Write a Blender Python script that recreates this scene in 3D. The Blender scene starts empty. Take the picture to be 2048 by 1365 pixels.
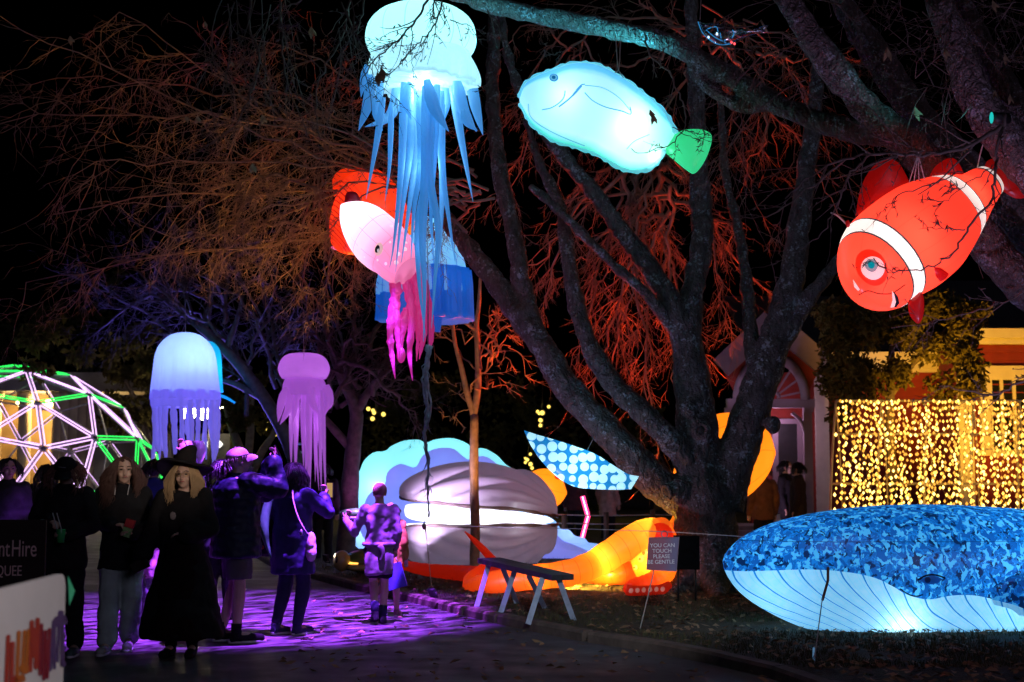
import bpy, bmesh, math, random
import numpy as np
from mathutils import Vector, Matrix, noise
from mathutils.bvhtree import BVHTree
random.seed(7); rng = np.random.default_rng(7)
sc = bpy.context.scene
COL = sc.collection
R = math.radians
# ---------------------------------------------------------------- camera, sky, exposure
F = 2844.0; HOR = 940.0; CH = 1.6
PITCH = math.atan((HOR - 682.5) / F)
cam = bpy.data.objects.new('camera', bpy.data.cameras.new('camera')); COL.objects.link(cam)
cam.data.sensor_width = 36; cam.data.lens = F / 2048 * 36
cam.location = (0, 0, CH); cam.rotation_euler = (R(90) + PITCH, 0, 0)
cam.data.clip_end = 500
cam.data.dof.use_dof = True; cam.data.dof.focus_distance = 13.5; cam.data.dof.aperture_fstop = 2.3
sc.camera = cam
w = bpy.data.worlds.new('World'); sc.world = w; w.use_nodes = True
sky = w.node_tree.nodes.new('ShaderNodeTexSky'); sky.sky_type = 'NISHITA'; sky.sun_disc = False
sky.sun_elevation = R(-6); sky.sun_rotation = R(200)
bgn = w.node_tree.nodes['Background']; bgn.inputs[1].default_value = 0.05
w.node_tree.links.new(sky.outputs[0], bgn.inputs[0])
sl = bpy.data.lights.new('front_fill', 'SUN'); sl.energy = .13; sl.angle = R(12); sl.color = (.72, .62, 1)  # added low lavender fill from behind the camera
so = bpy.data.objects.new('front_fill', sl); COL.objects.link(so); so.rotation_euler = Vector((-.45, .88, -.24)).to_track_quat('-Z', 'Y').to_euler()
vs = sc.view_settings; vs.view_transform = 'Standard'; vs.look = 'None'; vs.exposure = 0; vs.gamma = 1
sc.cycles.use_denoising = True
sc.cycles.max_bounces = 6; sc.cycles.diffuse_bounces = 2; sc.cycles.glossy_bounces = 2
sc.cycles.transmission_bounces = 5; sc.cycles.transparent_max_bounces = 8
sc.cycles.sample_clamp_indirect = 2.0; sc.cycles.sample_clamp_direct = 0
sc.cycles.use_adaptive_sampling = True; sc.cycles.adaptive_threshold = 0.02
sc.cycles.caustics_reflective = False; sc.cycles.caustics_refractive = False
sc.cycles.use_light_tree = True

# ---------------------------------------------------------------- picture point -> place
cp, sp = math.cos(PITCH), math.sin(PITCH)
def P(px, py, Y):
    u = (px - 1024) / F; v = (682.5 - py) / F
    d = Vector((u, cp - v * sp, sp + v * cp)); t = Y / d.y
    return Vector((d.x * t, Y, CH + d.z * t))
def ray(px, py):
    u = (px - 1024) / F; v = (682.5 - py) / F
    return Vector((u, cp - v * sp, sp + v * cp)).normalized()
def G(px, py, z=0.0):
    d = ray(px, py); t = (z - CH) / d.z
    return Vector((d.x * t, d.y * t, z))
def S(Y): return Y / F
def spl(pts, n):
    """Catmull-Rom resample of n-dim points"""
    p = np.array([list(q) for q in pts], float)
    if len(p) == 2:
        t = np.linspace(0, 1, n)[:, None]; return p[0] * (1 - t) + p[1] * t
    q = np.vstack([2 * p[0] - p[1], p, 2 * p[-1] - p[-2]])
    d = np.r_[0, np.cumsum(np.linalg.norm(np.diff(p, axis=0), axis=1) + 1e-9)]
    out = []
    for s in np.linspace(0, d[-1], n):
        i = min(max(int(np.searchsorted(d, s, 'right')) - 1, 0), len(p) - 2)
        t = (s - d[i]) / (d[i + 1] - d[i])
        a, b, c, e = q[i], q[i + 1], q[i + 2], q[i + 3]
        out.append(.5 * ((2 * b) + (-a + c) * t + (2 * a - 5 * b + 4 * c - e) * t * t + (-a + 3 * b - 3 * c + e) * t ** 3))
    return np.array(out)

# ---------------------------------------------------------------- objects
ORG = {}
def props(o, label=None, cat=None, group=None, kind=None):
    if label: o['label'] = label
    if cat: o['category'] = cat
    if group: o['group'] = group
    if kind: o['kind'] = kind
    return o
def thing(name, label, cat, loc, group=None):
    o = bpy.data.objects.new(name, None); o.empty_display_size = .1
    COL.objects.link(o); o.location = loc; ORG[o.name] = Vector(loc)
    return props(o, label, cat, group)
def link(name, me, mat, parent=None, org=None):
    o = bpy.data.objects.new(name, me); COL.objects.link(o)
    if mat is not None:
        for m in (mat if isinstance(mat, (list, tuple)) else [mat]): me.materials.append(m)
    if parent is not None:
        o.parent = parent; ORG[o.name] = ORG[parent.name]
    else:
        o.location = org or (0, 0, 0); ORG[o.name] = Vector(org or (0, 0, 0))
    return o
class MB:
    def __init__(s): s.v = []; s.f = []; s.uv = []; s.mi = []; s.m = 0
    def _add(s, vs, fs, uvs=None):
        b = len(s.v); s.v.extend([tuple(q) for q in vs])
        for i, f in enumerate(fs):
            s.f.append(tuple(b + k for k in f)); s.mi.append(s.m)
            s.uv.append(uvs[i] if uvs is not None else [(0, 0)] * len(f))
    def grid(s, rows, closed=True, cap=True):
        rows = [np.asarray(r, float) for r in rows]
        m, n = len(rows), len(rows[0]); vs = np.vstack(rows); fs = []; uv = []
        k = n if closed else n - 1
        for i in range(m - 1):
            for j in range(k):
                j2 = (j + 1) % n
                fs.append((i * n + j, i * n + j2, (i + 1) * n + j2, (i + 1) * n + j))
                u0, u1, v0, v1 = i / (m - 1), (i + 1) / (m - 1), j / k, (j + 1) / k
                uv.append([(u0, v0), (u0, v1), (u1, v1), (u1, v0)])
        if cap and closed:
            fs.append(tuple(range(n - 1, -1, -1))); uv.append([(0, j / n) for j in range(n)])
            fs.append(tuple((m - 1) * n + j for j in range(n))); uv.append([(1, j / n) for j in range(n)])
        s._add(vs, fs, uv); return s
    def tube(s, pts, rad, sides=6, cap=True, flat=None):
        p = np.array([list(q) for q in pts], float); n = len(p)
        r = np.broadcast_to(np.asarray(rad, float), (n,))
        t = np.gradient(p, axis=0); t /= np.linalg.norm(t, axis=1)[:, None] + 1e-12
        a = np.array([0, 0, 1.]) if abs(t[0][2]) < .9 else np.array([1., 0, 0])
        if flat is not None: a = np.asarray(flat[0], float)
        nrm = a - t[0] * a.dot(t[0]); nrm /= np.linalg.norm(nrm) + 1e-12
        ang = np.linspace(0, 2 * np.pi, sides, endpoint=False); ca, sa = np.cos(ang), np.sin(ang)
        rows = []; fl = 1 if flat is None else flat[1]
        for i in range(n):
            nrm = nrm - t[i] * nrm.dot(t[i]); nrm /= np.linalg.norm(nrm) + 1e-12
            b = np.cross(t[i], nrm)
            rows.append(p[i] + r[i] * (ca[:, None] * nrm * fl + sa[:, None] * b))
        return s.grid(rows, True, cap)
    def box(s, c, size, rot=None):
        c = Vector(c); h = Vector(size) / 2; rm = rot if rot is not None else Matrix.Identity(3)
        vs = [c + rm @ Vector((x * h.x, y * h.y, z * h.z)) for x in (-1, 1) for y in (-1, 1) for z in (-1, 1)]
        s._add(vs, [(0, 1, 3, 2), (4, 6, 7, 5), (0, 4, 5, 1), (2, 3, 7, 6), (0, 2, 6, 4), (1, 5, 7, 3)]); return s
    def beam(s, a, b, wd, th, up=(0, 0, 1)):
        a, b = Vector(a), Vector(b); d = b - a; L = d.length; d = d / L
        u = Vector(up); u = u - d * u.dot(d)
        if u.length < 1e-4: u = Vector((1, 0, 0)) - d * d.x
        u.normalize(); r = d.cross(u)
        return s.box((a + b) / 2, (L, wd, th), Matrix((d, r, u)).transposed())
    def ell(s, c, ax, rot=None, n=12, m=8):
        c = Vector(c); rm = rot if rot is not None else Matrix.Identity(3); rows = []
        for i in range(m + 1):
            ph = math.pi * min(max(i / m, .02), .98)
            rows.append([c + rm @ Vector((ax[0] * math.sin(ph) * math.cos(a), ax[1] * math.sin(ph) * math.sin(a), -ax[2] * math.cos(ph)))
                         for a in np.linspace(0, 2 * math.pi, n, endpoint=False)])
        return s.grid(rows)
    def pillow(s, outline, nrm, thick, rings=6, center=None):
        o = np.array([list(q) for q in outline], float); c = o.mean(0) if center is None else np.array(center, float); nv = np.asarray(nrm, float); n = len(o)
        for sg in (1, -1):
            rows = []
            for k in range(rings + 1):
                q = max(k / rings, .02)
                rows.append(c + (o - c) * q + nv * sg * thick * math.sqrt(max(0, 1 - q * q)))
            if sg > 0: rows = rows[::-1]
            s.grid(rows, True, False)
        return s
    def poly(s, pts):
        s._add(pts, [tuple(range(len(pts)))]); return s
    def mesh(s, name, org=(0, 0, 0), smooth=True):
        me = bpy.data.meshes.new(name)
        v = np.array(s.v, float) - np.array(list(org))
        me.from_pydata(v.tolist(), [], s.f); me.validate(clean_customdata=False)
        if len(me.polygons) == len(s.f):
            uvl = me.uv_layers.new(name='UVMap')
            flat = np.array([c for u in s.uv for c in u], float).ravel()
            uvl.data.foreach_set('uv', flat)
            me.polygons.foreach_set('material_index', s.mi)
        me.polygons.foreach_set('use_smooth', [smooth] * len(me.polygons))
        me.update(); return me
    def build(s, name, mat, parent=None, smooth=True, org=None):
        if parent is not None: o = ORG[parent.name]
        else:
            if org is None:
                a = np.array(s.v); org = (a[:, 0].mean(), a[:, 1].mean(), a[:, 2].min())
            o = Vector(org)
        return link(name, s.mesh(name, o, smooth), mat, parent, tuple(o) if parent is None else None)
class TW:
    """fast collector for thousands of thin twigs"""
    def __init__(s): s.V = []; s.Q = []; s.n = 0
    def tube(s, pts, rad, sides=3, cap=False, flat=None):
        p = np.asarray(pts, float) if isinstance(pts, np.ndarray) else np.array([list(q) for q in pts], float); n = len(p)
        r = np.broadcast_to(np.asarray(rad, float), (n,))
        t = np.empty_like(p); t[1:-1] = p[2:] - p[:-2]; t[0] = p[1] - p[0]; t[-1] = p[-1] - p[-2]
        t /= np.sqrt((t * t).sum(1))[:, None] + 1e-12
        m_ = t.mean(0); a = np.array([0, 0, 1.]) if abs(m_[2]) < .7 * np.sqrt(m_ @ m_) else np.array([1., 0, 0])
        nr = a - t * (t @ a)[:, None]; nr /= np.sqrt((nr * nr).sum(1))[:, None] + 1e-9
        b = np.cross(t, nr)
        an = np.arange(sides) * (2 * np.pi / sides); ca, sa = np.cos(an), np.sin(an)
        v = p[:, None, :] + r[:, None, None] * (ca[None, :, None] * nr[:, None, :] + sa[None, :, None] * b[:, None, :])
        s.V.append(v.reshape(-1, 3))
        i = (np.arange(n - 1) * sides)[:, None]; j = np.arange(sides)[None, :]; j2 = (j + 1) % sides
        s.Q.append(np.stack([i + j, i + j2, i + sides + j2, i + sides + j], -1).reshape(-1, 4) + s.n); s.n += n * sides; return s
    def build(s, name, mat, parent):
        v = np.vstack(s.V) - np.array(list(ORG[parent.name])); q = np.vstack(s.Q); me = bpy.data.meshes.new(name)
        me.vertices.add(len(v)); me.vertices.foreach_set('co', v.ravel()); me.loops.add(q.size); me.loops.foreach_set('vertex_index', q.ravel().astype(np.int32))
        me.polygons.add(len(q)); me.polygons.foreach_set('loop_start', np.arange(0, q.size, 4, dtype=np.int32)); me.polygons.foreach_set('use_smooth', np.ones(len(q), bool)); me.update(calc_edges=True)
        return link(name, me, mat, parent)
def remesh(mb, voxel, smooth_it=4, noise_amp=0, noise_scale=6, seed=0):
    me = mb.mesh('tmp'); o = bpy.data.objects.new('tmp', me); COL.objects.link(o)
    m = o.modifiers.new('r', 'REMESH'); m.mode = 'VOXEL'; m.voxel_size = voxel
    if smooth_it:
        q = o.modifiers.new('s', 'SMOOTH'); q.iterations = smooth_it; q.factor = .5
    dg = bpy.context.evaluated_depsgraph_get()
    res = bpy.data.meshes.new_from_object(o.evaluated_get(dg))
    bpy.data.objects.remove(o); bpy.data.meshes.remove(me)
    if noise_amp:
        off = Vector((seed * 7.3, seed * 3.1, seed))
        nr = [v.normal.copy() for v in res.vertices]
        for v, nn in zip(res.vertices, nr):
            v.co += nn * noise_amp * noise.fractal(v.co * noise_scale + off, 1.0, 2.0, 3)
    return res
def rbuild(mb, name, mat, parent, voxel, smooth_it=4, noise_amp=0, noise_scale=6, seed=0):
    me = remesh(mb, voxel, smooth_it, noise_amp, noise_scale, seed); me.name = name
    me.transform(Matrix.Translation(-ORG[parent.name])); me.materials.clear()
    me.polygons.foreach_set('use_smooth', [True] * len(me.polygons))
    return link(name, me, mat, parent)
def bvh(o):
    me = o.data; og = ORG[o.name]
    return BVHTree.FromPolygons([v.co + og for v in me.vertices], [tuple(p.vertices) for p in me.polygons])
def hit(t, px, py):
    r = t.ray_cast(Vector((0, 0, CH)), ray(px, py))
    return (r[0], r[1]) if r[0] is not None else (None, None)
def patch(t, outline, name, mat, parent, off=.006, rings=5, center=None, dome=0):
    """print / sewn-on patch lying on a surface"""
    c = np.mean(outline, 0) if center is None else np.array(center); rows = []; last = None
    for k in range(rings + 1):
        q = max(k / rings, .03); row = []
        for o in outline:
            x = c + (np.array(o) - c) * q; h, nn = hit(t, x[0], x[1])
            if h is None: h, nn = t.find_nearest(P(x[0], x[1], last.y if last else 13))[:2]
            if nn.y > 0: nn = -nn
            last = h; row.append(h + nn * (off + dome * math.sqrt(max(0, 1 - q * q))))
        rows.append(row)
    mb = MB(); mb.grid(rows[::-1], True, False)
    return mb.build(name, mat, parent)
def stroke(t, pts, name, mat, parent, r=.005, n=16):
    q = []
    for x, y in spl(pts, n):
        h, nn = hit(t, x, y)
        if h is not None: q.append(h - nn * (r * .3 if nn.y > 0 else -r * .3))
    if len(q) > 2:
        return MB().tube(q, r, 5).build(name, mat, parent)
def circ(cx, cy, rx, ry=None, n=16, rot=0):
    ry = ry or rx
    return [(cx + rx * math.cos(a) * math.cos(rot) - ry * math.sin(a) * math.sin(rot), cy + rx * math.cos(a) * math.sin(rot) + ry * math.sin(a) * math.cos(rot)) for a in np.linspace(0, 2 * math.pi, n, endpoint=False)]

# ---------------------------------------------------------------- materials
class NT:
    def __init__(s, m): s.t = m.node_tree; s.n = s.t.nodes
    def a(s, typ, ins=None, out=0, **kw):
        nd = s.n.new(typ)
        for k, v in kw.items(): setattr(nd, k, v)
        for k, v in (ins or {}).items():
            if isinstance(v, bpy.types.NodeSocket): s.t.links.new(v, nd.inputs[k])
            else: nd.inputs[k].default_value = v
        return nd.outputs[out]
    def ramp(s, fac, stops, interp='LINEAR'):
        nd = s.n.new('ShaderNodeValToRGB'); r = nd.color_ramp; r.interpolation = interp
        while len(r.elements) > 1: r.elements.remove(r.elements[-1])
        r.elements[0].position = stops[0][0]; r.elements[0].color = c4(stops[0][1])
        for p, c in stops[1:]:
            e = r.elements.new(p); e.color = c4(c)
        s.t.links.new(fac, nd.inputs[0]); return nd.outputs[0]
    def mix(s, f, a, b, mode='MIX'):
        nd = s.n.new('ShaderNodeMix'); nd.data_type = 'RGBA'; nd.blend_type = mode
        for k, v in ((0, f), (6, a), (7, b)):
            if isinstance(v, bpy.types.NodeSocket): s.t.links.new(v, nd.inputs[k])
            else: nd.inputs[k].default_value = v if k == 0 else c4(v)
        return nd.outputs[2]
    def math(s, op, a, b=0.0, c=0.0):
        return s.a('ShaderNodeMath', {0: a, 1: b, 2: c}, operation=op)
    def obj(s): return s.a('ShaderNodeTexCoord', out=3)
    def uv(s): return s.a('ShaderNodeTexCoord', out=2)
    def noise(s, vec, scale, detail=4, rough=.55, out=0): return s.a('ShaderNodeTexNoise', {'Vector': vec, 'Scale': scale, 'Detail': detail, 'Roughness': rough}, out=out)
    def out(s, sh): s.t.links.new(sh, s.n['Material Output'].inputs[0])
def c4(c): return tuple(c) if len(c) == 4 else (*c, 1)
def newmat(name):
    m = bpy.data.materials.new(name); m.use_nodes = True
    m.node_tree.nodes.remove(m.node_tree.nodes['Principled BSDF']); return m, NT(m)
_MC = {}
def pm(name, col, rough=.7, var=.25, scale=8, bump=.2, bscale=None, spec=.4, metal=0, bdist=.01):
    if name in _MC: return _MC[name]
    m, t = newmat(name); o = t.obj(); n = t.noise(o, scale, 5)
    dark = tuple(c * (1 - var) for c in col); lite = tuple(min(1, c * (1 + var)) for c in col)
    cc = t.ramp(n, [(.3, dark), (.7, lite)])
    ins = {'Base Color': cc, 'Roughness': rough, 'Specular IOR Level': spec, 'Metallic': metal}
    if bump:
        ins['Normal'] = t.a('ShaderNodeBump', {'Strength': bump, 'Distance': bdist, 'Height': t.noise(o, bscale or scale * 4, 4)})
    t.out(t.a('ShaderNodeBsdfPrincipled', ins)); _MC[name] = m; return m
def emit(name, col, st, sample=True):
    if name in _MC: return _MC[name]
    m, t = newmat(name); t.out(t.a('ShaderNodeEmission', {0: c4(col), 1: st}))
    if not sample: m.cycles.emission_sampling = 'NONE'
    _MC[name] = m; return m
def lit(name, col, em=.2, tint=(1, 1, 1), transl=.6, fn=None, wrinkle=.25, wscale=9):
    """thin printed fabric of an inflatable lit from inside: lets the inner lamp through"""
    if name in _MC: return _MC[name]
    m, t = newmat(name)
    c = fn(t) if fn else None
    if c is None:
        c = t.ramp(t.noise(t.obj(), 5, 3), [(.3, tuple(x * .93 for x in col)), (.7, col)])
    bm = t.a('ShaderNodeBump', {'Strength': wrinkle, 'Distance': .02, 'Height': t.noise(t.obj(), wscale, 3)})
    d = t.a('ShaderNodeBsdfDiffuse', {'Color': c, 'Normal': bm}); tr = t.a('ShaderNodeBsdfTranslucent', {'Color': c, 'Normal': bm})
    sh = t.a('ShaderNodeMixShader', {0: transl, 1: d, 2: tr})
    gl = t.a('ShaderNodeBsdfGlossy', {'Roughness': .35, 'Color': (1, 1, 1, 1)})
    sh = t.a('ShaderNodeMixShader', {0: .04, 1: sh, 2: gl})
    if em > 0:
        e = t.a('ShaderNodeEmission', {0: t.mix(1.0, c, tint, 'MULTIPLY'), 1: em})
        sh = t.a('ShaderNodeAddShader', {0: sh, 1: e})
    t.out(sh); _MC[name] = m; return m
def lamp(loc, col, W, parent=None, r=.06, name='inner_lamp'):
    l = bpy.data.lights.new(name, 'POINT'); l.color = col; l.energy = W; l.shadow_soft_size = r
    o = bpy.data.objects.new(name, l); COL.objects.link(o)
    if parent is not None: o.parent = parent; o.location = Vector(loc) - ORG[parent.name]
    else: o.location = loc
    return o
def spot(loc, aim, col, W, deg=60, blend=.6, parent=None, r=.08, name='flood_lamp'):
    l = bpy.data.lights.new(name, 'SPOT'); l.color = col; l.energy = W; l.spot_size = R(deg); l.spot_blend = blend; l.shadow_soft_size = r
    o = bpy.data.objects.new(name, l); COL.objects.link(o)
    o.rotation_euler = (Vector(aim) - Vector(loc)).to_track_quat('-Z', 'Y').to_euler()
    if parent is not None: o.parent = parent; o.location = Vector(loc) - ORG[parent.name]
    else: o.location = loc
    return o
# shared colours
BLACK = pm('black_plastic', (.012, .012, .013), .5, .2, 10, .05)
ROPE = pm('rope_fibre', (.45, .42, .36), .9, .2, 60, .3)
STEEL = pm('steel', (.35, .35, .37), .4, .1, 20, .05, metal=.8)
INK = pm('dark_print', (.01, .012, .02), .8, .1, 10, 0)
BLUEINK = lit('blue_print', (.05, .3, .6), .25, (.3, .8, 1))
WHITEP = pm('white_paint', (.75, .74, .72), .6, .06, 6, .1)
# ================================================================ ground, road, kerb
LZ = 0.09
m, t = newmat('asphalt'); o = t.obj()
n1 = t.noise(o, 1.3, 5); n2 = t.noise(o, 160, 2)
c = t.mix(t.math('MULTIPLY', n2, .6), t.ramp(n1, [(.35, (.05, .048, .05)), (.7, (.09, .085, .085))]), (.13, .12, .12))
rg = t.ramp(t.noise(o, 2.1, 3), [(.35, (.45,) * 3), (.65, (.75,) * 3)])
bm = t.a('ShaderNodeBump', {'Strength': .6, 'Distance': .01, 'Height': t.noise(o, 110, 3)})
t.out(t.a('ShaderNodeBsdfPrincipled', {'Base Color': c, 'Roughness': rg, 'Normal': bm})); ASPH = m
m, t = newmat('lawn_soil'); o = t.obj()
c = t.ramp(t.noise(o, 2.2, 6), [(.3, (.022, .016, .011)), (.5, (.04, .035, .016)), (.72, (.07, .055, .025))])
c = t.mix(t.ramp(t.noise(o, 38, 3), [(.45, (0,) * 3), (.75, (1,) * 3)]), c, (.10, .075, .045))
bm = t.a('ShaderNodeBump', {'Strength': 1, 'Distance': .05, 'Height': t.noise(o, 24, 6)})
t.out(t.a('ShaderNodeBsdfPrincipled', {'Base Color': c, 'Roughness': .95, 'Normal': bm})); SOIL = m
kpx = [(560, 1139), (605, 1150), (640, 1160), (728, 1183), (824, 1203), (960, 1237), (1040, 1255), (1160, 1280), (1359, 1312), (1555, 1357), (1800, 1420)]
kp = [G(x, y) for x, y in kpx]
kp = [Vector((-9.5, 46, 0)), Vector((-5.6, 30, 0))] + kp + [Vector((5.0, 8.4, 0)), Vector((9, 6.6, 0)), Vector((20, 4, 0))]
props(MB().poly([(-120, -20, -.004), (120, -20, -.004), (120, 220, -.004), (-120, 220, -.004)]).build('ground', SOIL), kind='structure')
props(MB().poly([(-30, -12, 0), (30, -12, 0), (30, 70, 0), (-30, 70, 0)]).build('road', ASPH), kind='structure')
ks = spl(kp, 120)
lawn = MB(); inner = [Vector(q) + Vector((.06, .1, 0)) for q in ks]
rows = []
for i, q in enumerate(inner):
    rows.append([(q.x + (60 - q.x) * s, q.y + s * s * 40 * (q.y / 30), LZ + .02 * math.sin(s * 40 + i * .3) * min(1, s * 8)) for s in (0, .004, .01, .02, .035, .06, .1, .16, .25, .4, .7, 1)])
lawn.grid(rows, False, False)
props(lawn.build('lawn', SOIL, org=(0, 0, 0)), kind='structure')
KST = pm('kerb_stone', (.13, .095, .07), .9, .35, 7, .5, 40)
kerb = MB().tube([(q[0] + .05, q[1] + .07, .03) for q in ks], .045, 5).build('kerb', KST); props(kerb, kind='structure')
acc = 0; seg = [ks[0]]; kst = spl(kp, 700)
i0 = 0
dist = np.r_[0, np.cumsum(np.linalg.norm(np.diff(kst, axis=0), axis=1))]
kk = 0
while kk * .9 < dist[-1] - 1:
    a = kst[np.searchsorted(dist, kk * .9)]; b = kst[np.searchsorted(dist, kk * .9 + .885)]
    d = Vector(b - a).normalized(); ctr = (Vector(a) + Vector(b)) / 2
    mb = MB(); up = Vector((0, 0, 1)); rr = d.cross(up); L = (Vector(b) - Vector(a)).length / 2
    prof = [(-.065, -.02), (-.065, .075), (-.045, .1), (.05, .104), (.065, .09), (.065, -.02)]
    jz = random.uniform(-.008, .008)
    mb.grid([[ctr + d * (L * s) + rr * -x + up * (z + jz) for x, z in prof] for s in (-1, 1)])
    mb.build('kerb_stone', KST, kerb, smooth=False); kk += 1
# fallen leaves and short grass (uncountable)
LEAFM = pm('dead_leaf', (.26, .16, .08), .8, .6, 3, .2)
mb = MB()
for k in range(3600):
    px = random.uniform(560, 2200); py = 1135 + 260 * random.random() ** 1.2
    q = G(px, py, LZ)
    # keep those on the lawn or a sprinkle on the road
    kx = np.interp(q.y, [kq.y for kq in kp][::-1], [kq.x for kq in kp][::-1])
    on = q.x > kx + .15
    if not on and random.random() > .22: continue
    z = (LZ if on else 0) + .012; a = random.uniform(0, 6.3); s = random.uniform(.025, .06)
    ca, sa = math.cos(a) * s, math.sin(a) * s; l1, l2, l3 = [random.uniform(-.004, .03) for _ in range(3)]
    mb._add([(q.x - ca, q.y - sa, z), (q.x + sa * .55, q.y - ca * .55, z + l1), (q.x + ca, q.y + sa, z + l2), (q.x - sa * .55, q.y + ca * .55, z + l3)], [(0, 1, 2, 3)])
props(mb.build('fallen_leaves', LEAFM, smooth=False), 'dry brown fallen leaves scattered over the grass and kerb', 'leaves', kind='stuff')
GRM = pm('grass_blade', (.075, .075, .025), .8, .4, 2, 0)
mb = MB()
for k in range(42000):
    q = G(random.uniform(600, 2150), random.uniform(1118, 1335), LZ)
    kx = np.interp(q.y, [kq.y for kq in kp][::-1], [kq.x for kq in kp][::-1])
    if q.x < kx + .12 or noise.noise(q * .9) < -.25: continue
    a = random.uniform(0, 3.14); h = random.uniform(.025, .065); b = random.uniform(-.03, .03); c_ = random.uniform(-.03, .03); wd = .004
    mb._add([(q.x - math.cos(a) * wd, q.y - math.sin(a) * wd, LZ - .005), (q.x + math.cos(a) * wd, q.y + math.sin(a) * wd, LZ - .005), (q.x + b, q.y + c_, LZ + h)], [(0, 1, 2)])
props(mb.build('grass', GRM, smooth=False), 'short patchy grass on the lawn behind the kerb', 'grass', kind='stuff')

# ================================================================ flood lamps (fixture + its light), most of them added to build the coloured lighting
def flood(label, loc, aim, col, W, deg, blend=.7, size=.14):
    loc = Vector(loc); r = thing('flood_lamp', label, 'lamp', (loc.x, loc.y, loc.z - size), 'coloured flood lamps around the display')
    d = (Vector(aim) - loc).normalized(); rm = d.to_track_quat('Z', 'Y').to_matrix()
    MB().box(loc - d * size * .35, (size * 1.5, size * 1.1, size * .5), rm).build('housing', BLACK, r, False)
    e = MB(); e.box(loc - d * size * .08, (size * 1.3, size * .9, size * .02), rm)
    e.build('lens', emit('lens_%.2f_%.2f_%.2f' % tuple(col), col, 3), r, False)
    b = MB(); x = rm @ Vector((size * .8, 0, 0))
    for s in (-1, 1): b.tube([loc + x * s - d * size * .3, loc + x * s + Vector((0, 0, -size * .9))], .01, 5)
    b.tube([loc + x + Vector((0, 0, -size * .9)), loc - x + Vector((0, 0, -size * .9))], .01, 5)
    b.build('bracket', BLACK, r)
    spot(loc + d * .03, aim, col, W, deg, blend, r, .025); return r
GOLD = (1, .55, .12); REDL = (1, .055, .008); BLUEL = (.16, .12, 1); VIO = (.38, .08, 1); CYL = (.1, .65, 1)
flood('amber flood lamp on the grass beside the green turtle', G(706, 1150, LZ) + Vector((0, 0, .2)), P(540, 480, 18), (1, .45, .065), 3800, 44, 1)
flood('added orange flood lamp on the grass behind the scallop shell, aimed into the upper branches', G(770, 1140, LZ) + Vector((0, 0, .2)), P(330, 180, 18), (1, .26, .035), 800, 75, 1)  # second, weaker wash added for the upper twigs
flood('red flood lamp behind the large tree trunk', (G(1290, 1128, LZ).x, 22.4, LZ + .2), P(1230, 600, 21.2), REDL, 4600, 85)
flood('blue flood lamp at the foot of the far bare tree', G(500, 1100) + Vector((0, 0, .2)), P(440, 560, 27), BLUEL, 5000, 75)
flood('violet flood lamp by the thicket behind the jellyfish lanterns', G(740, 1120, LZ) + Vector((0, 0, .2)), P(700, 700, 25), (.5, .1, .55), 130, 80)
flood('added orange flood lamp beside the slim young tree', G(985, 1155, LZ) + Vector((0, 0, .15)), P(950, 700, 22), (1, .42, .1), 420, 60, size=.1)  # warm fill added for the young tree
flood('gold flood lamp behind the fairy light curtain', (G(1860, 1120, LZ).x, 22.6, LZ + .2), P(1985, 690, 27), (1, .46, .025), 3000, 66)
flood('added lilac flood lamp below the porch of the red house', (G(1520, 1110, LZ).x, 25.2, LZ + .2), P(1545, 760, 29), (.75, .42, .8), 120, 60, size=.1)  # fill added to tint the porch gable lilac
flood('added unseen lavender flood lamp in the grass under the overhanging limbs', (3.3, 8.2, LZ + .2), P(1850, 170, 12), (.62, .45, .95), 330, 62, 1)  # out-of-frame fill added to bring up the near limbs
flood('amber flood lamp on the grass between the bench and the octopus', G(1112, 1180, LZ) + Vector((0, 0, .16)), G(1300, 1172, LZ) + Vector((0, 0, .05)), (1, .55, .07), 420, 120, .9, .06)
flood('added lavender flood lamp on the lawn edge just short of the bench', G(868, 1203, LZ) + Vector((0, 0, .12)), P(1250, 860, 18.4), (.62, .5, 1), 110, 100, size=.08)  # fill added for the trunk, bench legs and sign
flood('added violet flood lamp near the turtle shining across the clam', G(655, 1150, LZ) + Vector((0, 0, .25)), P(940, 1030, 22.3), (.74, .58, 1), 1700, 60, 1, .08)  # raking fill added so the clam and its ribs show

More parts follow.
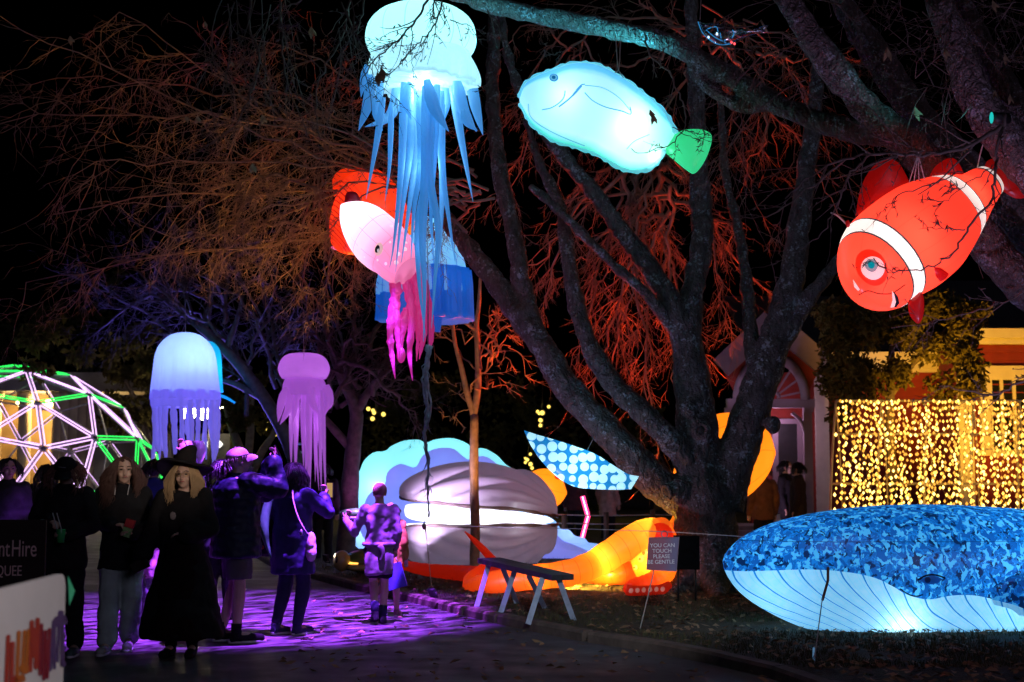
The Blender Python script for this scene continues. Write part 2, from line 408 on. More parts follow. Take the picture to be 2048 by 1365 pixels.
# ================================================================ trees
def bark(name, base, lich=(.30, .31, .30), moss=None, sc_=9):
    m, t = newmat(name); o = t.obj()
    st = t.a('ShaderNodeMapping', {'Vector': o, 'Scale': (1, 1, .35)})
    n = t.noise(st, sc_ * 2.2, 6, .65)
    c = t.ramp(n, [(.3, tuple(x * .45 for x in base)), (.7, tuple(x * 1.3 for x in base))])
    v = t.noise(o, sc_ * .55, 5, .6); v2 = t.noise(o, sc_ * 3.1, 4, .6)
    f = t.ramp(t.math('MULTIPLY', v, v2), [(.3, (0,) * 3), (.34, (1,) * 3)])
    c = t.mix(f, c, lich)
    if moss:
        z = t.a('ShaderNodeSeparateXYZ', {0: o}, out=2)
        f2 = t.math('MULTIPLY', t.ramp(t.math('DIVIDE', z, 3.0), [(.1, (1,) * 3), (.75, (0,) * 3)]), t.ramp(t.noise(o, 2.5, 4), [(.4, (0,) * 3), (.6, (1,) * 3)]))
        c = t.mix(t.math('MULTIPLY', f2, .8), c, moss)
    ck = t.n.new('ShaderNodeTexVoronoi'); ck.feature = 'DISTANCE_TO_EDGE'; ck.inputs['Scale'].default_value = sc_ * 1.1; t.t.links.new(t.a('ShaderNodeVectorMath', {0: t.a('ShaderNodeMapping', {'Vector': o, 'Scale': (1, 1, .3)}), 1: t.a('ShaderNodeVectorMath', {0: t.noise(o, 6, 3, .6, 1), 'Scale': .25}, operation='SCALE')}, operation='ADD'), ck.inputs['Vector'])
    h = t.math('ADD', t.math('ADD', n, t.math('MULTIPLY', v2, .5)), t.math('MULTIPLY', t.math('MINIMUM', ck.outputs[0], .25), 2.5))
    b = t.a('ShaderNodeBump', {'Strength': 1.0, 'Distance': .03, 'Height': h})
    t.out(t.a('ShaderNodeBsdfPrincipled', {'Base Color': c, 'Roughness': .92, 'Normal': b, 'Specular IOR Level': .2})); return m
BARK = bark('bark_mossy', (.13, .105, .09), moss=(.05, .05, .02))
BARK2 = bark('bark_near', (.16, .13, .12), (.34, .33, .36), sc_=13)
TWIG = pm('twig_bark', (.24, .17, .115), .8, .3, 6, 0)
def limb(mb, pts, sides=14, n=None, wob=.02, seed=0):
    """pts: (px, py, Y, r_px)"""
    w3 = [(*P(x, y, Y), r * S(Y)) for x, y, Y, r in pts]
    n = n or max(8, len(pts) * 5); q = spl(w3, n)
    for i in range(n):
        nv = noise.noise_vector(Vector(q[i, :3]) * 1.3 + Vector((seed, 0, 0)))
        q[i, :3] += np.array(nv) * wob * min(1, i / 3)
        q[i, 3] = max(.004, q[i, 3] * (1 + .10 * noise.noise(Vector(q[i, :3]) * 4)))
    mb.tube(q[:, :3], q[:, 3], sides); return q
def grow(mb, p, d, L, r, lvl, droop=.25, kids=5, wig=.35, sides=3, up=.5, buds=0):
    p = np.array(p, float); d = np.array(d, float); d /= np.linalg.norm(d)
    n = max(4, int(L / .16)) if lvl else max(5, int(L / .2)); n = min(n, 16)
    pts = [p.copy()]; dirs = []; st = L / n
    for i in range(n):
        f = i / n
        d = d + rng.normal(0, wig, 3) * .45 * np.array([1, 1, .8]); d[2] += (-droop * (1 - f) + up * max(0, f - .45)) * .55
        d /= np.linalg.norm(d); p = p + d * st; pts.append(p.copy()); dirs.append(d.copy())
    rad = r * np.linspace(1, .35, n + 1)
    mb.tube(pts, rad, sides, False)
    if buds and lvl == 0:
        for k in range(buds):
            i = int(rng.integers(1, n + 1)); dd = rng.normal(0, 1, 3); dd /= np.linalg.norm(dd)
            mb.tube([pts[i], pts[i] + dd * .018, pts[i] + dd * .04], [r * .8, r * 1.5, r * .3], 3, False)
    if lvl > 0:
        for k in range(kids):
            f = rng.uniform(.15, 1); i = min(int(f * n), n - 1)
            side = rng.normal(0, 1, 3); side -= dirs[i] * side.dot(dirs[i]); side /= np.linalg.norm(side) + 1e-9
            grow(mb, pts[i + 1 if f > .9 else i], dirs[i] * .75 + side * .75, L * rng.uniform(.3, .6), max(rad[i] * .62, .0035), lvl - 1, droop, max(2, int(kids * .75)), wig, 3, up, buds)
def fan(mb, hub, ends, r0, kids, lvl, droop, up, wig=.3, sub=.45):
    """main boughs from a hub to end points (px,py,Y), each breaking into twigs"""
    h0 = np.array(P(*hub[:3]))
    for e in ends:
        ee = np.array(P(*e[:3])); hx = h0 + rng.normal(0, .16, 3) * min(2.2, np.linalg.norm(ee - h0)) * np.array([1, 1, .8])
        ex = np.array(P(*e[:3])); mid = (hx + ex) / 2 + rng.normal(0, .25, 3) + np.array([0, 0, .25])
        q = spl([hx, mid, ex], 16)
        q[1:] += rng.normal(0, .035, (15, 3))
        rad = np.linspace(r0, r0 * .25, 16); mb.tube(q, rad, 5)
        L = np.linalg.norm(ex - hx)
        for k in range(kids):
            i = int(rng.uniform(3, 15.9)); d = q[min(i + 1, 15)] - q[i - 1]; d /= np.linalg.norm(d)
            side = rng.normal(0, 1, 3); side -= d * side.dot(d); side /= np.linalg.norm(side)
            grow(mb, q[i], d * .8 + side * .7, min(2.4, L * sub) * rng.uniform(.4, 1), max(rad[i] * .5, .007), lvl, droop, 5, wig, 3, up)

# ---- the large tree
tb = G(1415, 1183, LZ); TY = 18.4
tree = thing('large_tree', 'large bare spreading tree with mossy lichened trunk on the lawn', 'tree', tuple(tb))
mb = MB()
limb(mb, [(1415, 1225, TY, 100), (1415, 1185, TY, 78), (1412, 1130, TY, 66), (1410, 1050, TY, 64), (1405, 985, TY, 62), (1400, 940, TY, 46)], 20, wob=0)
for dx, dy in ((-105, 0), (-60, -.5), (70, -.4), (105, .2), (20, -.8)):
    limb(mb, [(1415 + dx * .35, 1110, TY + dy * .4, 40), (1415 + dx * .75, 1165, TY + dy * .8, 34), (1415 + dx * 1.25, 1198, TY + dy * 1.3, 18), (1415 + dx * 1.7, 1212, TY + dy * 1.8, 8)], 10)
limb(mb, [(1400, 1020, TY, 40.7), (1345, 990, TY, 37.0), (1290, 945, TY - .1, 34.0), (1240, 890, TY - .2, 32.6), (1185, 830, TY - .2, 29.6), (1130, 770, TY - .1, 27.4), (1085, 695, TY, 25.2), (1030, 620, TY + .2, 22.9), (975, 545, TY + .4, 20.7), (925, 480, TY + .6, 17.8), (870, 410, TY + .8, 14.1), (800, 340, TY + 1, 9.6), (700, 270, TY + 1, 5.9)], seed=1)
limb(mb, [(1078, 690, TY, 19.2), (1050, 590, TY + .2, 19.2), (1025, 470, TY + .3, 17.8), (1000, 340, TY + .5, 16.3), (985, 200, TY + .6, 14.8), (990, 60, TY + .8, 12.6), (1000, -60, TY + 1, 10.4)], seed=2)
limb(mb, [(1395, 960, TY, 29.6), (1350, 890, TY - .2, 25.2), (1290, 830, TY - .3, 22.9), (1225, 765, TY - .2, 21.5), (1180, 690, TY - .1, 19.2), (1150, 600, TY, 17.0), (1135, 510, TY, 15.5), (1122, 420, TY + .2, 12.6), (1080, 330, TY + .3, 9.6), (1050, 240, TY + .4, 6.7)], seed=3)
limb(mb, [(1405, 970, TY, 48.8), (1398, 880, TY, 41.4), (1388, 790, TY, 37.0), (1378, 720, TY, 34.0), (1372, 660, TY, 31.1), (1385, 590, TY, 24.4), (1400, 500, TY + .1, 22.9), (1402, 400, TY + .2, 21.5), (1396, 300, TY + .2, 19.2), (1392, 180, TY + .3, 17.0), (1385, 60, TY + .4, 14.1), (1380, -60, TY + .4, 11.8)], seed=4)
limb(mb, [(1372, 690, TY, 26.6), (1345, 610, TY - .1, 22.2), (1295, 530, TY - .2, 20.7), (1235, 450, TY - .3, 18.5), (1175, 370, TY - .4, 16.3), (1110, 290, TY - .5, 14.8), (1060, 220, TY - .6, 12.6), (1020, 130, TY - .6, 9.6), (1000, 20, TY - .6, 6.7)], seed=5)
limb(mb, [(1350, 660, TY, 16.3), (1300, 600, TY - .3, 11.8), (1250, 550, TY - .4, 10.4), (1180, 480, TY - .5, 9.6), (1110, 415, TY - .6, 8.9), (1060, 370, TY - .7, 5.9)], seed=6)
limb(mb, [(1440, 1010, TY, 48.8), (1468, 930, TY, 41.4), (1500, 830, TY, 37.0), (1530, 740, TY, 34.0), (1560, 650, TY, 30.3), (1585, 550, TY, 25.9), (1600, 440, TY + .1, 22.9), (1615, 320, TY + .2, 19.2), (1630, 200, TY + .3, 16.3), (1640, 60, TY + .4, 12.6)], seed=7)
limb(mb, [(1560, 690, TY, 22.2), (1600, 620, TY - .1, 17.8), (1650, 555, TY - .3, 14.1), (1710, 490, TY - .4, 11.1), (1780, 420, TY - .5, 8.1), (1850, 340, TY - .6, 5.9)], seed=8)
limb(mb, [(1515, 760, TY, 19.2), (1500, 660, TY + .2, 14.1), (1492, 560, TY + .3, 12.6), (1478, 460, TY + .4, 10.4), (1450, 340, TY + .5, 8.1), (1440, 200, TY + .5, 5.9)], seed=9)
for x, y, r in ((1358, 985, 22), (1405, 860, 20), (1330, 800, 0), (1378, 820, 16), (1595, 830, 0), (1545, 850, 14)):
    if r: mb.ell(P(x, y, TY - .25), (r * S(TY) * 1.2, r * S(TY), r * S(TY) * 1.2))
rbuild(mb, 'trunk', BARK, tree, .024, 2, .03, 5.0)
KN = pm('bark_knot', (.04, .03, .025), .9, .3, 20, .5)
tv = None
for x, y, r in ((1334, 985, 13), (1402, 860, 12)):
    for q in tree.children:
        if q.name.startswith('trunk'): tv = tv or bvh(q)
    h, nn = hit(tv, x, y)
    if h is not None:
        e1 = nn.orthogonal().normalized(); e2 = nn.cross(e1); rr = r * S(TY)
        k = MB(); k.tube([h + (e1 * math.cos(a) + e2 * math.sin(a)) * rr for a in np.linspace(0, 6.283, 17)], rr * .33, 8); k.build('knot', BARK, tree)
        k = MB(); k.ell(h + nn * .005, (rr * .6, rr * .6, rr * .3), nn.to_track_quat('Z', 'Y').to_matrix()); k.build('knot_hollow', KN, tree)
tw = TW()
left_ends = [(40, 60, 17), (10, 240, 18), (150, 160, 19), (240, 20, 18), (330, 120, 20), (190, 330, 17.5), (120, 430, 18.5), (380, 250, 17), (330, 420, 18), (470, 60, 19), (420, 350, 20),
             (350, 480, 18), (470, 500, 18.5), (560, 560, 18.5), (620, 590, 18.2), (540, 420, 17.5), (640, 470, 18), (600, 240, 19), (680, 120, 20), (740, 560, 19.5), (790, 40, 20), (60, 560, 19)]
fan(tw, (930, 400, 18.8), left_ends, .022, 16, 2, .28, .8, .55, .30)
fan(tw, (640, 400, 18.4), [(400, 470, 18), (430, 520, 18.3), (520, 540, 18.2), (600, 600, 18.4), (660, 590, 18.1), (700, 570, 18.6), (480, 480, 17.8), (380, 440, 18.6)], .022, 14, 2, .45, 1.0, .5, .5)
red_ends = [(1090, 620, 20.5), (1130, 560, 21), (1160, 690, 21), (1220, 760, 21.5), (1290, 800, 21), (1320, 870, 20.8), (1250, 640, 20.5), (1210, 560, 21), (1320, 600, 21.5), (1390, 690, 21.5), (1450, 620, 21),
            (1480, 470, 21.5), (1100, 450, 21), (1270, 470, 20.6), (1060, 540, 20.8), (1440, 380, 21), (1350, 780, 21.2), (1180, 800, 21.3), (1520, 580, 21.5)]
fan(tw, (1290, 330, 20.6), red_ends, .035, 13, 2, .45, .95, .5, .36)
fan(tw, (1150, 120, 20.5), [(1000, 260, 20.5), (1040, 330, 21), (1120, 350, 20.8), (1180, 260, 21), (1250, 330, 21), (1100, 200, 20.5), (960, 330, 20), (980, 130, 20.3), (1010, 430, 20.5)], .018, 8, 2, .4, .8, .5, .4)
fan(tw, (1450, 60, 20.8), [(1420, 330, 21), (1500, 380, 21), (1560, 330, 21.2), (1680, 350, 21), (1700, 480, 21), (1620, 250, 21), (1500, 260, 20.6)], .018, 7, 2, .4, .8, .5, .4)
fan(tw, (1400, 100, 19.6), [(1250, -40, 19), (1500, 200, 20), (1550, 100, 20), (1300, 300, 20.5), (1180, 150, 20), (1080, 60, 20), (1700, 120, 20), (1480, 330, 20.5)], .03, 7, 2, .3, .6, .35)
props(tw.build('twigs', TWIG, tree), kind='stuff')

# ---- the tree whose limbs come in from the right
NY = 11.6
rt = thing('overhanging_tree', 'bare tree with thick grey limbs reaching in above the orange clownfish', 'tree', (7.2, 12.6, LZ))
mb = MB()
limb(mb, [(2620, 1300, 12.6, 97.8), (2610, 1200, 12.6, 85.0), (2560, 1000, 12.6, 78.2), (2430, 820, 12.4, 73.1), (2280, 690, 12.2, 68.0)], 16, wob=0)
limb(mb, [(2340, 740, 12.2, 54.4), (2150, 640, 12.2, 44.2), (2048, 570, 12.2, 40.8), (1960, 470, 12.2, 39.1), (1880, 350, 12, 35.7), (1800, 275, 11.8, 34.0), (1720, 205, 11.7, 31.4), (1650, 115, 11.6, 28.1), (1570, -10, 11.6, 23.8), (1500, -120, 11.6, 18.7)], seed=11)
limb(mb, [(2340, 740, 12.2, 51.0), (2160, 560, 12.8, 45.9), (2040, 440, 12.9, 42.5), (1920, 330, 12.9, 37.4), (1830, 220, 12.9, 32.3), (1750, 110, 12.9, 28.9), (1680, 0, 12.9, 23.8), (1610, -120, 12.9, 18.7)], seed=12)
limb(mb, [(2300, 700, 12.2, 54.4), (2130, 430, 11.6, 44.2), (2040, 310, 11.5, 42.5), (1965, 215, 11.5, 39.1), (1915, 90, 11.5, 32.3), (1870, -30, 11.5, 28.9), (1830, -150, 11.5, 22.1)], seed=13)
limb(mb, [(2130, 420, 12.6, 34.0), (2060, 260, 12.8, 30.6), (1990, 130, 13, 25.5), (1930, 20, 13, 20.4), (1900, -90, 13, 15.3)], seed=14)
limb(mb, [(1760, 270, 11.8, 28.9), (1690, 262, 12, 23.8), (1610, 232, 12.3, 21.2), (1530, 195, 12.6, 22.1), (1440, 140, 12.9, 21.2), (1340, 88, 13.1, 21.2), (1240, 62, 13.3, 20.4), (1130, 42, 13.4, 19.6), (1020, 18, 13.5, 17.8), (920, -10, 13.5, 16.1), (800, -60, 13.5, 13.6), (640, -110, 13.3, 10.2)], seed=15)
limb(mb, [(1560, 210, 12.6, 14.4), (1480, 210, 12.8, 12.8), (1400, 160, 13, 12.8), (1380, 110, 13, 10.2)], seed=16)
rbuild(mb, 'trunk', BARK2, rt, .018, 3, .02, 6.0)
tw = TW()
def twig(pts, r0, kids=6, L=.5, sides=5, droop=.1, up=.5, buds=2):
    q = spl([P(*p) for p in pts], max(10, len(pts) * 5)); q[1:] += rng.normal(0, .008, (len(q) - 1, 3))
    rad = np.linspace(r0, r0 * .3, len(q)); tw.tube(q, rad, sides)
    for k in range(kids):
        i = int(rng.uniform(2, len(q) - 1)); d = q[min(i + 1, len(q) - 1)] - q[i - 1]; d /= np.linalg.norm(d)
        s = rng.normal(0, 1, 3); s -= d * s.dot(d); s /= np.linalg.norm(s)
        grow(tw, q[i], d * .8 + s * .7, L * rng.uniform(.4, 1), max(rad[i] * .55, .003), 1 if rng.random() < .6 else 0, droop, 3, .3, 4, up, buds)
JY = 12.2
twig([(870, -40, JY), (850, 10, JY), (825, 50, JY), (790, 85, JY), (740, 130, JY), (720, 170, JY)], .013, 12, .45)
twig([(885, -30, JY), (878, 30, JY), (850, 75, JY), (815, 110, JY), (790, 140, JY), (768, 152, JY)], .010, 12, .4)
twig([(826, 50, JY), (822, 100, JY), (830, 150, JY), (838, 168, JY)], .005, 5, .2)
twig([(868, 0, JY), (866, 40, JY)], .008, 6, .3)
twig([(700, -40, 12.6), (690, 60, 12.6), (650, 130, 12.6), (632, 190, 12.6), (640, 280, 12.6)], .014, 8, .5)
twig([(725, -40, 12.4), (725, 30, 12.4), (680, 110, 12.4), (660, 160, 12.4)], .013, 7, .5)
twig([(560, -30, 12.6), (563, 70, 12.6), (570, 150, 12.6), (600, 230, 12.6), (622, 285, 12.6)], .015, 8, .6)
twig([(505, -20, 12.8), (500, 60, 12.8), (520, 110, 12.8), (500, 190, 12.8), (460, 260, 12.8), (380, 310, 12.8)], .015, 9, .7)
twig([(640, -20, 12.6), (560, 20, 12.6), (470, 30, 12.6)], .009, 5, .5)
twig([(975, 20, 12.6), (1000, 60, 12.6), (995, 110, 12.6), (985, 160, 12.6)], .008, 6, .4)
twig([(900, 40, 12.4), (930, 50, 12.4), (955, 60, 12.4)], .006, 5, .3)
twig([(1290, 70, 12.6), (1300, 110, 12.5), (1340, 150, 12.4), (1365, 210, 12.4), (1370, 250, 12.4), (1340, 290, 12.3), (1285, 305, 12.3), (1262, 298, 12.3)], .011, 6, .22)
twig([(1365, 212, 12.4), (1395, 235, 12.4), (1420, 265, 12.4)], .006, 3, .2)
twig([(1370, 262, 12.2), (1400, 268, 12.2), (1422, 270, 12.2)], .006, 3, .2)
twig([(1345, 255, 12.2), (1385, 275, 12.2), (1420, 276, 12.2)], .005, 2, .2)
twig([(1160, 85, 13), (1130, 100, 13), (1108, 112, 13)], .007, 3, .3)
twig([(2000, 255, 10.6), (1920, 300, 10.4), (1840, 310, 10.3), (1740, 310, 10.2), (1640, 340, 10.2), (1570, 400, 10.2)], .018, 14, .7)
twig([(1740, 310, 10.2), (1700, 350, 10.2), (1670, 420, 10.2), (1640, 470, 10.2), (1590, 510, 10.2)], .009, 9, .5)
twig([(1690, 320, 10.2), (1560, 420, 10.3), (1480, 440, 10.4), (1380, 450, 10.4)], .008, 9, .6)
FY = 9.9
twig([(2010, 230, FY), (1990, 330, FY), (1985, 400, FY), (1945, 440, FY), (1925, 480, FY), (1890, 520, FY), (1830, 540, FY), (1775, 542, FY), (1745, 515, FY)], .013, 8, .26)
twig([(1925, 345, FY), (1860, 370, FY), (1800, 390, FY), (1770, 420, FY), (1745, 455, FY)], .006, 5, .22)
twig([(1985, 330, FY), (1920, 380, FY), (1890, 402, FY), (1866, 400, FY)], .005, 4, .2)
twig([(1930, 460, FY), (1890, 458, FY), (1855, 455, FY), (1842, 440, FY)], .005, 5, .15)
twig([(2100, 720, 10.6), (2048, 760, 10.6), (1980, 790, 10.6), (1930, 780, 10.6), (1880, 770, 10.6)], .013, 9, .4)
twig([(2100, 560, 10.8), (2020, 600, 10.8), (1960, 620, 10.8), (1880, 640, 10.8), (1780, 660, 10.8)], .008, 8, .5)
for k in range(60):
    x = rng.uniform(1500, 2100); y = rng.uniform(-40, 230)
    d = rng.normal(0, 1, 3) * np.array([1, .4, .8]); grow(tw, P(x, y, rng.uniform(11, 13.4)), d, rng.uniform(.6, 1.5), .007, 2, .15, 4, .3, 3, .4, 1)
for k in range(14):
    grow(tw, P(rng.uniform(440, 760), rng.uniform(-60, 60), rng.uniform(12, 13)), (rng.normal(0, .4), 0, -1), rng.uniform(.6, 1.3), .008, 2, .2, 4, .35, 3, .3, 1)
props(tw.build('twigs', pm('near_twig_bark', (.11, .085, .07), .8, .3, 12, 0), rt), kind='stuff')
# a few withered leaves still hanging on
HL = pm('withered_leaf', (.30, .22, .12), .8, .4, 20, .2)
mb = MB()
for x, y, Y in [(372, 240, 15), (395, 240, 15), (505, 338, 15), (525, 240, 15), (462, 128, 15), (410, 50, 15), (140, 82, 15), (622, 66, 12.6), (1307, 240, 12.2), (1300, 230, 12.2), (1775, 110, 11), (1925, 300, 11.4), (1830, 230, 11.2), (2010, 120, 11.2), (1990, 190, 11), (755, 160, 12.1), (762, 150, 12.1), (1985, 15, 11), (2020, 200, 11), (1890, 110, 11)]:
    c0 = P(x, y, Y); s = random.uniform(.04, .07); a = random.uniform(-.6, .6)
    for k in range(2):
        dx, dz = math.sin(a) * s, math.cos(a) * s
        mb._add([c0 + Vector((0, 0, s)), c0 + Vector((s * .45 + dx * .3, .02, .1 * s)), c0 + Vector((dx, 0, -dz)), c0 + Vector((-s * .4 + dx * .3, -.02, 0))], [(0, 1, 2, 3)]); a += 1
props(mb.build('withered_leaves', HL, rt, smooth=False), kind='stuff')

def small_tree(name, label, base, limbs, fans, mat=TWIG, kids=7, lvl=2, droop=.05, up=.35, group=None, leaf=None):
    r = thing(name, label, 'tree', tuple(base), group)
    mb = MB()
    for i, l in enumerate(limbs): limb(mb, l, 10, seed=i + 20)
    mb.build('trunk', mat, r)
    if fans:
        tw = TW()
        for hub, ends, r0 in fans: fan(tw, hub, ends, r0, kids, lvl, droop, up, .26)
        props(tw.build('twigs', mat, r), kind='stuff')
    return r
TWB = pm('dark_bark', (.09, .07, .06), .9, .4, 9, .6, 30)
small_tree('bare_tree', 'bare leaning tree lit blue above the lavender jellyfish lantern', G(612, 1096), [[(614, 1100, 27, 17), (600, 960, 27, 16), (575, 880, 27, 15), (530, 800, 27, 13), (465, 715, 27, 11), (390, 645, 27, 9), (320, 590, 27, 6)],
    [(450, 705, 27, 7), (470, 650, 27, 5), (485, 590, 27, 3)], [(530, 800, 27, 8), (470, 770, 27, 6), (420, 755, 27, 4)], [(410, 660, 27, 6), (418, 620, 27, 5), (420, 560, 27, 3)]],
    [((520, 790, 27), [(300, 560, 27.5), (380, 540, 26), (450, 520, 27), (520, 520, 28), (600, 560, 27), (640, 620, 27)], .05), ((400, 655, 27), [(160, 560, 27), (230, 500, 26), (300, 470, 28), (380, 460, 27), (460, 470, 26.5), (170, 680, 27.5), (560, 470, 27), (230, 620, 27)], .045)], TWB, 12, 2)
small_tree('bare_tree', 'crooked bare tree lit violet between the pink jellyfish lantern and the giant clam', G(690, 1110), [[(690, 1112, 25, 20), (700, 980, 25, 18), (708, 880, 25, 15), (712, 820, 25, 13), (685, 760, 25, 10), (660, 690, 25, 7), (640, 600, 25, 5)], [(712, 825, 25, 10), (740, 780, 25, 8), (790, 730, 25, 5), (820, 690, 25, 4)], [(705, 900, 25, 10), (640, 830, 25, 7), (610, 790, 25, 5)]],
    [((700, 780, 25), [(600, 560, 25), (650, 540, 26), (720, 560, 25), (760, 620, 26), (810, 640, 25), (830, 760, 25.5), (590, 680, 25), (840, 840, 25), (660, 640, 24.5), (760, 700, 24), (800, 600, 26)], .05)], TWB, 13, 2)
small_tree('young_tree', 'slim young tree with forked trunk standing in front of the clam', G(949, 1147, LZ), [[(950, 1150, 21.8, 10), (950, 1050, 21.8, 9.5), (948, 940, 21.8, 9), (948, 830, 21.8, 8)], [(948, 832, 21.8, 7), (935, 790, 21.8, 6), (922, 735, 21.8, 5), (910, 690, 21.8, 4), (905, 640, 21.8, 3)], [(948, 832, 21.8, 7), (956, 770, 21.8, 6.5), (955, 700, 21.8, 6), (952, 650, 21.8, 5), (958, 600, 21.8, 4), (962, 540, 21.8, 2.5)], [(955, 665, 21.8, 4), (940, 650, 21.8, 3), (915, 625, 21.8, 2)]],
    [((950, 720, 21.8), [(880, 660, 21.8), (870, 720, 22), (1000, 640, 21.5), (1040, 690, 22), (1020, 740, 21.5), (860, 640, 22), (985, 590, 21.8), (1050, 640, 21.5)], .016), ((948, 800, 21.8), [(870, 760, 22), (1030, 800, 22), (1060, 760, 22), (880, 820, 22)], .012)], pm('young_bark', (.3, .2, .12), .8, .25, 12, .2), 6, 1)
# leafy trees
def leaves(mb, c, rad, n, size, flat=.5):
    for k in range(n):
        v = rng.normal(0, 1, 3); v /= np.linalg.norm(v); q = np.array(c) + v * np.array(rad) * rng.random() ** .4
        a = rng.normal(0, 1, 3); a[2] -= .6; a /= np.linalg.norm(a); b = np.cross(a, rng.normal(0, 1, 3)); b /= np.linalg.norm(b) + 1e-9
        s = size * rng.uniform(.6, 1.4); nn = np.cross(a, b) * s * .25
        mb._add([q, q + a * s * .5 + b * s * .28 + nn, q + a * s, q + a * s * .5 - b * s * .28 + nn], [(0, 1, 2, 3)])
def leafm(name, col):
    m, t = newmat(name); c = t.ramp(t.noise(t.obj(), 2.5, 3), [(.3, tuple(x * .5 for x in col)), (.7, tuple(x * 1.3 for x in col))])
    s = t.a('ShaderNodeMixShader', {0: .3, 1: t.a('ShaderNodeBsdfDiffuse', {0: c}), 2: t.a('ShaderNodeBsdfTranslucent', {0: c})})
    t.out(s); return m
LG = leafm('evergreen_leaf', (.13, .11, .04)); LD = leafm('dark_leaf', (.05, .055, .025))
def leafy(name, label, base, trunk, clumps, mat, n, size, group=None, tm=TWB):
    r = thing(name, label, 'tree', tuple(base), group); mb = MB()
    for i, l in enumerate(trunk): limb(mb, l, 9, seed=40 + i)
    mb.build('trunk', tm, r); mb = MB()
    for x, y, Y, rx, rz in clumps:
        k = S(Y); leaves(mb, P(x, y, Y), (rx * k, rx * k * .8, rz * k), n, size)
    props(mb.build('crown', mat, r, smooth=False), kind='stuff'); return r
HYT = 25.5
cl = [(rng.uniform(1660, 1960), rng.uniform(610, 780), HYT + rng.uniform(-.6, .6), rng.uniform(22, 45), rng.uniform(18, 40)) for _ in range(40)]
cl += [(1740, 600, HYT, 40, 30), (1800, 575, HYT, 45, 28), (1880, 600, HYT, 40, 25), (1940, 620, HYT, 40, 18), (1690, 680, HYT, 35, 30), (1660, 760, HYT, 30, 40), (1680, 830, HYT, 24, 40), (1760, 560, HYT, 26, 20)]
leafy('leafy_tree', 'small dense leafy tree in front of the red house', G(1790, 1098, LZ), [[(1790, 1098, HYT, 12), (1785, 960, HYT, 10), (1780, 820, HYT, 9), (1785, 700, HYT, 6), (1800, 600, HYT, 3)], [(1780, 800, HYT, 6), (1720, 720, HYT, 4), (1690, 660, HYT, 2)], [(1782, 790, HYT, 6), (1850, 700, HYT, 4), (1910, 640, HYT, 2)]], cl, LG, 260, .12)
cl = [(rng.uniform(215, 330), rng.uniform(690, 860), 44 + rng.uniform(-.8, .8), rng.uniform(14, 34), rng.uniform(10, 26)) for _ in range(26)]
cl += [(rng.uniform(60, 300), rng.uniform(660, 740), 36, 30, 20) for _ in range(8)]
leafy('leafy_tree', 'shaggy evergreen tree leaning over the glowing geodesic dome', G(330, 1043), [[(330, 1044, 44, 9), (320, 940, 44, 8), (290, 840, 44, 6), (250, 760, 44, 4)], [(320, 930, 44, 6), (345, 830, 44, 4), (340, 740, 44, 2)]], cl, LG, 120, .22)
cl = [(rng.uniform(425, 560), rng.uniform(740, 860), 36 + rng.uniform(-.8, .8), rng.uniform(12, 28), rng.uniform(10, 24)) for _ in range(22)]
leafy('leafy_tree', 'leafy tree with pale forked trunk lit by the street lamps', G(500, 1066), [[(500, 1066, 36, 14), (498, 980, 36, 12), (490, 930, 36, 11), (465, 860, 36, 8), (445, 790, 36, 5)], [(498, 960, 36, 9), (520, 910, 36, 8), (550, 860, 36, 6), (565, 800, 36, 4)], [(494, 935, 36, 8), (500, 860, 36, 8), (505, 780, 36, 5)]], cl, LG, 110, .16, tm=pm('pale_bark', (.3, .25, .17), .9, .3, 9, .5))
for i, (x0, x1, y0, y1, lb) in enumerate([(0, 260, 560, 900, 'tall dark tree behind the geodesic dome'), (720, 900, 760, 1000, 'dark leafy tree behind the giant scallop shell'), (960, 1180, 780, 1000, 'dark leafy tree beyond the spotted blue lantern'), (1200, 1440, 820, 1000, 'dark leafy tree between the big trunk and the fence')]):
    Y = 56
    cl = [(rng.uniform(x0, x1), rng.uniform(y0, y1), Y + rng.uniform(-2, 2), rng.uniform(20, 45), rng.uniform(15, 40)) for _ in range(26)]
    xm = (x0 + x1) / 2
    leafy('leafy_tree', lb, G(xm, 1021), [[(xm, 1022, Y, 14), (xm + 5, 950, Y, 10), (xm - 5, (y0 + y1) / 2, Y, 6)]], cl, LD, 70, .3, 'dark trees at the back of the park')
# ================================================================ inflatable lanterns
def loft_px(tops, bots, Y0, Y1, thick, n=48, k=28, pw=1.0):
    """body between an upper and a lower outline; Y0..Y1 depth along it; returns MB"""
    T = spl(tops, n); B = spl(bots, n); mb = MB(); C = []; H = []
    for i in range(n):
        Y = Y0 + (Y1 - Y0) * i / (n - 1); a, b = P(T[i][0], T[i][1], Y), P(B[i][0], B[i][1], Y)
        C.append((a + b) / 2); H.append((a - b) / 2)
    rows = []
    for i in range(n):
        ax = (C[min(i + 1, n - 1)] - C[max(i - 1, 0)]).normalized(); h = H[i]
        yd = Vector((0, 1, 0)) - ax * ax.y; yd = yd - h * (yd.dot(h) / max(h.length_squared, 1e-9)); yd.normalize()
        th = h.length * (thick(i / (n - 1)) if callable(thick) else thick); row = []
        for a in np.linspace(0, 2 * math.pi, k, endpoint=False):
            ca, sa = math.cos(a), math.sin(a)
            row.append(C[i] + h * (abs(ca) ** pw * (1 if ca > 0 else -1)) + yd * th * (abs(sa) ** pw * (1 if sa > 0 else -1)))
        rows.append(row)
    mb.grid(rows); return mb
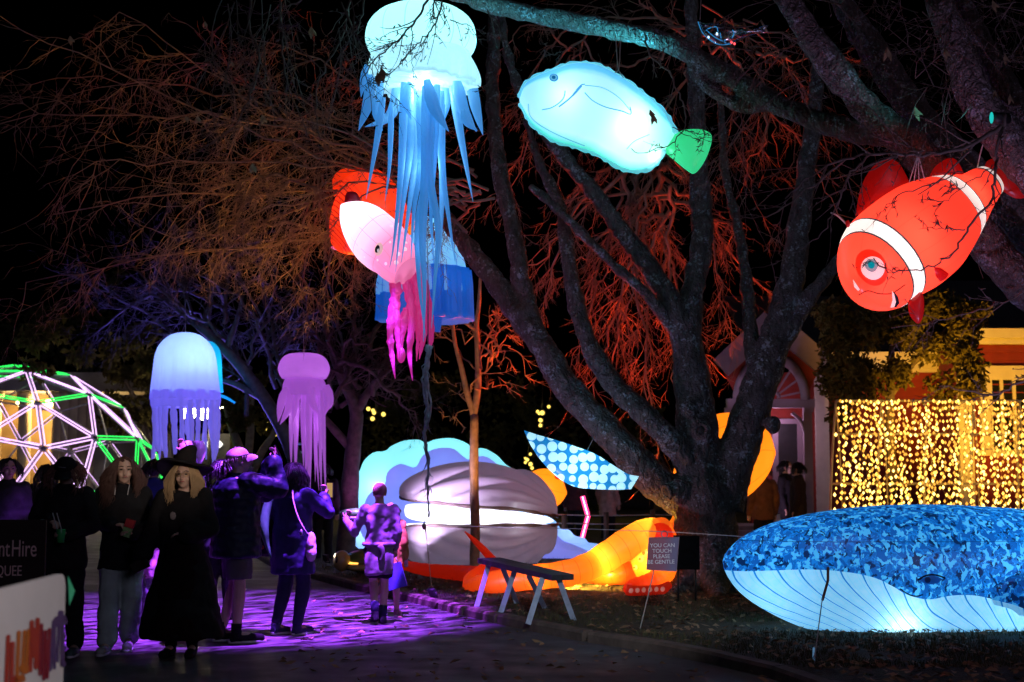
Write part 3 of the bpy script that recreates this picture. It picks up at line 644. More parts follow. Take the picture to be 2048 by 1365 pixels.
def lathe_px(cx, prof, Y, n=48, fold=None, lean=0, squash=1, m=None):
    """prof: (py, r_px); vertical axis at column cx"""
    pr = spl(prof, m or len(prof) * 4); rows = []
    for i, (y, r) in enumerate(pr):
        c = P(cx + lean * (y - prof[0][0]), y, Y); k = S(Y); row = []
        for a in np.linspace(0, 2 * math.pi, n, endpoint=False):
            rr = max(r, .3) * k * (1 + (fold(a, i / (len(pr) - 1)) if fold else 0))
            row.append(c + Vector((math.cos(a) * rr, math.sin(a) * rr * squash, 0)))
        rows.append(row)
    return MB().grid(rows, True, True)
def tent(mb, pts, Y, rmax, prof=(.55, 1, .8, .45, .06), dy=None, n=18, sides=8, flat=.6, wob=0):
    p3 = []
    for i, q in enumerate(pts):
        Yq = Y + (dy[0] + (dy[1] - dy[0]) * i / (len(pts) - 1) if dy else 0); p3.append(P(q[0], q[1], Yq))
    q = spl(p3, n); f = np.interp(np.linspace(0, 1, n), np.linspace(0, 1, len(prof)), prof)
    if wob: f = f * (1 + rng.normal(0, wob, n))
    mb.tube(q, f * rmax * S(Y), sides, True, ((0, 1, 0), flat)); return mb
def rope(name, label, pts, r=.006, parent=None, mat=None, cat='rope', group=None):
    o = MB().tube(spl(pts, 12) if len(pts) > 2 else pts, r, 6).build(name, mat or ROPE, parent)
    if parent is None: props(o, label, cat, group)
    return o
def seams(n, base, dark, uvax=1, wid=.035):
    def fn(t):
        s = t.a('ShaderNodeSeparateXYZ', {0: t.uv()}, out=uvax)
        f = t.math('FRACT', t.math('MULTIPLY', s, float(n)))
        d = t.math('ABSOLUTE', t.math('SUBTRACT', f, .5))
        return t.mix(t.math('GREATER_THAN', d, .5 - wid), base, dark)
    return fn

# ---- big white-cyan jellyfish
JY = 13.0
jf = thing('jellyfish_lantern', 'large white and blue glowing jellyfish lantern hanging from the branches', 'lantern', tuple(P(842, 400, JY)), 'jellyfish lanterns')
BELLM = lit('bell_fabric', None, .42, (.55, .95, 1), .65, seams(14, (.75, .93, .93), (.45, .75, .8), 1, .02), .15)
TENM = lit('blue_tentacle_fabric', (.44, .72, .95), .22, (.17, .58, 1), .6, None, .5, 14)
SKM = lit('skirt_fabric', (.85, .93, .96), .38, (.5, .9, 1), .6, None, .8, 22)
lathe_px(842, [(11, 4), (13, 30), (19, 62), (32, 90), (52, 107), (76, 113), (94, 110), (108, 101), (113, 92)], JY, 56, lambda a, f: .012 * abs(math.sin(7 * a))).build('bell', BELLM, jf)
lathe_px(842, [(108, 99), (118, 104), (130, 108), (142, 111), (158, 112), (172, 108), (166, 100)], JY, 96, lambda a, f: .11 * f * math.sin(9 * a + 2 * math.sin(3 * a)) + .05 * f * math.sin(23 * a)).build('ruffled_skirt', SKM, jf)
fat = [([(743, 150), (737, 205), (717, 262)], 15), ([(761, 155), (752, 220), (765, 262)], 14), ([(796, 155), (790, 212), (770, 240), (730, 254)], 15), ([(853, 160), (867, 212), (882, 240), (898, 264)], 16),
       ([(912, 155), (925, 215), (953, 264)], 16), ([(940, 150), (951, 212), (966, 271)], 14), ([(925, 220), (935, 245), (955, 262)], 11), ([(820, 165), (812, 200), (822, 240)], 13), ([(880, 160), (892, 200), (887, 245)], 13), ([(733, 130), (727, 160), (722, 195)], 9)]
for i, (p, r) in enumerate(fat):
    tent(MB(), p, JY - .3 + .25 * (i % 3), r * .85, (.5, 1, .95, .6, .05), n=16).build('short_tentacle', TENM, jf)
longs = [([(766, 195), (758, 256), (745, 330), (732, 399)], 11), ([(783, 210), (779, 330), (770, 403)], 9), ([(808, 165), (805, 293), (797, 403), (786, 500), (779, 536)], 13), ([(822, 170), (820, 300), (803, 430), (791, 545)], 12),
         ([(834, 173), (834, 293), (820, 403), (803, 525)], 14), ([(852, 173), (852, 330), (845, 470), (849, 580), (847, 684)], 17), ([(860, 180), (858, 330), (836, 450), (838, 560), (851, 676)], 15), ([(882, 183), (884, 330), (898, 440), (910, 523)], 13),
         ([(904, 165), (922, 275), (946, 404)], 14), ([(885, 300), (884, 400), (879, 536)], 10), ([(866, 200), (858, 340), (876, 455), (870, 560), (863, 657)], 14), ([(874, 170), (868, 300), (862, 430), (868, 520)], 13), ([(838, 170), (842, 320), (828, 420), (822, 520)], 13)]
for i, (p, r) in enumerate(longs):
    tent(MB(), p, JY - .25 + .12 * (i % 5), r * .68, (.75, 1, .85, .6, .35, .05), n=24).build('long_tentacle', TENM, jf)
lamp(P(842, 70, JY), (.45, .95, 1), 9, jf, .1); lamp(P(840, 175, JY), (.5, .9, 1), 24, jf, .1); lamp(P(848, 330, JY), (.3, .65, 1), 7, jf, .1); lamp(P(850, 500, JY), (.5, .65, 1), 2, jf, .1)
# frayed rope below it
fr = MB()
for k in range(5):
    pts = [(858 + 5 * math.sin(k * 1.3), 690), (850 + 5 * math.sin(k * 2 + 1), 760), (857 + 5 * math.sin(k + 2), 820), (849 + 3 * math.sin(k * 3), 870), (856 + 2 * math.sin(k), 920), (855, 960), (858, 1035)]
    q = spl([P(x, y, 13.6) for x, y in pts], 40); q += rng.normal(0, .006, q.shape)
    fr.tube(q, np.linspace(.014, .004, 40), 5)
for k in range(26):
    y = rng.uniform(700, 1000); c0 = P(855, y, 13.6); fr.tube([c0, c0 + Vector((rng.normal(0, .03), rng.normal(0, .03), -.05)), c0 + Vector((rng.normal(0, .04), 0, -.14))], [.006, .005, .001], 4)
fr.tube([P(856, 690, 13.6), P(856, 560, 13.5), P(845, 120, 13.05)], .006, 5)
props(fr.build('frayed_rope', pm('frayed_rope', (.45, .5, .6), .9, .3, 20, .5)), 'frayed grey rope dangling below the large jellyfish lantern', 'rope')

# ---- green-white parrotfish
def px5(l): return [(960 + .3224 * x, 60 + .3224 * y) for x, y in l]
FT = px5([(245, 420), (268, 350), (335, 298), (430, 258), (560, 214), (700, 214), (830, 268), (960, 356), (1080, 450), (1160, 532), (1200, 600), (1216, 642)])
FB = px5([(248, 455), (290, 535), (340, 602), (450, 682), (580, 722), (700, 762), (800, 816), (880, 862), (960, 878), (1060, 858), (1125, 792), (1140, 745)])
FY = 12.8
fs = thing('fish_lantern', 'pale blue and green glowing fish lantern hanging under a limb', 'lantern', tuple(P(1210, 345, FY)))
def fishcol(t):
    s = t.a('ShaderNodeSeparateXYZ', {0: t.uv()}); u, v = s, t.n[-1].outputs[1]
    d = t.math('ABSOLUTE', t.math('SUBTRACT', t.math('FRACT', t.math('ADD', v, .5)), .5))     # 0 at the back
    wob = t.math('MULTIPLY', t.noise(t.obj(), 3, 3), .05)
    c = t.ramp(t.math('ADD', d, wob), [(.05, (.5, .85, .95)), (.08, (.16, .5, .82)), (.13, (.2, .58, .85)), (.17, (.7, .93, .97)), (.42, (.8, .95, .93)), (.47, (.35, .85, .75)), (.5, (.12, .75, .55))])
    c2 = t.ramp(t.math('ADD', u, t.math('MULTIPLY', t.noise(t.obj(), 2, 2), .1)), [(.0, (.74, .86, 1)), (.4, (.95, .99, .98)), (.8, (.9, 1, .97)), (1, (.6, 1, .85))])
    return t.mix(1.0, c, c2, 'MULTIPLY')
FISHM = lit('fish_fabric', None, .32, (.85, 1, 1), .65, fishcol, .25, 6)
TAILM = lit('fish_tail_fabric', (.14, .82, .5), .42, (.4, 1, .7), .6, None, .5, 8)
body = loft_px(FT, FB, FY, FY + .1, lambda u: .5 * (1 - .5 * max(0, u - .8) / .2), 52, 32, .92).build('body', FISHM, fs); bt = bvh(body)
tl = px5([(1205, 640), (1290, 618), (1380, 620), (1437, 655), (1425, 740), (1385, 830), (1332, 892), (1290, 878), (1200, 805), (1142, 748), (1170, 690)])
MB().pillow(spl([P(x, y, FY + .1) for x, y in tl] + [P(*tl[0], FY + .1)], 44)[:-1], (0, 1, 0), .09).build('tail_fin', TAILM, fs)
FRM = lit('fish_frill', (.45, .85, .95), .3, (.5, .95, 1), .6, None, .8, 30)
for nm, pts in (('dorsal_frill', FT), ('belly_frill', FB)):
    q = spl([P(x, y, FY + .05) for x, y in pts], 90); rr = np.array([.022 + .007 * math.sin(i * 1.1 + math.sin(i * .7)) for i in range(90)])
    MB().tube(q, rr, 7).build(nm, FRM, fs)
ey = patch(bt, circ(1108, 157, 9, 7.5, 18), 'eye', BLUEINK, fs, .008); patch(bt, circ(1108, 157, 6.5, 5.5, 16), 'eye_ring', lit('pale_ring', (.5, .85, .9), .4, (.6, 1, 1)), ey, .012); patch(bt, circ(1108, 157, 4, 3.4, 12), 'pupil', lit('pupil_blue', (.03, .25, .45), .25, (.3, .8, 1)), ey, .016)
for l, r in (([(385, 497), (440, 485), (490, 455), (520, 420), (528, 380)], .007), ([(490, 478), (540, 440), (590, 395), (630, 350)], .010), ([(560, 425), (620, 350), (650, 338)], .008), ([(650, 390), (700, 440), (780, 480), (880, 505), (935, 525), (930, 480)], .007), ([(650, 345), (760, 360), (860, 420), (932, 500)], .005), ([(300, 460), (310, 530), (370, 590), (500, 660), (650, 720)], .006), ([(910, 740), (960, 690), (1050, 650)], .004)):
    stroke(bt, px5(l), 'printed_line', lit('soft_blue_print', (.22, .55, .85), .34, (.6, .9, 1)), fs, r * .75, 24)
lamp(P(1260, 255, FY), (.8, 1, .95), 5.5, fs, .12); lamp(P(1310, 312, FY), (.5, 1, .8), 3.5, fs, .06); lamp(P(1130, 200, FY), (.45, .8, 1), 4, fs, .1); spot(P(1230, 128, FY + .2), P(1260, 70, 13.4), (.05, .6, .75), 45, 160, .8, fs, .05, 'added_spill'); spot(P(1000, 90, FY), P(1000, 10, 13.6), (.05, .6, .8), 40, 140, .8, fs, .05, 'added_spill')  # spill spots are added to carry the lantern glow onto the limb
rope('cord', '', [P(1231, 70, 13.1), P(1237, 141, FY), P(1242, 70, 13.1)], .005, fs)
rope('cord', '', [P(1237, 141, FY), P(1225, 150, FY)], .005, fs); rope('cord', '', [P(1237, 141, FY), P(1247, 156, FY)], .005, fs)

# ---- clownfish
CT = [(1711, 570), (1700, 545), (1692, 512), (1690, 482), (1700, 450), (1730, 420), (1783, 382), (1830, 364), (1879, 355), (1915, 353), (1940, 342), (1957, 336)]
CB = [(1722, 584), (1752, 607), (1785, 615), (1813, 609), (1843, 590), (1877, 571), (1912, 541), (1937, 505), (1957, 468), (1974, 435), (1989, 408), (2003, 386)]
cf = thing('clownfish_lantern', 'orange clownfish lantern with white bands, hanging nose down', 'lantern', tuple(P(1800, 620, 10.8)))
def clowncol(t):
    s = t.a('ShaderNodeSeparateXYZ', {0: t.uv()}, out=0)
    O = (1, .085, .045); W = (.8, .97, .95); K = (.01, .03, .04)
    seam = t.math('GREATER_THAN', t.math('ABSOLUTE', t.math('SUBTRACT', t.math('FRACT', t.math('MULTIPLY', t.a('ShaderNodeSeparateXYZ', {0: t.uv()}, out=1), 10.0)), .5)), .492)
    c = t.ramp(s, [(0, O), (.235, K), (.243, W), (.305, K), (.313, O), (.715, K), (.722, W), (.785, K), (.792, O), (.972, K), (.978, W)], 'CONSTANT')
    return t.mix(t.math('MULTIPLY', seam, .45), c, (.35, .02, .01))
CLM = lit('clownfish_fabric', None, .42, (1, .9, .9), .6, clowncol, .15, 5)
CFM = lit('clownfish_fin', (.6, .02, .02), .16, (1, .5, .4), .5, None, .5, 12)
body = loft_px(CT, CB, 10.5, 11.7, lambda u: .82 - .15 * u, 64, 36, .95).build('body', CLM, cf); bt = bvh(body)
def fin(o, nm, Y, th=.05, mat=CFM, par=cf): return MB().pillow(spl([P(x, y, Y) for x, y in o] + [P(*o[0], Y)], 30)[:-1], (0, 1, 0), th).build(nm, mat, par)
fin([(1711, 432), (1722, 375), (1744, 336), (1770, 318), (1795, 324), (1811, 349), (1816, 372), (1770, 410)], 'dorsal_fin', 11.2)
fin([(1856, 358), (1872, 332), (1902, 316), (1919, 329), (1926, 355), (1890, 362)], 'dorsal_fin', 11.5)
fin([(1965, 350), (1975, 322), (2005, 318), (2040, 340), (2062, 385), (2035, 398), (2002, 380)], 'tail_fin', 11.75, .04)
fin([(1815, 603), (1843, 585), (1848, 622), (1838, 648), (1820, 632)], 'pelvic_fin', 10.75, .04)
patch(bt, [(1866, 534), (1880, 536), (1895, 546), (1888, 556), (1878, 562), (1869, 552)], 'pectoral_fin', CFM, cf, .01, 4, dome=.03)
OVM = lit('clownfish_brow', (.8, .07, .03), .3, (1, .8, .8))
patch(bt, circ(1743, 536, 30, 38, 22, -.5), 'eye_socket', OVM, cf, .006)
ey = patch(bt, circ(1745, 538, 23, 23, 22), 'eye', lit('eye_white', (.9, .92, .95), .55, (1, 1, 1)), cf, .014, dome=.01)
patch(bt, circ(1741, 534, 12, 13, 18), 'iris', lit('eye_grey', (.3, .35, .42), .3), ey, .028); patch(bt, circ(1741, 533, 6.5, 8, 14), 'pupil', lit('eye_teal', (.0, .35, .4), .5, (.3, 1, 1)), ey, .034)
mo = patch(bt, [(1783, 582), (1791, 592), (1794, 605), (1788, 613), (1780, 614), (1784, 600)], 'mouth', lit('mouth_white', (.85, .95, .95), .5), cf, .008, 4)
patch(bt, [(1785, 582), (1794, 592), (1797, 604), (1791, 612), (1787, 612), (1790, 602)], 'lip', INK, mo, .014, 4)
stroke(bt, [(1718, 590), (1735, 582), (1760, 588), (1785, 586), (1810, 570)], 'smile_line', pm('smile_line', (.2, .01, .01)), cf, .004, 20)
patch(bt, [(1707, 560), (1711, 566), (1720, 579), (1717, 582), (1709, 574)], 'far_eye', lit('eye_white', None), cf, .01, 3)
lamp(P(1800, 500, 10.9), (1, .85, .8), 7, cf, .12); lamp(P(1930, 400, 11.45), (1, .8, .7), 2.5, cf, .06); lamp(P(1740, 550, 10.7), (1, .9, .85), 2, cf, .08)
for x, y in ((1818, 366), (1828, 363), (1838, 361), (1849, 359)): rope('cord', '', [P(1836, 308, 10.9), P(x, y, 11)], .004, cf)
MB().tube([P(1836, 306, 10.9) + Vector((.03 * math.cos(a) + .03, 0, .02 * math.sin(a))) for a in np.linspace(0, 6.28, 12)], .005, 5).build('knot', ROPE, cf)
rope('cord', '', [P(1955, 335, 11.7), P(1960, 310, 11.6), P(1974, 262, 11.5)], .006, cf); rope('cord', '', [P(1692, 448, 10.8), P(1675, 432, 10.6), P(1662, 426, 10.4)], .006, cf)
fin([(1690, 445), (1697, 441), (1700, 452), (1694, 455)], 'tether_tab', 10.75, .02)

# ---- whale
WY = 13.75; k = S(WY)
wt = [(1446, 1122), (1456, 1103), (1480, 1080), (1515, 1060), (1560, 1043), (1620, 1029), (1690, 1018), (1770, 1011), (1860, 1009), (1960, 1013), (2060, 1020), (2200, 1036), (2400, 1070), (2600, 1120), (2780, 1175), (2900, 1215)]
wb = [(1447, 1128), (1456, 1152), (1478, 1182), (1510, 1208), (1555, 1234), (1610, 1257), (1680, 1274), (1770, 1284), (1860, 1287), (1960, 1288), (2060, 1288), (2200, 1287), (2400, 1282), (2600, 1270), (2780, 1258), (2900, 1245)]
wh = thing('whale_lantern', 'huge blue camouflage whale inflatable with white pleated belly lying on the grass', 'inflatable', tuple(G(1760, 1290, LZ)))
o0 = ORG[wh.name]
bpx = [(1440, 1146), (1480, 1146), (1540, 1142), (1600, 1139), (1660, 1142), (1720, 1153), (1760, 1171), (1800, 1192), (1835, 1198), (1870, 1192), (1910, 1190), (1950, 1196), (2000, 1213), (2060, 1235), (2150, 1250), (2400, 1262)]
def whalecol(t):
    o = t.obj(); sx = t.a('ShaderNodeSeparateXYZ', {0: o}); nd = t.n[-1]; x, y, z = nd.outputs[0], nd.outputs[1], nd.outputs[2]
    x0, x1 = P(1440, 1146, WY).x - o0.x, P(2400, 1146, WY).x - o0.x
    z0, z1 = 0.0, 1.0
    fc = t.n.new('ShaderNodeFloatCurve'); cu = fc.mapping.curves[0]
    pts = []
    for a, b in bpx:
        q = P(a, b, WY - .35) - o0; qq = P(a, b, WY) - o0; pts.append(((qq.x - x0) / (x1 - x0), q.z))
    cu.points[0].location = pts[0]; cu.points[1].location = pts[-1]
    for p_ in pts[1:-1]: cu.points.new(*p_)
    fc.mapping.update()
    xn = t.math('DIVIDE', t.math('SUBTRACT', x, x0), x1 - x0); t.t.links.new(xn, fc.inputs[1])
    d = t.math('SUBTRACT', fc.outputs[0], z)                        # >0 : belly
    bel = t.math('GREATER_THAN', d, 0.0)
    # camouflage print
    w1 = t.noise(o, 9, 2, .5, 1); ov = t.a('ShaderNodeVectorMath', {0: o, 1: t.a('ShaderNodeVectorMath', {0: w1, 'Scale': .12}, operation='SCALE')}, operation='ADD')
    mp = t.a('ShaderNodeMapping', {'Vector': ov, 'Scale': (1.2, 1, .9), 'Rotation': (0, .6, 0)})
    a1 = t.ramp(t.noise(mp, 15, 2.2, .55), [(0, (.012, .13, .42)), (.5, (.02, .26, .66)), (.58, (.015, .16, .47))], 'CONSTANT')
    mp2 = t.a('ShaderNodeMapping', {'Vector': ov, 'Location': (7, 3, 1), 'Scale': (1, 1, .8), 'Rotation': (0, .5, 0)})
    f2 = t.ramp(t.noise(mp2, 18, 2.5, .55), [(0, (0,) * 3), (.56, (1,) * 3)], 'CONSTANT')
    mp3 = t.a('ShaderNodeMapping', {'Vector': ov, 'Location': (17, 5, 9), 'Scale': (1, 1, .8)})
    f3 = t.ramp(t.noise(mp3, 17, 2.5, .55), [(0, (0,) * 3), (.57, (1,) * 3)], 'CONSTANT')
    cam_ = t.mix(f2, t.mix(f3, a1, (.006, .03, .10)), (.16, .58, .92))
    seam = t.math('LESS_THAN', t.math('ABSOLUTE', t.math('SUBTRACT', z, .93 - o0.z)), .004)
    cam_ = t.mix(t.math('MULTIPLY', seam, .6), cam_, (.005, .03, .09))
    # pleats
    g = t.math('SUBTRACT', x, t.math('ADD', t.math('MULTIPLY', d, .3), t.math('MULTIPLY', t.math('MULTIPLY', d, d), 2.6)))
    g = t.math('ADD', g, t.math('MULTIPLY', t.noise(o, 2.2, 2), .07))
    fr_ = t.math('ABSOLUTE', t.math('SUBTRACT', t.math('FRACT', t.math('MULTIPLY', g, 5.2)), .5))
    fr2 = t.math('ABSOLUTE', t.math('SUBTRACT', t.math('FRACT', t.math('MULTIPLY', g, 10.4)), .5))
    ln = t.math('LESS_THAN', fr_, .045); ln2 = t.math('MULTIPLY', t.math('LESS_THAN', fr2, .05), .45)
    wcol = t.ramp(t.noise(o, 14, 6, .7), [(.3, (.58, .78, .93)), (.6, (.80, .92, .98))])
    wcol = t.mix(ln2, wcol, (.3, .6, .85)); wcol = t.mix(ln, wcol, (.03, .28, .6))
    return t.mix(bel, cam_, wcol)
WHM = lit('whale_print', None, .42, (.35, .78, 1), .6, whalecol, .45, 7)
body = loft_px(wt, wb, WY, WY + .9, lambda u: 1.0 if u > .1 else .75 + 2.5 * u, 90, 44, .85)
# puckered lip ridges along the snout
whb = body.build('body', WHM, wh); bt = bvh(whb)
for yy, x0_, x1_ in ((1105, 1462, 1760), (1125, 1452, 1730), (1140, 1450, 1720)):
    pass
FINM = WHM
fm = MB(); tent(fm, [(1985, 1195), (2040, 1188), (2110, 1215), (2200, 1255)], WY - .75, 42, (.35, 1, .9, .7, .3), n=20, sides=16, flat=.5); fm.build('flipper', WHM, wh)
ey = patch(bt, [(1839, 1161), (1850, 1154), (1862, 1151), (1875, 1154), (1885, 1159), (1875, 1166), (1862, 1169), (1849, 1167)], 'eye', lit('whale_eye', (.02, .12, .35), .35, (.3, .7, 1)), wh, .012, 4)
patch(bt, circ(1854, 1160, 6, 6, 14), 'pupil', lit('whale_pupil', (.01, .04, .12), .2, (.3, .7, 1)), ey, .018, 3)
stroke(bt, [(1836, 1160), (1850, 1152.5), (1863, 1150), (1877, 1152), (1890, 1157)], 'eyelid', INK, wh, .008, 16)
stroke(bt, [(1800, 1178), (1815, 1188), (1830, 1193), (1846, 1190)], 'mouth_corner', INK, wh, .006, 14)
lamp(P(1800, 1240, WY - .2), (.5, .85, 1), 10, wh, .15); lamp(P(1560, 1160, WY), (.35, .75, 1), 4, wh, .12); lamp(P(2000, 1160, WY + .2), (.35, .75, 1), 18, wh, .15); lamp(P(2350, 1180, WY + .4), (.3, .7, 1), 15, wh, .15); lamp(P(1827, 1272, WY - .42), (.8, 1, 1), .5, wh, .03)
tp = thing('tether', 'thin tether strap running from the whale snout to a ground peg', 'tether', tuple(G(1628, 1338, LZ)))
h, nn = hit(bt, 1656, 1135)
MB().tube([h, h + Vector((-.01, -.03, -.12)), P(1645, 1200, h.y - .5)], .013, 7).build('webbing', pm('webbing', (.25, .13, .08), .9), tp)
MB().tube([P(1645, 1195, h.y - .47), G(1628, 1325, LZ)], .005, 5).build('rope', ROPE, tp)
MB().tube([G(1627, 1338, LZ) + Vector((0, 0, -.02)), G(1628, 1310, LZ) + Vector((0, 0, .05))], .012, 6).build('peg', STEEL, tp)

# ---- spotted blue lantern on the left limb
KY = 17.0
kt = thing('whale_shark_lantern', 'blue lantern covered in white spots slung below the left limb of the large tree', 'lantern', tuple(P(1160, 980, KY)))
def spots(sc_, a, b, th=(.30, .36)):
    def fn(t):
        v = t.n.new('ShaderNodeTexVoronoi'); v.inputs['Scale'].default_value = sc_; v.inputs['Randomness'].default_value = .38
        mp = t.a('ShaderNodeMapping', {'Vector': t.obj(), 'Scale': (1, 0, 1)}); t.t.links.new(mp, v.inputs['Vector']); v.feature = 'F1'
        return t.mix(t.ramp(v.outputs[0], [(th[0], (1,) * 3), (th[1], (0,) * 3)]), a, b)
    return fn
SPM = lit('spotted_fabric', None, .55, (.5, .9, 1), .6, spots(8.4, (.02, .22, .48), (.88, .97, 1), (.47, .52)), .1)
body = loft_px([(1048, 861), (1075, 870), (1110, 880), (1150, 893), (1190, 908), (1225, 930), (1255, 948), (1278, 953)], [(1049, 864), (1062, 892), (1085, 925), (1115, 955), (1150, 974), (1195, 979), (1235, 980), (1262, 979)], KY, KY - .1, .75, 46, 28).build('body', SPM, kt)
lamp(P(1160, 935, KY), (.5, .9, 1), 4.5, kt, .1); rope('cord', '', [P(1175, 900, KY), P(1190, 870, 17.6), P(1195, 850, 18)], .005, kt)
spot(P(1165, 905, KY + .05), P(1190, 850, 18.1), (.1, .6, 1), 14, 120, .9, kt, .1, 'added_spill')  # added spot, carries the lantern glow up to the tree limb

# ---- pink squid, red fish and blue lantern behind
def px4(l): return [(600 + .337 * x, 320 + .337 * y) for x, y in l]
QY = 16.5
sq = thing('squid_lantern', 'pink glowing squid lantern with crinkled magenta arms', 'lantern', tuple(P(790, 760, QY)))
def sqcol(t):
    s = t.a('ShaderNodeSeparateXYZ', {0: t.uv()}); u, v = s, t.n[-1].outputs[1]
    f = t.math('ABSOLUTE', t.math('SUBTRACT', t.math('FRACT', t.math('MULTIPLY', v, 11.0)), .5))
    g = t.math('ABSOLUTE', t.math('SUBTRACT', t.math('FRACT', t.math('MULTIPLY', u, 4.0)), .5))
    l = t.math('MAXIMUM', t.math('GREATER_THAN', f, .485), t.math('GREATER_THAN', g, .488))
    c = t.ramp(u, [(0, (.95, .55, .75)), (.3, (1, .85, .92)), (.6, (1, .75, .85)), (.75, (.95, .4, .62)), (1, (.9, .35, .55))])
    vo = t.n.new('ShaderNodeTexVoronoi'); vo.inputs['Scale'].default_value = 7; t.t.links.new(t.obj(), vo.inputs['Vector'])
    c = t.mix(t.ramp(vo.outputs[0], [(.16, (1,) * 3), (.2, (0,) * 3)]), c, (1, .95, .97))
    return t.mix(t.math('MULTIPLY', l, .7), c, (.5, .2, .35))
SQM = lit('squid_fabric', None, .40, (1, .85, .95), .6, sqcol, .1)
body = loft_px(px4([(252, 262), (300, 254), (390, 256), (470, 285), (540, 335), (610, 400), (655, 460), (685, 530), (695, 590)]), px4([(242, 292), (250, 400), (285, 500), (335, 580), (400, 640), (450, 668), (495, 705), (535, 728), (570, 735)]), QY, QY - .5, .85, 50, 34).build('mantle', SQM, sq); bt = bvh(body)
fin(px4([(262, 262), (268, 215), (285, 190), (335, 195), (360, 250), (330, 258)]), 'mantle_fin', QY + .1, .03, lit('squid_fin', (.25, .02, .05), .1, (1, .3, .4)), sq)
ey = patch(bt, circ(758, 499, 8.5, 13, 18, .2), 'eye', lit('squid_eye', (.75, .72, .62), .35), sq, .01, 4, dome=.02); patch(bt, circ(757, 499, 4.5, 7.5, 14, .2), 'pupil', INK, ey, .035, 3); patch(bt, circ(759, 502, 1.6, 3, 8), 'glint', lit('eye_white', None), ey, .04, 2)
ARM = lit('squid_arm_fabric', (.95, .22, .55), .16, (1, .25, .75), .5, None, 1.0, 26)
arms = [[(545, 640), (575, 760), (545, 900), (535, 1040), (548, 1180), (565, 1300)], [(590, 600), (640, 760), (662, 950), (650, 1150), (668, 1312)], [(640, 560), (690, 800), (702, 1000), (692, 1195)], [(690, 600), (742, 780), (772, 950), (772, 1100), (740, 1255)], [(560, 660), (570, 900), (590, 1200)], [(630, 880), (602, 1040), (598, 1150)], [(715, 760), (735, 1000), (708, 1185)], [(520, 640), (550, 700), (560, 860), (545, 1000)]]
for i, a in enumerate(arms):
    mb = MB(); tent(mb, px4(a), QY - .45 + .1 * (i % 4), 9.5, (.7, 1, .95, .8, .5, .08), n=34, sides=9, flat=.9, wob=.12); mb.build('arm', ARM, sq)
mb = MB(); mb.ell(P(*px4([(600, 1160)])[0], QY - .4), (.05, .03, .09)); mb.build('club', ARM, sq)
lamp(P(722, 440, QY - .05), (1, .85, .97), 13, sq, .1); lamp(P(775, 520, QY - .2), (1, .6, .85), 3, sq, .08); lamp(P(805, 610, QY - .75), (1, .35, .85), 2.2, sq, .05)
rope('cord', '', px4 and [P(770, 415, QY), P(775, 380, QY + .3), P(790, 330, QY + 1)], .004, sq)
RY = 18.2
rf = thing('fish_lantern', 'red orange ribbed fish lantern hanging behind the pink squid', 'lantern', tuple(P(730, 500, RY)))
def redcol(t):
    s = t.a('ShaderNodeSeparateXYZ', {0: t.uv()}, out=0)
    f = t.math('FRACT', t.math('MULTIPLY', s, 22.0)); l = t.math('LESS_THAN', f, .35)
    msk = t.ramp(s, [(.0, (0,) * 3), (.25, (0,) * 3), (.4, (1,) * 3), (.9, (1,) * 3), (1, (0,) * 3)])
    return t.mix(t.math('MULTIPLY', l, msk), (1, .11, .03), (.5, .025, .015))
RDM = lit('redfish_fabric', None, .42, (1, .6, .5), .6, redcol, .2)
loft_px([(752, 352), (720, 345), (700, 350), (684, 366), (672, 392), (662, 425), (658, 455), (660, 478), (668, 492)], [(830, 440), (800, 470), (770, 495), (748, 506), (728, 510), (708, 510), (692, 508), (680, 503), (674, 497)], RY, RY - .2, .6, 40, 26).build('body', RDM, rf)
RD2 = lit('redfish_fin', (1, .12, .02), .42, (1, .5, .3))
fin([(668, 395), (665, 360), (680, 341), (705, 336), (735, 342), (735, 360), (690, 372)], 'dorsal_fin', RY + .1, .05, RD2, rf); fin([(735, 345), (752, 338), (785, 362), (808, 395), (815, 440), (780, 450), (750, 400)], 'back_fin', RY + .1, .06, RD2, rf)
fin([(675, 490), (662, 494), (668, 500), (692, 503), (700, 495)], 'lower_fin', RY - .1, .03, lit('redfish_tip', (.9, .3, .7), .4), rf)
lamp(P(745, 430, RY), (1, .6, .4), 4, rf, .1); lamp(P(685, 440, RY), (1, .5, .35), 1.5, rf, .08)
fin([(812, 430), (826, 428), (830, 455), (818, 470)], 'side_fin', RY + .05, .04, lit('redfish_amber', (1, .35, .02), .5), rf)
BY = 19.8
bl = thing('jellyfish_lantern', 'blue jellyfish lantern with straight pleated curtain hanging behind the pink squid', 'lantern', tuple(P(850, 660, BY)), 'jellyfish lanterns')
lathe_px(845, [(432, 3), (438, 25), (452, 48), (480, 68), (520, 84), (560, 92), (590, 94), (592, 88)], BY, 40).build('bell', lit('blue_bell', None, .26, (.35, .75, 1), .6, seams(10, (.55, .85, .98), (.2, .5, .8), 1, .03)), bl)
BCM = lit('blue_curtain', (.05, .33, .85), .15, (.3, .65, 1), .6, None, .4, 8)
lathe_px(850, [(540, 90), (570, 93), (600, 94), (630, 95), (642, 96)], BY, 120, lambda a, f: .035 * math.sin(14 * a) + .02 * math.sin(37 * a), m=10).build('curtain', BCM, bl)
tent(MB(), [(868, 560), (872, 620), (868, 664)], BY - .5, 14, (1, 1, 1, .9), flat=.25).build('curtain_strip', BCM, bl)
lamp(P(850, 540, BY), (.3, .75, 1), 10, bl, .12); lamp(P(850, 480, BY), (.4, .85, 1), 4, bl, .12)

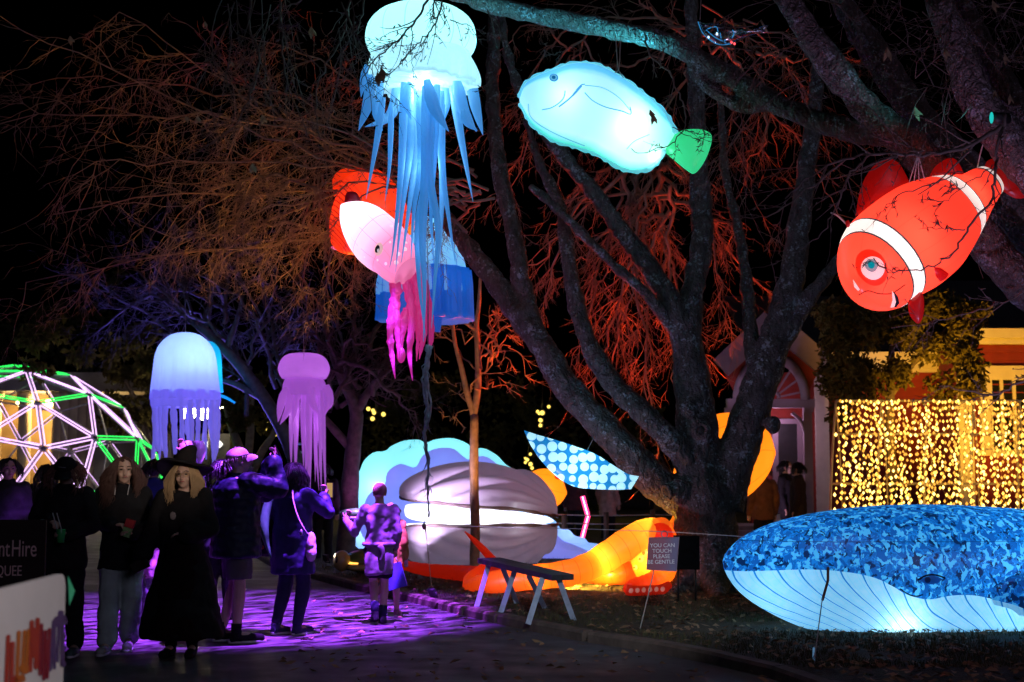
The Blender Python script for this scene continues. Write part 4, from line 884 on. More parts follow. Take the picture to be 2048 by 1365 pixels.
# ---- jellyfish lanterns further off
J2Y = 25
j2 = thing('jellyfish_lantern', 'tall lavender jellyfish lantern draped in cloth with trailing ribbons', 'lantern', tuple(P(372, 930, J2Y)), 'jellyfish lanterns')
LAV = lit('lavender_cloth', (.62, .58, .96), .26, (.45, .42, 1), .6, None, .6, 6)
lathe_px(371, [(665, 2), (667, 18), (674, 34), (690, 50), (712, 59), (745, 63), (785, 67), (800, 68)], J2Y, 80, lambda a, f: .03 * f * math.sin(17 * a) + .02 * f * math.sin(29 * a + 1)).build('bell', LAV, j2)
lathe_px(371, [(782, 66), (800, 67), (815, 65)], J2Y, 60, lambda a, f: .04 * math.sin(12 * a)).build('hem', LAV, j2)
for i in range(22):
    a = i / 22 * 6.283; x = 371 + 62 * math.cos(a); L = random.uniform(880, 955); y0 = 800
    mb = MB(); q = [(x, y0), (x + random.uniform(-4, 4), (y0 + L) / 2), (x + random.uniform(-8, 8), L)]
    tent(mb, q, J2Y + .55 * math.sin(a), random.uniform(3, 8), (1, 1, .9, .8, .5), n=14, sides=6, flat=.3, wob=.12); mb.build('ribbon', LAV, j2)
lamp(P(378, 722, J2Y - .1), (.45, .95, 1), 20, j2, .15); lamp(P(370, 790, J2Y), (.45, .35, 1), 9, j2, .15); lamp(P(370, 880, J2Y), (.45, .3, 1), 3, j2, .1)
rope('cord', '', [P(371, 666, J2Y), P(372, 600, J2Y + .5), P(385, 640, 27)], .006, j2)
j2b = thing('jellyfish_lantern', 'teal jellyfish lantern half hidden behind the lavender one', 'lantern', tuple(P(412, 800, 27)), 'jellyfish lanterns')
lathe_px(412, [(682, 2), (686, 16), (698, 26), (715, 30), (750, 31), (785, 33)], 26.6, 40, lambda a, f: .03 * f * math.sin(9 * a)).build('bell', lit('teal_cloth', (.03, .5, .7), .45, (.4, .9, 1)), j2b)
tent(MB(), [(420, 786), (450, 795), (470, 806)], 26.6, 3, (1, 1, .6)).build('ribbon', lit('teal_cloth', None), j2b); lamp(P(412, 740, 26.6), (.3, .9, 1), 6, j2b, .1)
J3Y = 24
j3 = thing('jellyfish_lantern', 'pink and violet jellyfish lantern hanging beside the bare trees', 'lantern', tuple(P(608, 980, J3Y)), 'jellyfish lanterns')
PKM = lit('pink_jelly_fabric', (.72, .42, .82), .28, (.78, .42, 1), .55, None, .3, 8)
lathe_px(608, [(707, 3), (708, 25), (713, 38), (724, 47), (738, 51), (750, 48), (758, 43)], J3Y, 56, lambda a, f: .015 * abs(math.sin(8 * a))).build('bell', PKM, j3)
lathe_px(608, [(752, 34), (768, 42), (792, 44)], J3Y, 60, lambda a, f: .06 * f * math.sin(9 * a)).build('skirt', PKM, j3)
for p, r in (([(572, 775), (562, 810), (556, 845)], 9), ([(580, 780), (578, 815), (560, 850)], 9), ([(650, 775), (655, 800), (648, 835)], 8), ([(655, 770), (662, 805), (655, 822)], 7), ([(625, 775), (622, 800), (638, 828)], 10), ([(600, 770), (590, 810), (585, 850)], 8)):
    tent(MB(), p, J3Y - .3, r, (.5, 1, .9, .6, .05)).build('short_tentacle', PKM, j3)
for i in range(17):
    x = random.uniform(578, 645); L = random.uniform(880, 985) if i % 3 else random.uniform(980, 1000); xe = x + (x - 608) * random.uniform(-.1, .35)
    tent(MB(), [(x, 780), ((x + xe) / 2 + random.uniform(-4, 4), (780 + L) / 2), (xe, L)], J3Y + random.uniform(-.35, .35), random.uniform(4, 7), (.8, 1, .85, .6, .35, .05)).build('long_tentacle', PKM, j3)
lamp(P(608, 740, J3Y), (.85, .45, 1), 3, j3, .1); lamp(P(575, 815, J3Y), (.9, .55, 1), 3, j3, .08); lamp(P(612, 850, J3Y), (.75, .3, 1), 3, j3, .08)
rope('cord', '', [P(608, 708, J3Y), P(606, 640, 24.5)], .006, j3)

# ---- giant scallop shell behind and the clam in front of it
SY = 25.2
sh = thing('scallop_inflatable', 'huge glowing scalloped shell inflatable, turquoise rim and lavender inside, behind the clam', 'inflatable', tuple(G(900, 1126, LZ)))
rim = [(684, 1065), (684, 1000), (690, 962), (706, 952), (718, 945), (728, 922), (748, 905), (770, 903), (782, 893), (808, 882), (838, 880), (852, 886), (872, 879), (905, 877), (932, 886), (948, 898), (968, 897), (995, 912), (1012, 930), (1045, 950), (1070, 990), (1080, 1040), (1080, 1100), (1060, 1128), (900, 1135), (760, 1128), (720, 1100)]
inn = [(745, 1100), (720, 1060), (728, 1010), (742, 985), (768, 972), (775, 945), (800, 928), (830, 935), (845, 912), (870, 898), (905, 897), (925, 912), (940, 920), (965, 912), (990, 925), (1020, 960), (1040, 1040), (1020, 1100), (880, 1120)]
TQ = lit('turquoise_shell', None, .46, (.55, .95, 1), .6, lambda t: t.ramp(t.math('DIVIDE', t.a('ShaderNodeSeparateXYZ', {0: t.obj()}, out=2), 2.2), [(0, (.55, .6, .95)), (.4, (.62, .82, 1)), (.75, (.55, .95, .92))]), .1)
LV = lit('lavender_shell', (.45, .44, .92), .34, (.8, .85, 1), .55, None, .15)
def shell(ol, Y, th, nm, mat, par, ctr=None):
    q = spl([P(x, y, Y) for x, y in ol] + [P(*ol[0], Y)], 110)[:-1]
    return MB().pillow(q, (0, 1, 0), th, 8, P(*ctr, Y) if ctr else None).build(nm, mat, par)
shell(rim, SY + .35, .35, 'back_shell', TQ, sh, (900, 1060)); shell(inn, SY + .02, .25, 'inner_shell', LV, sh, (900, 1060))
lip = [(1090, 1030), (1110, 1042), (1122, 1058), (1138, 1060), (1150, 1072), (1168, 1076), (1178, 1086), (1196, 1088), (1212, 1094), (1210, 1100), (1180, 1108), (1140, 1112), (1080, 1110), (1050, 1070)]
shell(lip, SY - .1, .3, 'lower_lip', TQ, sh, (1110, 1085)); shell([(1085, 1050), (1104, 1060), (1125, 1080), (1150, 1090), (1175, 1102), (1190, 1108), (1160, 1122), (1100, 1126), (1060, 1100)], SY - .35, .28, 'lower_shell', LV, sh, (1110, 1095))
for x, y, W in ((760, 980, 7), (880, 950, 8), (1010, 1000, 6), (730, 1060, 4)): lamp(P(x, y, SY + .3), (.6, .95, 1), W, sh, .15)
lamp(P(1125, 1090, SY - .1), (.7, .85, 1), 4, sh, .1)
CY = 23.2; kc = S(CY)
clam = thing('clam_inflatable', 'ribbed grey clam inflatable with bright white open mouth on the grass', 'inflatable', tuple(G(958, 1135, LZ)))
m, t = newmat('clam_fabric')
c = t.ramp(t.noise(t.obj(), 4, 4), [(.3, (.40, .37, .42)), (.7, (.52, .48, .52))])
bmp = t.a('ShaderNodeBump', {'Strength': .3, 'Distance': .02, 'Height': t.noise(t.obj(), 12, 3)})
t.out(t.a('ShaderNodeBsdfPrincipled', {'Base Color': c, 'Roughness': .42, 'Normal': bmp, 'Specular IOR Level': .6})); CLAMM = lit('clam_vinyl', (.62, .52, .60), .05, (.9, .65, .95), .15, None, .4, 8)
CLW = lit('clam_mouth', (.95, .95, 1), .9, (.92, .93, 1), .5)
def valve(up, name):
    # u across (left..right), w from lip to crown; ribs fan out from the hinge at the right
    rows = []; hx = 1108
    for i in range(70):
        u = i / 69; th = math.pi * u; cx = 958 - 157 * math.cos(th); row = []
        edge = (math.sin(th)) ** .62
        ylip = (993 + 42 * u) if up else (1054 - 4 * u) ; ytop = 944 + 26 * (1 - math.sin(th)) if up else 1126
        for j in range(26):
            w_ = j / 25; ph = w_ * math.pi / 2
            yy = ylip + (ytop - ylip) * math.sin(ph) * edge
            d0 = edge * 1.0 * math.cos(ph)
            dist = math.hypot(cx - hx, (yy - (1030 if up else 1045)) * 1.5); ang = math.atan2((1030 - yy if up else yy - 1045) + 8, hx - cx + 25)
            rib = abs(math.sin(ang * 21 + dist * .055)) ** .55 * min(1, dist / 130) * math.sin(th) ** .5 * min(1, w_ * 4)
            q = P(cx, yy, CY - 0.95 * d0 + .25); n_ = Vector((-math.cos(th) * .5, -math.cos(ph), (1 if up else -1) * math.sin(ph))).normalized()
            row.append(q + n_ * rib * .2)
        rows.append(row)
    o = MB().grid(rows, False, False).build(name, CLAMM, clam)
    return o
valve(True, 'upper_shell'); valve(False, 'lower_shell')
def lipline(u, up):
    th = math.pi * u; cx = 958 - 157 * math.cos(th); e = math.sin(th) ** .75
    return P(cx, ((993 + 42 * u) if up else (1054 - 4 * u)) + 1.2 * math.sin(u * 17), CY - .97 * e + .25)
LIPM = pm('clam_lip', (.22, .15, .13), .6, .3, 6, .4)
for up in (True, False):
    MB().tube([lipline(u, up) for u in np.linspace(.01, .99, 50)], [.028 + .006 * math.sin(i * .9) for i in range(50)], 9).build('lip', LIPM, clam)
def bed(y0, y1, u0, u1, nm):
    rows = []
    for u in np.linspace(u0, u1, 30):
        th = math.pi * u; cx = 958 - 150 * math.cos(th); e = math.sin(th) ** .8; f = (u - u0) / (u1 - u0); fat_ = math.sin(math.pi * min(1, f * 1.02)) ** .4 if 0 < f < 1 else .02
        ya = y0[0] + (y0[1] - y0[0]) * f; yb = y1[0] + (y1[1] - y1[0]) * f; ym = (ya + yb) / 2; hh = max(.5, (yb - ya) / 2 * fat_)
        rows.append([P(cx, ym + hh * math.sin(a), CY + .35 - .8 * e * (.55 + .5 * abs(math.cos(a)) ** .5 * (1 if math.cos(a) > 0 else -1))) for a in np.linspace(0, 2 * math.pi, 16, endpoint=False)])
    MB().grid(rows).build(nm, CLW, clam)
bed((996, 1035), (1046, 1050), .03, .97, 'glowing_mouth'); bed((1046, 1045), (1056, 1055), .02, .9, 'glowing_tongue')
for x in (860, 960, 1050): lamp(P(x, 1036, CY - .85), (.9, .92, 1), 1.6, clam, .05)
tp = thing('tether', 'thin guy rope from the clam mouth down to the grass', 'tether', tuple(G(863, 1172, LZ)))
MB().tube([P(848, 1040, 21.6), P(850, 1050, 21), P(863, 1172, G(863, 1172, LZ).y)], .006, 5).build('rope', ROPE, tp); MB().ell(P(848, 1053, 21.2), (.03, .03, .05)).build('hook', STEEL, tp)

# ---- orange octopus around the trunk
OY = 17.0
oc = thing('octopus_inflatable', 'glowing orange octopus inflatable with red arms curling across the grass by the trunk', 'inflatable', tuple(G(1200, 1190, LZ)))
def octcol(t):
    s = t.a('ShaderNodeSeparateXYZ', {0: t.uv()}, out=0)
    f = t.math('ABSOLUTE', t.math('SUBTRACT', t.math('FRACT', t.math('MULTIPLY', s, 26.0)), .5))
    c = t.ramp(s, [(0, (1, .5, .05)), (.35, (1, .36, .03)), (.65, (1, .16, .02)), (1, (.85, .05, .015))])  # yellow to red along the arm paints in the inner lamp's fall-off
    return t.mix(t.math('MULTIPLY', t.math('GREATER_THAN', f, .47), .4), c, (.5, .03, .0))
OCM = lit('octopus_fabric', None, .34, (1, .75, .5), .6, octcol, .5, 10)
ORM = lit('octopus_red', (.85, .06, .02), .14, (1, .5, .3), .5, None, .4, 14)
OHM = lit('octopus_head', None, .55, (1, .75, .4), .6, lambda t: t.mix(t.math('GREATER_THAN', t.math('ABSOLUTE', t.math('SUBTRACT', t.math('FRACT', t.math('MULTIPLY', t.a('ShaderNodeSeparateXYZ', {0: t.uv()}, out=1), 8.0)), .5)), .488), (1, .40, .03), (.7, .2, .01)), .1)
def arm(pts, nm, mat, sides=16, n=50, par=oc):
    w3 = spl([(*P(x, y, Y), r * S(Y)) for x, y, Y, r in pts], n)
    w3[:, 3] = np.maximum(.01, w3[:, 3]) * (1 + .03 * np.sin(np.arange(n) * 1.6))
    return MB().tube(w3[:, :3], w3[:, 3], sides).build(nm, mat, par)
a1 = arm([(1322, 1062, 18.20, 18.3), (1305, 1060, 18.00, 25.0), (1275, 1075, 17.90, 30.0), (1235, 1100, 17.80, 30.0), (1190, 1128, 17.70, 28.3), (1140, 1146, 17.50, 26.6), (1080, 1154, 17.50, 25.0), (1020, 1160, 17.60, 24.1), (975, 1168, 17.80, 21.6), (945, 1172, 18.20, 16.6), (940, 1160, 18.30, 13.3), (965, 1140, 18.90, 11.6)], 'arm', OCM)
a2 = arm([(1320, 1050, 17.90, 20.0), (1325, 1080, 18.10, 28.3), (1310, 1115, 18.40, 30.0), (1275, 1140, 18.80, 25.0), (1230, 1150, 18.70, 20.0), (1180, 1152, 19.20, 16.6), (1120, 1145, 19.80, 15.0)], 'arm', OCM)
a3 = arm([(1330, 1080, 18.10, 16.6), (1335, 1120, 18.00, 21.6), (1325, 1150, 17.90, 21.6), (1300, 1165, 17.80, 18.3), (1270, 1172, 17.70, 15.0), (1258, 1180, 17.60, 13.3)], 'arm', OCM)
arm([(1338, 1170, 17.60, 7.5), (1322, 1180, 17.50, 10.8), (1298, 1184, 17.40, 12.5), (1272, 1184, 17.30, 11.6), (1252, 1180, 17.30, 10.0)], 'arm_tip', ORM)
arm([(800, 1128, 20.00, 9.2), (840, 1138, 20.00, 11.6), (890, 1144, 19.80, 14.1), (940, 1148, 19.40, 15.8), (1000, 1152, 18.60, 16.6)], 'arm', ORM)
arm([(985, 1120, 19.50, 8.3), (965, 1098, 19.30, 7.1), (945, 1078, 19.20, 4.6), (930, 1064, 19.10, 1.2)], 'arm_tip', ORM)
SUC = lit('sucker_pale', (1, .75, .35), .25, (1, .8, .5)); SUR = lit('sucker_rose', (.95, .45, .35), .2)
bt = bvh(a2)
for x, y, r in ((1283, 1118, 6), (1291, 1106, 7), (1272, 1135, 4.5), (1297, 1128, 5)):
    s_ = patch(bt, circ(x, y, r, r * 1.2, 12), 'sucker', SUC, oc, .01, 3, dome=.015); patch(bt, circ(x, y, r * .45, r * .5, 10), 'sucker_cup', lit('sucker_cup', (.9, .2, .03), .2), s_, .03, 2)
tt = [q for q in oc.children if q.name.startswith('arm_tip')][0]; bt = bvh(tt)
for i in range(6): patch(bt, circ(1262 + i * 12.5, 1182 - .6 * i, 4.2, 4.8, 12, .4), 'sucker', SUR, oc, .008, 3, dome=.012)
# head behind the trunk
loft_px([(1343, 972), (1348, 940), (1370, 880), (1410, 840), (1450, 826), (1500, 832), (1535, 862), (1550, 900)], [(1345, 976), (1375, 1000), (1400, 1015), (1430, 1022), (1465, 1012), (1505, 985), (1535, 950), (1551, 910)], 20.2, 20.2, .9, 40, 30).build('head', OHM, oc)
hb = bvh([q for q in oc.children if q.name.startswith('head')][0]); patch(hb, circ(1482, 990, 7, 5, 12, -.5), 'spot', ORM, oc, .01, 3)
arm([(1400, 1010, 20, 40), (1370, 1060, 19.6, 34), (1340, 1085, 18.8, 28), (1320, 1070, 17.8, 24)], 'arm', OCM)
lamp(P(1470, 920, 20.2), (1, .75, .35), 8, oc, .15); lamp(P(1300, 1068, 18.05), (1, .8, .4), 20, oc, .08); lamp(P(1315, 1105, 18.35), (1, .75, .35), 18, oc, .08); lamp(P(1318, 1148, 17.9), (1, .6, .2), 1.5, oc, .05); lamp(P(1200, 1122, 17.7), (1, .65, .2), 7, oc, .06)
lamp(P(1085, 1154, 17.5), (1, .5, .12), 3, oc, .06)
fo = thing('fish_lantern', 'round orange spotted lantern peeking out behind the clam', 'lantern', tuple(G(1110, 1110, LZ)))
loft_px([(1040, 960), (1062, 945), (1085, 938), (1108, 942), (1125, 960), (1134, 985)], [(1045, 975), (1062, 1000), (1085, 1018), (1108, 1016), (1124, 1004), (1133, 990)], 26, 26, .8, 30, 24).build('body', OHM, fo); hb = bvh(fo.children[0])
patch(hb, circ(1115, 955, 6, 5, 12), 'spot', ORM, fo, .01, 3); lamp(P(1090, 980, 26), (1, .65, .2), 5, fo, .12)
MB().tube([P(1090, 1010, 26), G(1090, 1114, LZ)], .03, 6).build('pole', STEEL, fo)
# ================================================================ buildings
def rect(mb, x0, y0, x1, y1, Y, th=.08):
    a, b = P(x0, y1, Y), P(x1, y0, Y)
    return mb.box(((a.x + b.x) / 2, Y + th / 2, (a.z + b.z) / 2), (b.x - a.x, th, b.z - a.z))
REDW = pm('red_weatherboard', (.21, .022, .014), .7, .2, 3, .15)
CREAM = pm('cream_trim', (.62, .57, .46), .6, .08, 5, .1)
ROOFM = pm('roof_iron', (.05, .05, .055), .6, .2, 4, .2)
GLASSD = pm('dark_glass', (.01, .012, .015), .08, .2, 3, 0, spec=.8)
def planks(par, x0, x1, ytop, Y, zbot=.3, h=.16, mat=REDW):
    z1 = P(x0, ytop, Y).z; a = P(x0, ytop, Y).x; b = P(x1, ytop, Y).x; n = int((z1 - zbot) / h); me = None
    for i in range(n):
        z = z1 - (i + .5) * h
        if me is None:
            mb = MB(); L = (b - a) / 2
            mb._add([(-L, 0, h / 2), (L, 0, h / 2), (-L, -.035, -h / 2), (L, -.035, -h / 2), (-L, .03, h / 2), (L, .03, h / 2), (-L, .03, -h / 2), (L, .03, -h / 2)], [(0, 2, 3, 1), (4, 5, 7, 6), (0, 1, 5, 4), (2, 6, 7, 3), (0, 4, 6, 2), (1, 3, 7, 5)])
            me = mb.mesh('weatherboard', (0, 0, 0), False); me.materials.append(mat)
        o = bpy.data.objects.new('weatherboard', me); COL.objects.link(o); o.parent = par; o.location = Vector(((a + b) / 2, Y, z)) - ORG[par.name]; ORG[o.name] = ORG[par.name]
HY = 30.0
ho = thing('red_house', 'red weatherboard house with cream trim and gabled porch', 'house', tuple(G(1780, 1090, LZ)))
w_ = MB(); rect(w_, 1500, 745, 1940, 1098, HY + .12, .15); w_.build('main_wall', REDW, ho, False)
planks(ho, 1500, 1935, 746, HY + .06)
f_ = MB(); rect(f_, 1636, 704, 1930, 738, HY - .35, .06); f_.build('fascia', CREAM, ho, False)
f_ = MB(); rect(f_, 1636, 738, 1930, 744, HY - .25, .3); f_.build('soffit', CREAM, ho, False)
a, b = P(1500, 700, HY - .4), P(1945, 700, HY - .4)
MB().poly([(a.x, HY - .42, a.z), (b.x, HY - .42, b.z), (b.x, HY + 3.5, b.z + 1.6), (a.x, HY + 3.5, a.z + 1.6)]).build('roof', ROOFM, ho, False)
f_ = MB(); rect(f_, 1636, 744, 1656, 1098, HY - .03, .1); f_.build('corner_board', CREAM, ho, False)
# right wing
WGY = 28.0
w_ = MB(); rect(w_, 1938, 690, 2330, 1110, WGY + .12, .15); w_.build('wing_wall', REDW, ho, False); planks(ho, 1942, 2330, 690, WGY + .06)
f_ = MB(); rect(f_, 1926, 672, 1942, 1110, WGY - .03, .12); f_.build('corner_board', CREAM, ho, False)
f_ = MB(); rect(f_, 1926, 657, 2340, 676, WGY - .3, .08); f_.build('fascia', CREAM, ho, False)
f_ = MB(); rect(f_, 1932, 676, 2340, 688, WGY - .16, .2); f_.build('cornice', CREAM, ho, False)
q0 = P(1926, 690, WGY); f_ = MB(); f_.box((q0.x + .05, WGY + 1.0, (q0.z + .3) / 2), (.1, 1.9, q0.z - .3)); f_.build('side_wall', REDW, ho, False)
a, b = P(1922, 656, WGY - .3), P(2340, 656, WGY - .3)
MB().poly([(a.x, a.y, a.z), (b.x, b.y, b.z), (b.x, b.y + 3.5, b.z + 1.4), (a.x, a.y + 3.5, a.z + 1.4)]).build('roof', ROOFM, ho, False)
wi = MB(); rect(wi, 1964, 732, 2110, 760, WGY - .05, .1); rect(wi, 1964, 760, 1984, 900, WGY - .05, .1); rect(wi, 2090, 760, 2110, 900, WGY - .05, .1); rect(wi, 1958, 900, 2116, 912, WGY - .1, .2)
wf = wi.build('window', CREAM, ho, False)
g_ = MB(); rect(g_, 1984, 760, 2090, 900, WGY + .03, .02); g_.build('pane', GLASSD, wf, False)
for x in (2005, 2030, 2060):
    g_ = MB(); rect(g_, x - 1.2, 760, x + 1.2, 900, WGY + .0, .025); g_.build('glazing_bar', CREAM, wf, False)
g_ = MB(); rect(g_, 1984, 826, 2090, 832, WGY - .01, .03); g_.build('sash_rail', CREAM, wf, False)
# porch
PY = 29.0
PORM = pm('porch_paint', (.22, .165, .20), .6, .08, 5, .1)
pk = (1543, 640)
g_ = MB(); ol = [P(1448, 738, PY), P(*pk, PY), P(1636, 722, PY), P(1636, 740, PY), P(1612, 770, PY)] ; arch = [P(1543 + 66 * math.cos(a), 800 - 82 * math.sin(a), PY) for a in np.linspace(0, math.pi, 14)]
g_ = MB()
top = [P(1640 + (1446 - 1640) * i / 13, max(pk[1] + 8, pk[1] + 8 + abs(1543 - (1640 + (1446 - 1640) * i / 13)) * .92), PY) for i in range(14)]
g_.grid([[p for p in top], arch], False, False); g_.grid([[p + Vector((0, .12, 0)) for p in arch], [p + Vector((0, .12, 0)) for p in top]], False, False); g_.grid([arch, [p + Vector((0, .12, 0)) for p in arch]], False, False)
g_.build('gable_board', REDW, ho, False)
MB().tube([P(1543 + 68 * math.cos(a), 800 - 84 * math.sin(a), PY - .08) for a in np.linspace(0, math.pi, 24)], .10, 8).build('arch_hood', PORM, ho)
for e in ((1442, 736), (1644, 726)):
    b_ = MB(); b_.beam(P(*pk, PY - .1), P(*e, PY - .1), .12, .44, (0, 0, 1)); b_.build('bargeboard', PORM, ho, False)
b_ = MB(); rect(b_, 1455, 798, 1630, 816, PY - .05, .2); b_.build('porch_beam', PORM, ho, False)
for i in range(9):
    a = math.pi * (i + .5) / 9
    b_ = MB(); b_.beam(P(1543 + 14 * math.cos(a), 797 - 14 * math.sin(a), PY), P(1543 + 62 * math.cos(a), 798 - 78 * math.sin(a), PY), .03, .04); b_.build('fanlight_spoke', PORM, ho, False)
b_ = MB(); b_.tube([P(1543 + 15 * math.cos(a), 797 - 15 * math.sin(a), PY) for a in np.linspace(0, math.pi, 10)], .04, 6); b_.build('fanlight_hub', PORM, ho)
for x in (1460, 1618):
    b_ = MB(); rect(b_, x - 6, 816, x + 6, 1070, PY, .13); rect(b_, x - 9, 816, x + 9, 824, PY - .03, .19); rect(b_, x - 9, 1040, x + 9, 1072, PY - .03, .19); b_.build('porch_post', PORM, ho, False)
    q = [P(x + (-6 if x > 1500 else 6), 880, PY + .05), P(x + (-14 if x > 1500 else 14), 846, PY + .05), P(x + (-34 if x > 1500 else 34), 826, PY + .05)]
    b_ = MB(); b_.tube(spl(q, 10), .04, 6); b_.build('bracket', PORM, ho)
fl = MB(); a = P(1440, 1046, PY - .3); b = P(1650, 1046, PY); fl.box(((a.x + b.x) / 2, PY + .45, .28), (b.x - a.x, 1.6, .4)); fl.build('porch_floor', pm('porch_boards', (.2, .17, .15), .8, .2, 6, .2), ho, False)
for i in range(3):
    s_ = MB(); q = P(1500, 1060, PY); s_.box((q.x, PY - .5 - .28 * i, .12 + .13 * (2 - i) - .05), (1.2, .28, .14)); s_.build('step', PORM, ho, False)
d_ = MB(); rect(d_, 1548, 846, 1556, 1046, HY - .05, .12); rect(d_, 1598, 846, 1606, 1046, HY - .05, .12); rect(d_, 1548, 838, 1606, 848, HY - .06, .14); dr = d_.build('door_frame', PORM, ho, False)
d_ = MB(); rect(d_, 1556, 848, 1598, 1046, HY - .02, .03); d_.build('dark_doorway', pm('doorway_shade', (.012, .012, .014), .5), dr, False)  # dark sheet paints the shade inside the open doorway
hr = MB(); hr.beam(P(1512, 996, PY - .9), P(1556, 970, PY - .4), .05, .06); hr.beam(P(1556, 970, PY - .4), P(1610, 970, PY - .4), .05, .06); hr.build('handrail', WHITEP, ho, False)
for x, y in ((1557, 970), (1606, 970), (1514, 994)):
    b_ = MB(); rect(b_, x - 3.5, y, x + 3.5, 1072, PY - .42, .08); b_.build('rail_post', WHITEP, ho, False)
lamp(P(1543, 850, PY + .4), (.85, .5, .8), 30, ho, .06, 'porch_lamp')

# ---- curtain of fairy lights
LY = 21.0
lc = thing('light_curtain', 'wall of warm fairy lights hung on a tall white frame behind the whale', 'light display', tuple(G(1850, 1158, LZ)))
zt = P(0, 802, LY).z; ztop = zt
FRP = pm('frame_paint', (.6, .5, .3), .5, .1, 5, 0)
def fp(px, z, back=0):                     # front face leans towards the viewer at the bottom
    Y = LY - .7 * (1 - (z - LZ) / (ztop - LZ)) ** 1.5 if not back else LY + .7 * (1 - (z - LZ) / (ztop - LZ)) ** 1.5 + .02
    return Vector(((px - 1024) / F * LY, Y, z))
for i, x in enumerate(range(1672, 2400, 92)):
    for bk in (0, 1):
        sh_ = -26 if not bk else 20
        p_ = [fp(x + sh_ * (1 - f) * 1.6, LZ + (ztop - LZ) * f, bk) for f in (0, .25, .5, .75, 1)]
        MB().tube(spl(p_, 10), .018 if bk == 0 else .012, 6).build('pole', FRP, lc)
for z in (ztop, P(0, 869, LY).z, P(0, 968, LY - .2).z, .9):
    MB().tube([fp(1672 - 26 * 1.6 * (1 - (z - LZ) / (ztop - LZ)), z), fp(2380, z)], .018, 6).build('rail', FRP, lc)
BULB = emit('fairy_bulb', (1, .5, .07), 3.4)
WIRE = pm('wire', (.25, .18, .06), .6)
ico = MB(); ico._add([(0, 0, 1.45), (1, 0, 0), (0, 1, 0), (-1, 0, 0), (0, -1, 0), (0, 0, -1.3)], [(0, 1, 2), (0, 2, 3), (0, 3, 4), (0, 4, 1), (5, 2, 1), (5, 3, 2), (5, 4, 3), (5, 1, 4)])
BULBS = [BULB, emit('fairy_bulb_dim', (1, .42, .05), 1.5), emit('fairy_bulb_hot', (1, .6, .14), 5)]
bmes = []
for B_ in BULBS:
    bmes.append(ico.mesh('bulb', (0, 0, 0))); bmes[-1].materials.append(B_)
bulbs = []; r4 = random.Random(4); wires = []
nS = 136
for i in range(nS):
    x = 1682 + (2330 - 1682) * i / (nS - 1) + r4.uniform(-3, 3); z = ztop - r4.uniform(0, .06); pts = [fp(x, ztop)]
    L = r4.uniform(1.55, 2.2); zz = z; drift = -26 + r4.uniform(-10, 8); k = 0
    while z - zz < L:
        f = (z - zz) / 2.0
        p_ = fp(x + drift * f + r4.uniform(-4, 4), zz) + Vector((0, -.03 + r4.uniform(-.03, .03), 0)); pts.append(p_)
        bulbs.append((x, p_ + Vector((r4.uniform(-.02, .02), -.015, 0)), r4.uniform(.8, 1.2), i)); zz -= r4.uniform(.075, .115); k += 1
    wires.append(MB().tube(pts, .004, 3, False).build('light_string', WIRE, lc))
bulbs.sort(key=lambda b: b[1].y + abs(b[0] - 1700) * .002); rest = MB()
for j, (x, p_, s_, i) in enumerate(bulbs):
    if j < 300:
        o = bpy.data.objects.new('bulb', bmes[r4.choice((0, 0, 1, 2))]); COL.objects.link(o); o.parent = wires[i]; o.location = p_ - ORG[lc.name]; o.scale = (.020 * s_,) * 3; ORG[o.name] = ORG[lc.name]
    else:
        rest.m = r4.choice((0, 0, 1, 1, 2)); rest._add([p_ + Vector(v) * .020 * s_ for v in ico.v], ico.f)
props(rest.build('bulbs', BULBS, lc), kind='stuff')

# ---- geodesic dome of light tubes
DY = 37.0; dc = P(25, 985, DY)
dm = thing('geodesic_dome', 'geodesic dome frame of green and pink glowing light tubes', 'dome', (dc.x, DY, 0))
bm_ = bmesh.new(); b0 = bmesh.new(); bmesh.ops.create_icosphere(b0, subdivisions=1, radius=1, matrix=Matrix.Rotation(R(12), 4, 'Z')); vk = {}
def vget(v):
    v = v.normalized() * 3.95; key = tuple(round(c, 2) for c in v)
    if key not in vk: vk[key] = bm_.verts.new(v)
    return vk[key]
for f_0 in b0.faces:                                  # three-frequency geodesic
    A_, B_, C_ = [v.co for v in f_0.verts]; g3 = {}
    for i_ in range(4):
        for j_ in range(4 - i_): g3[i_, j_] = vget(A_ * (3 - i_ - j_) + B_ * i_ + C_ * j_)
    for i_ in range(3):
        for j_ in range(3 - i_):
            for a_, b_ in (((i_, j_), (i_ + 1, j_)), ((i_, j_), (i_, j_ + 1)), ((i_ + 1, j_), (i_, j_ + 1))):
                if bm_.edges.get((g3[a_], g3[b_])) is None: bm_.edges.new((g3[a_], g3[b_]))
b0.free()
GT = emit('green_tube', (.03, 1, .12), 1.8); PT = emit('pink_tube', (.85, .5, 1), 2.2); GD = pm('unlit_tube', (.45, .45, .5), .3); KNT = pm('hub_steel', (.3, .3, .32), .4)
top_z = 0.18
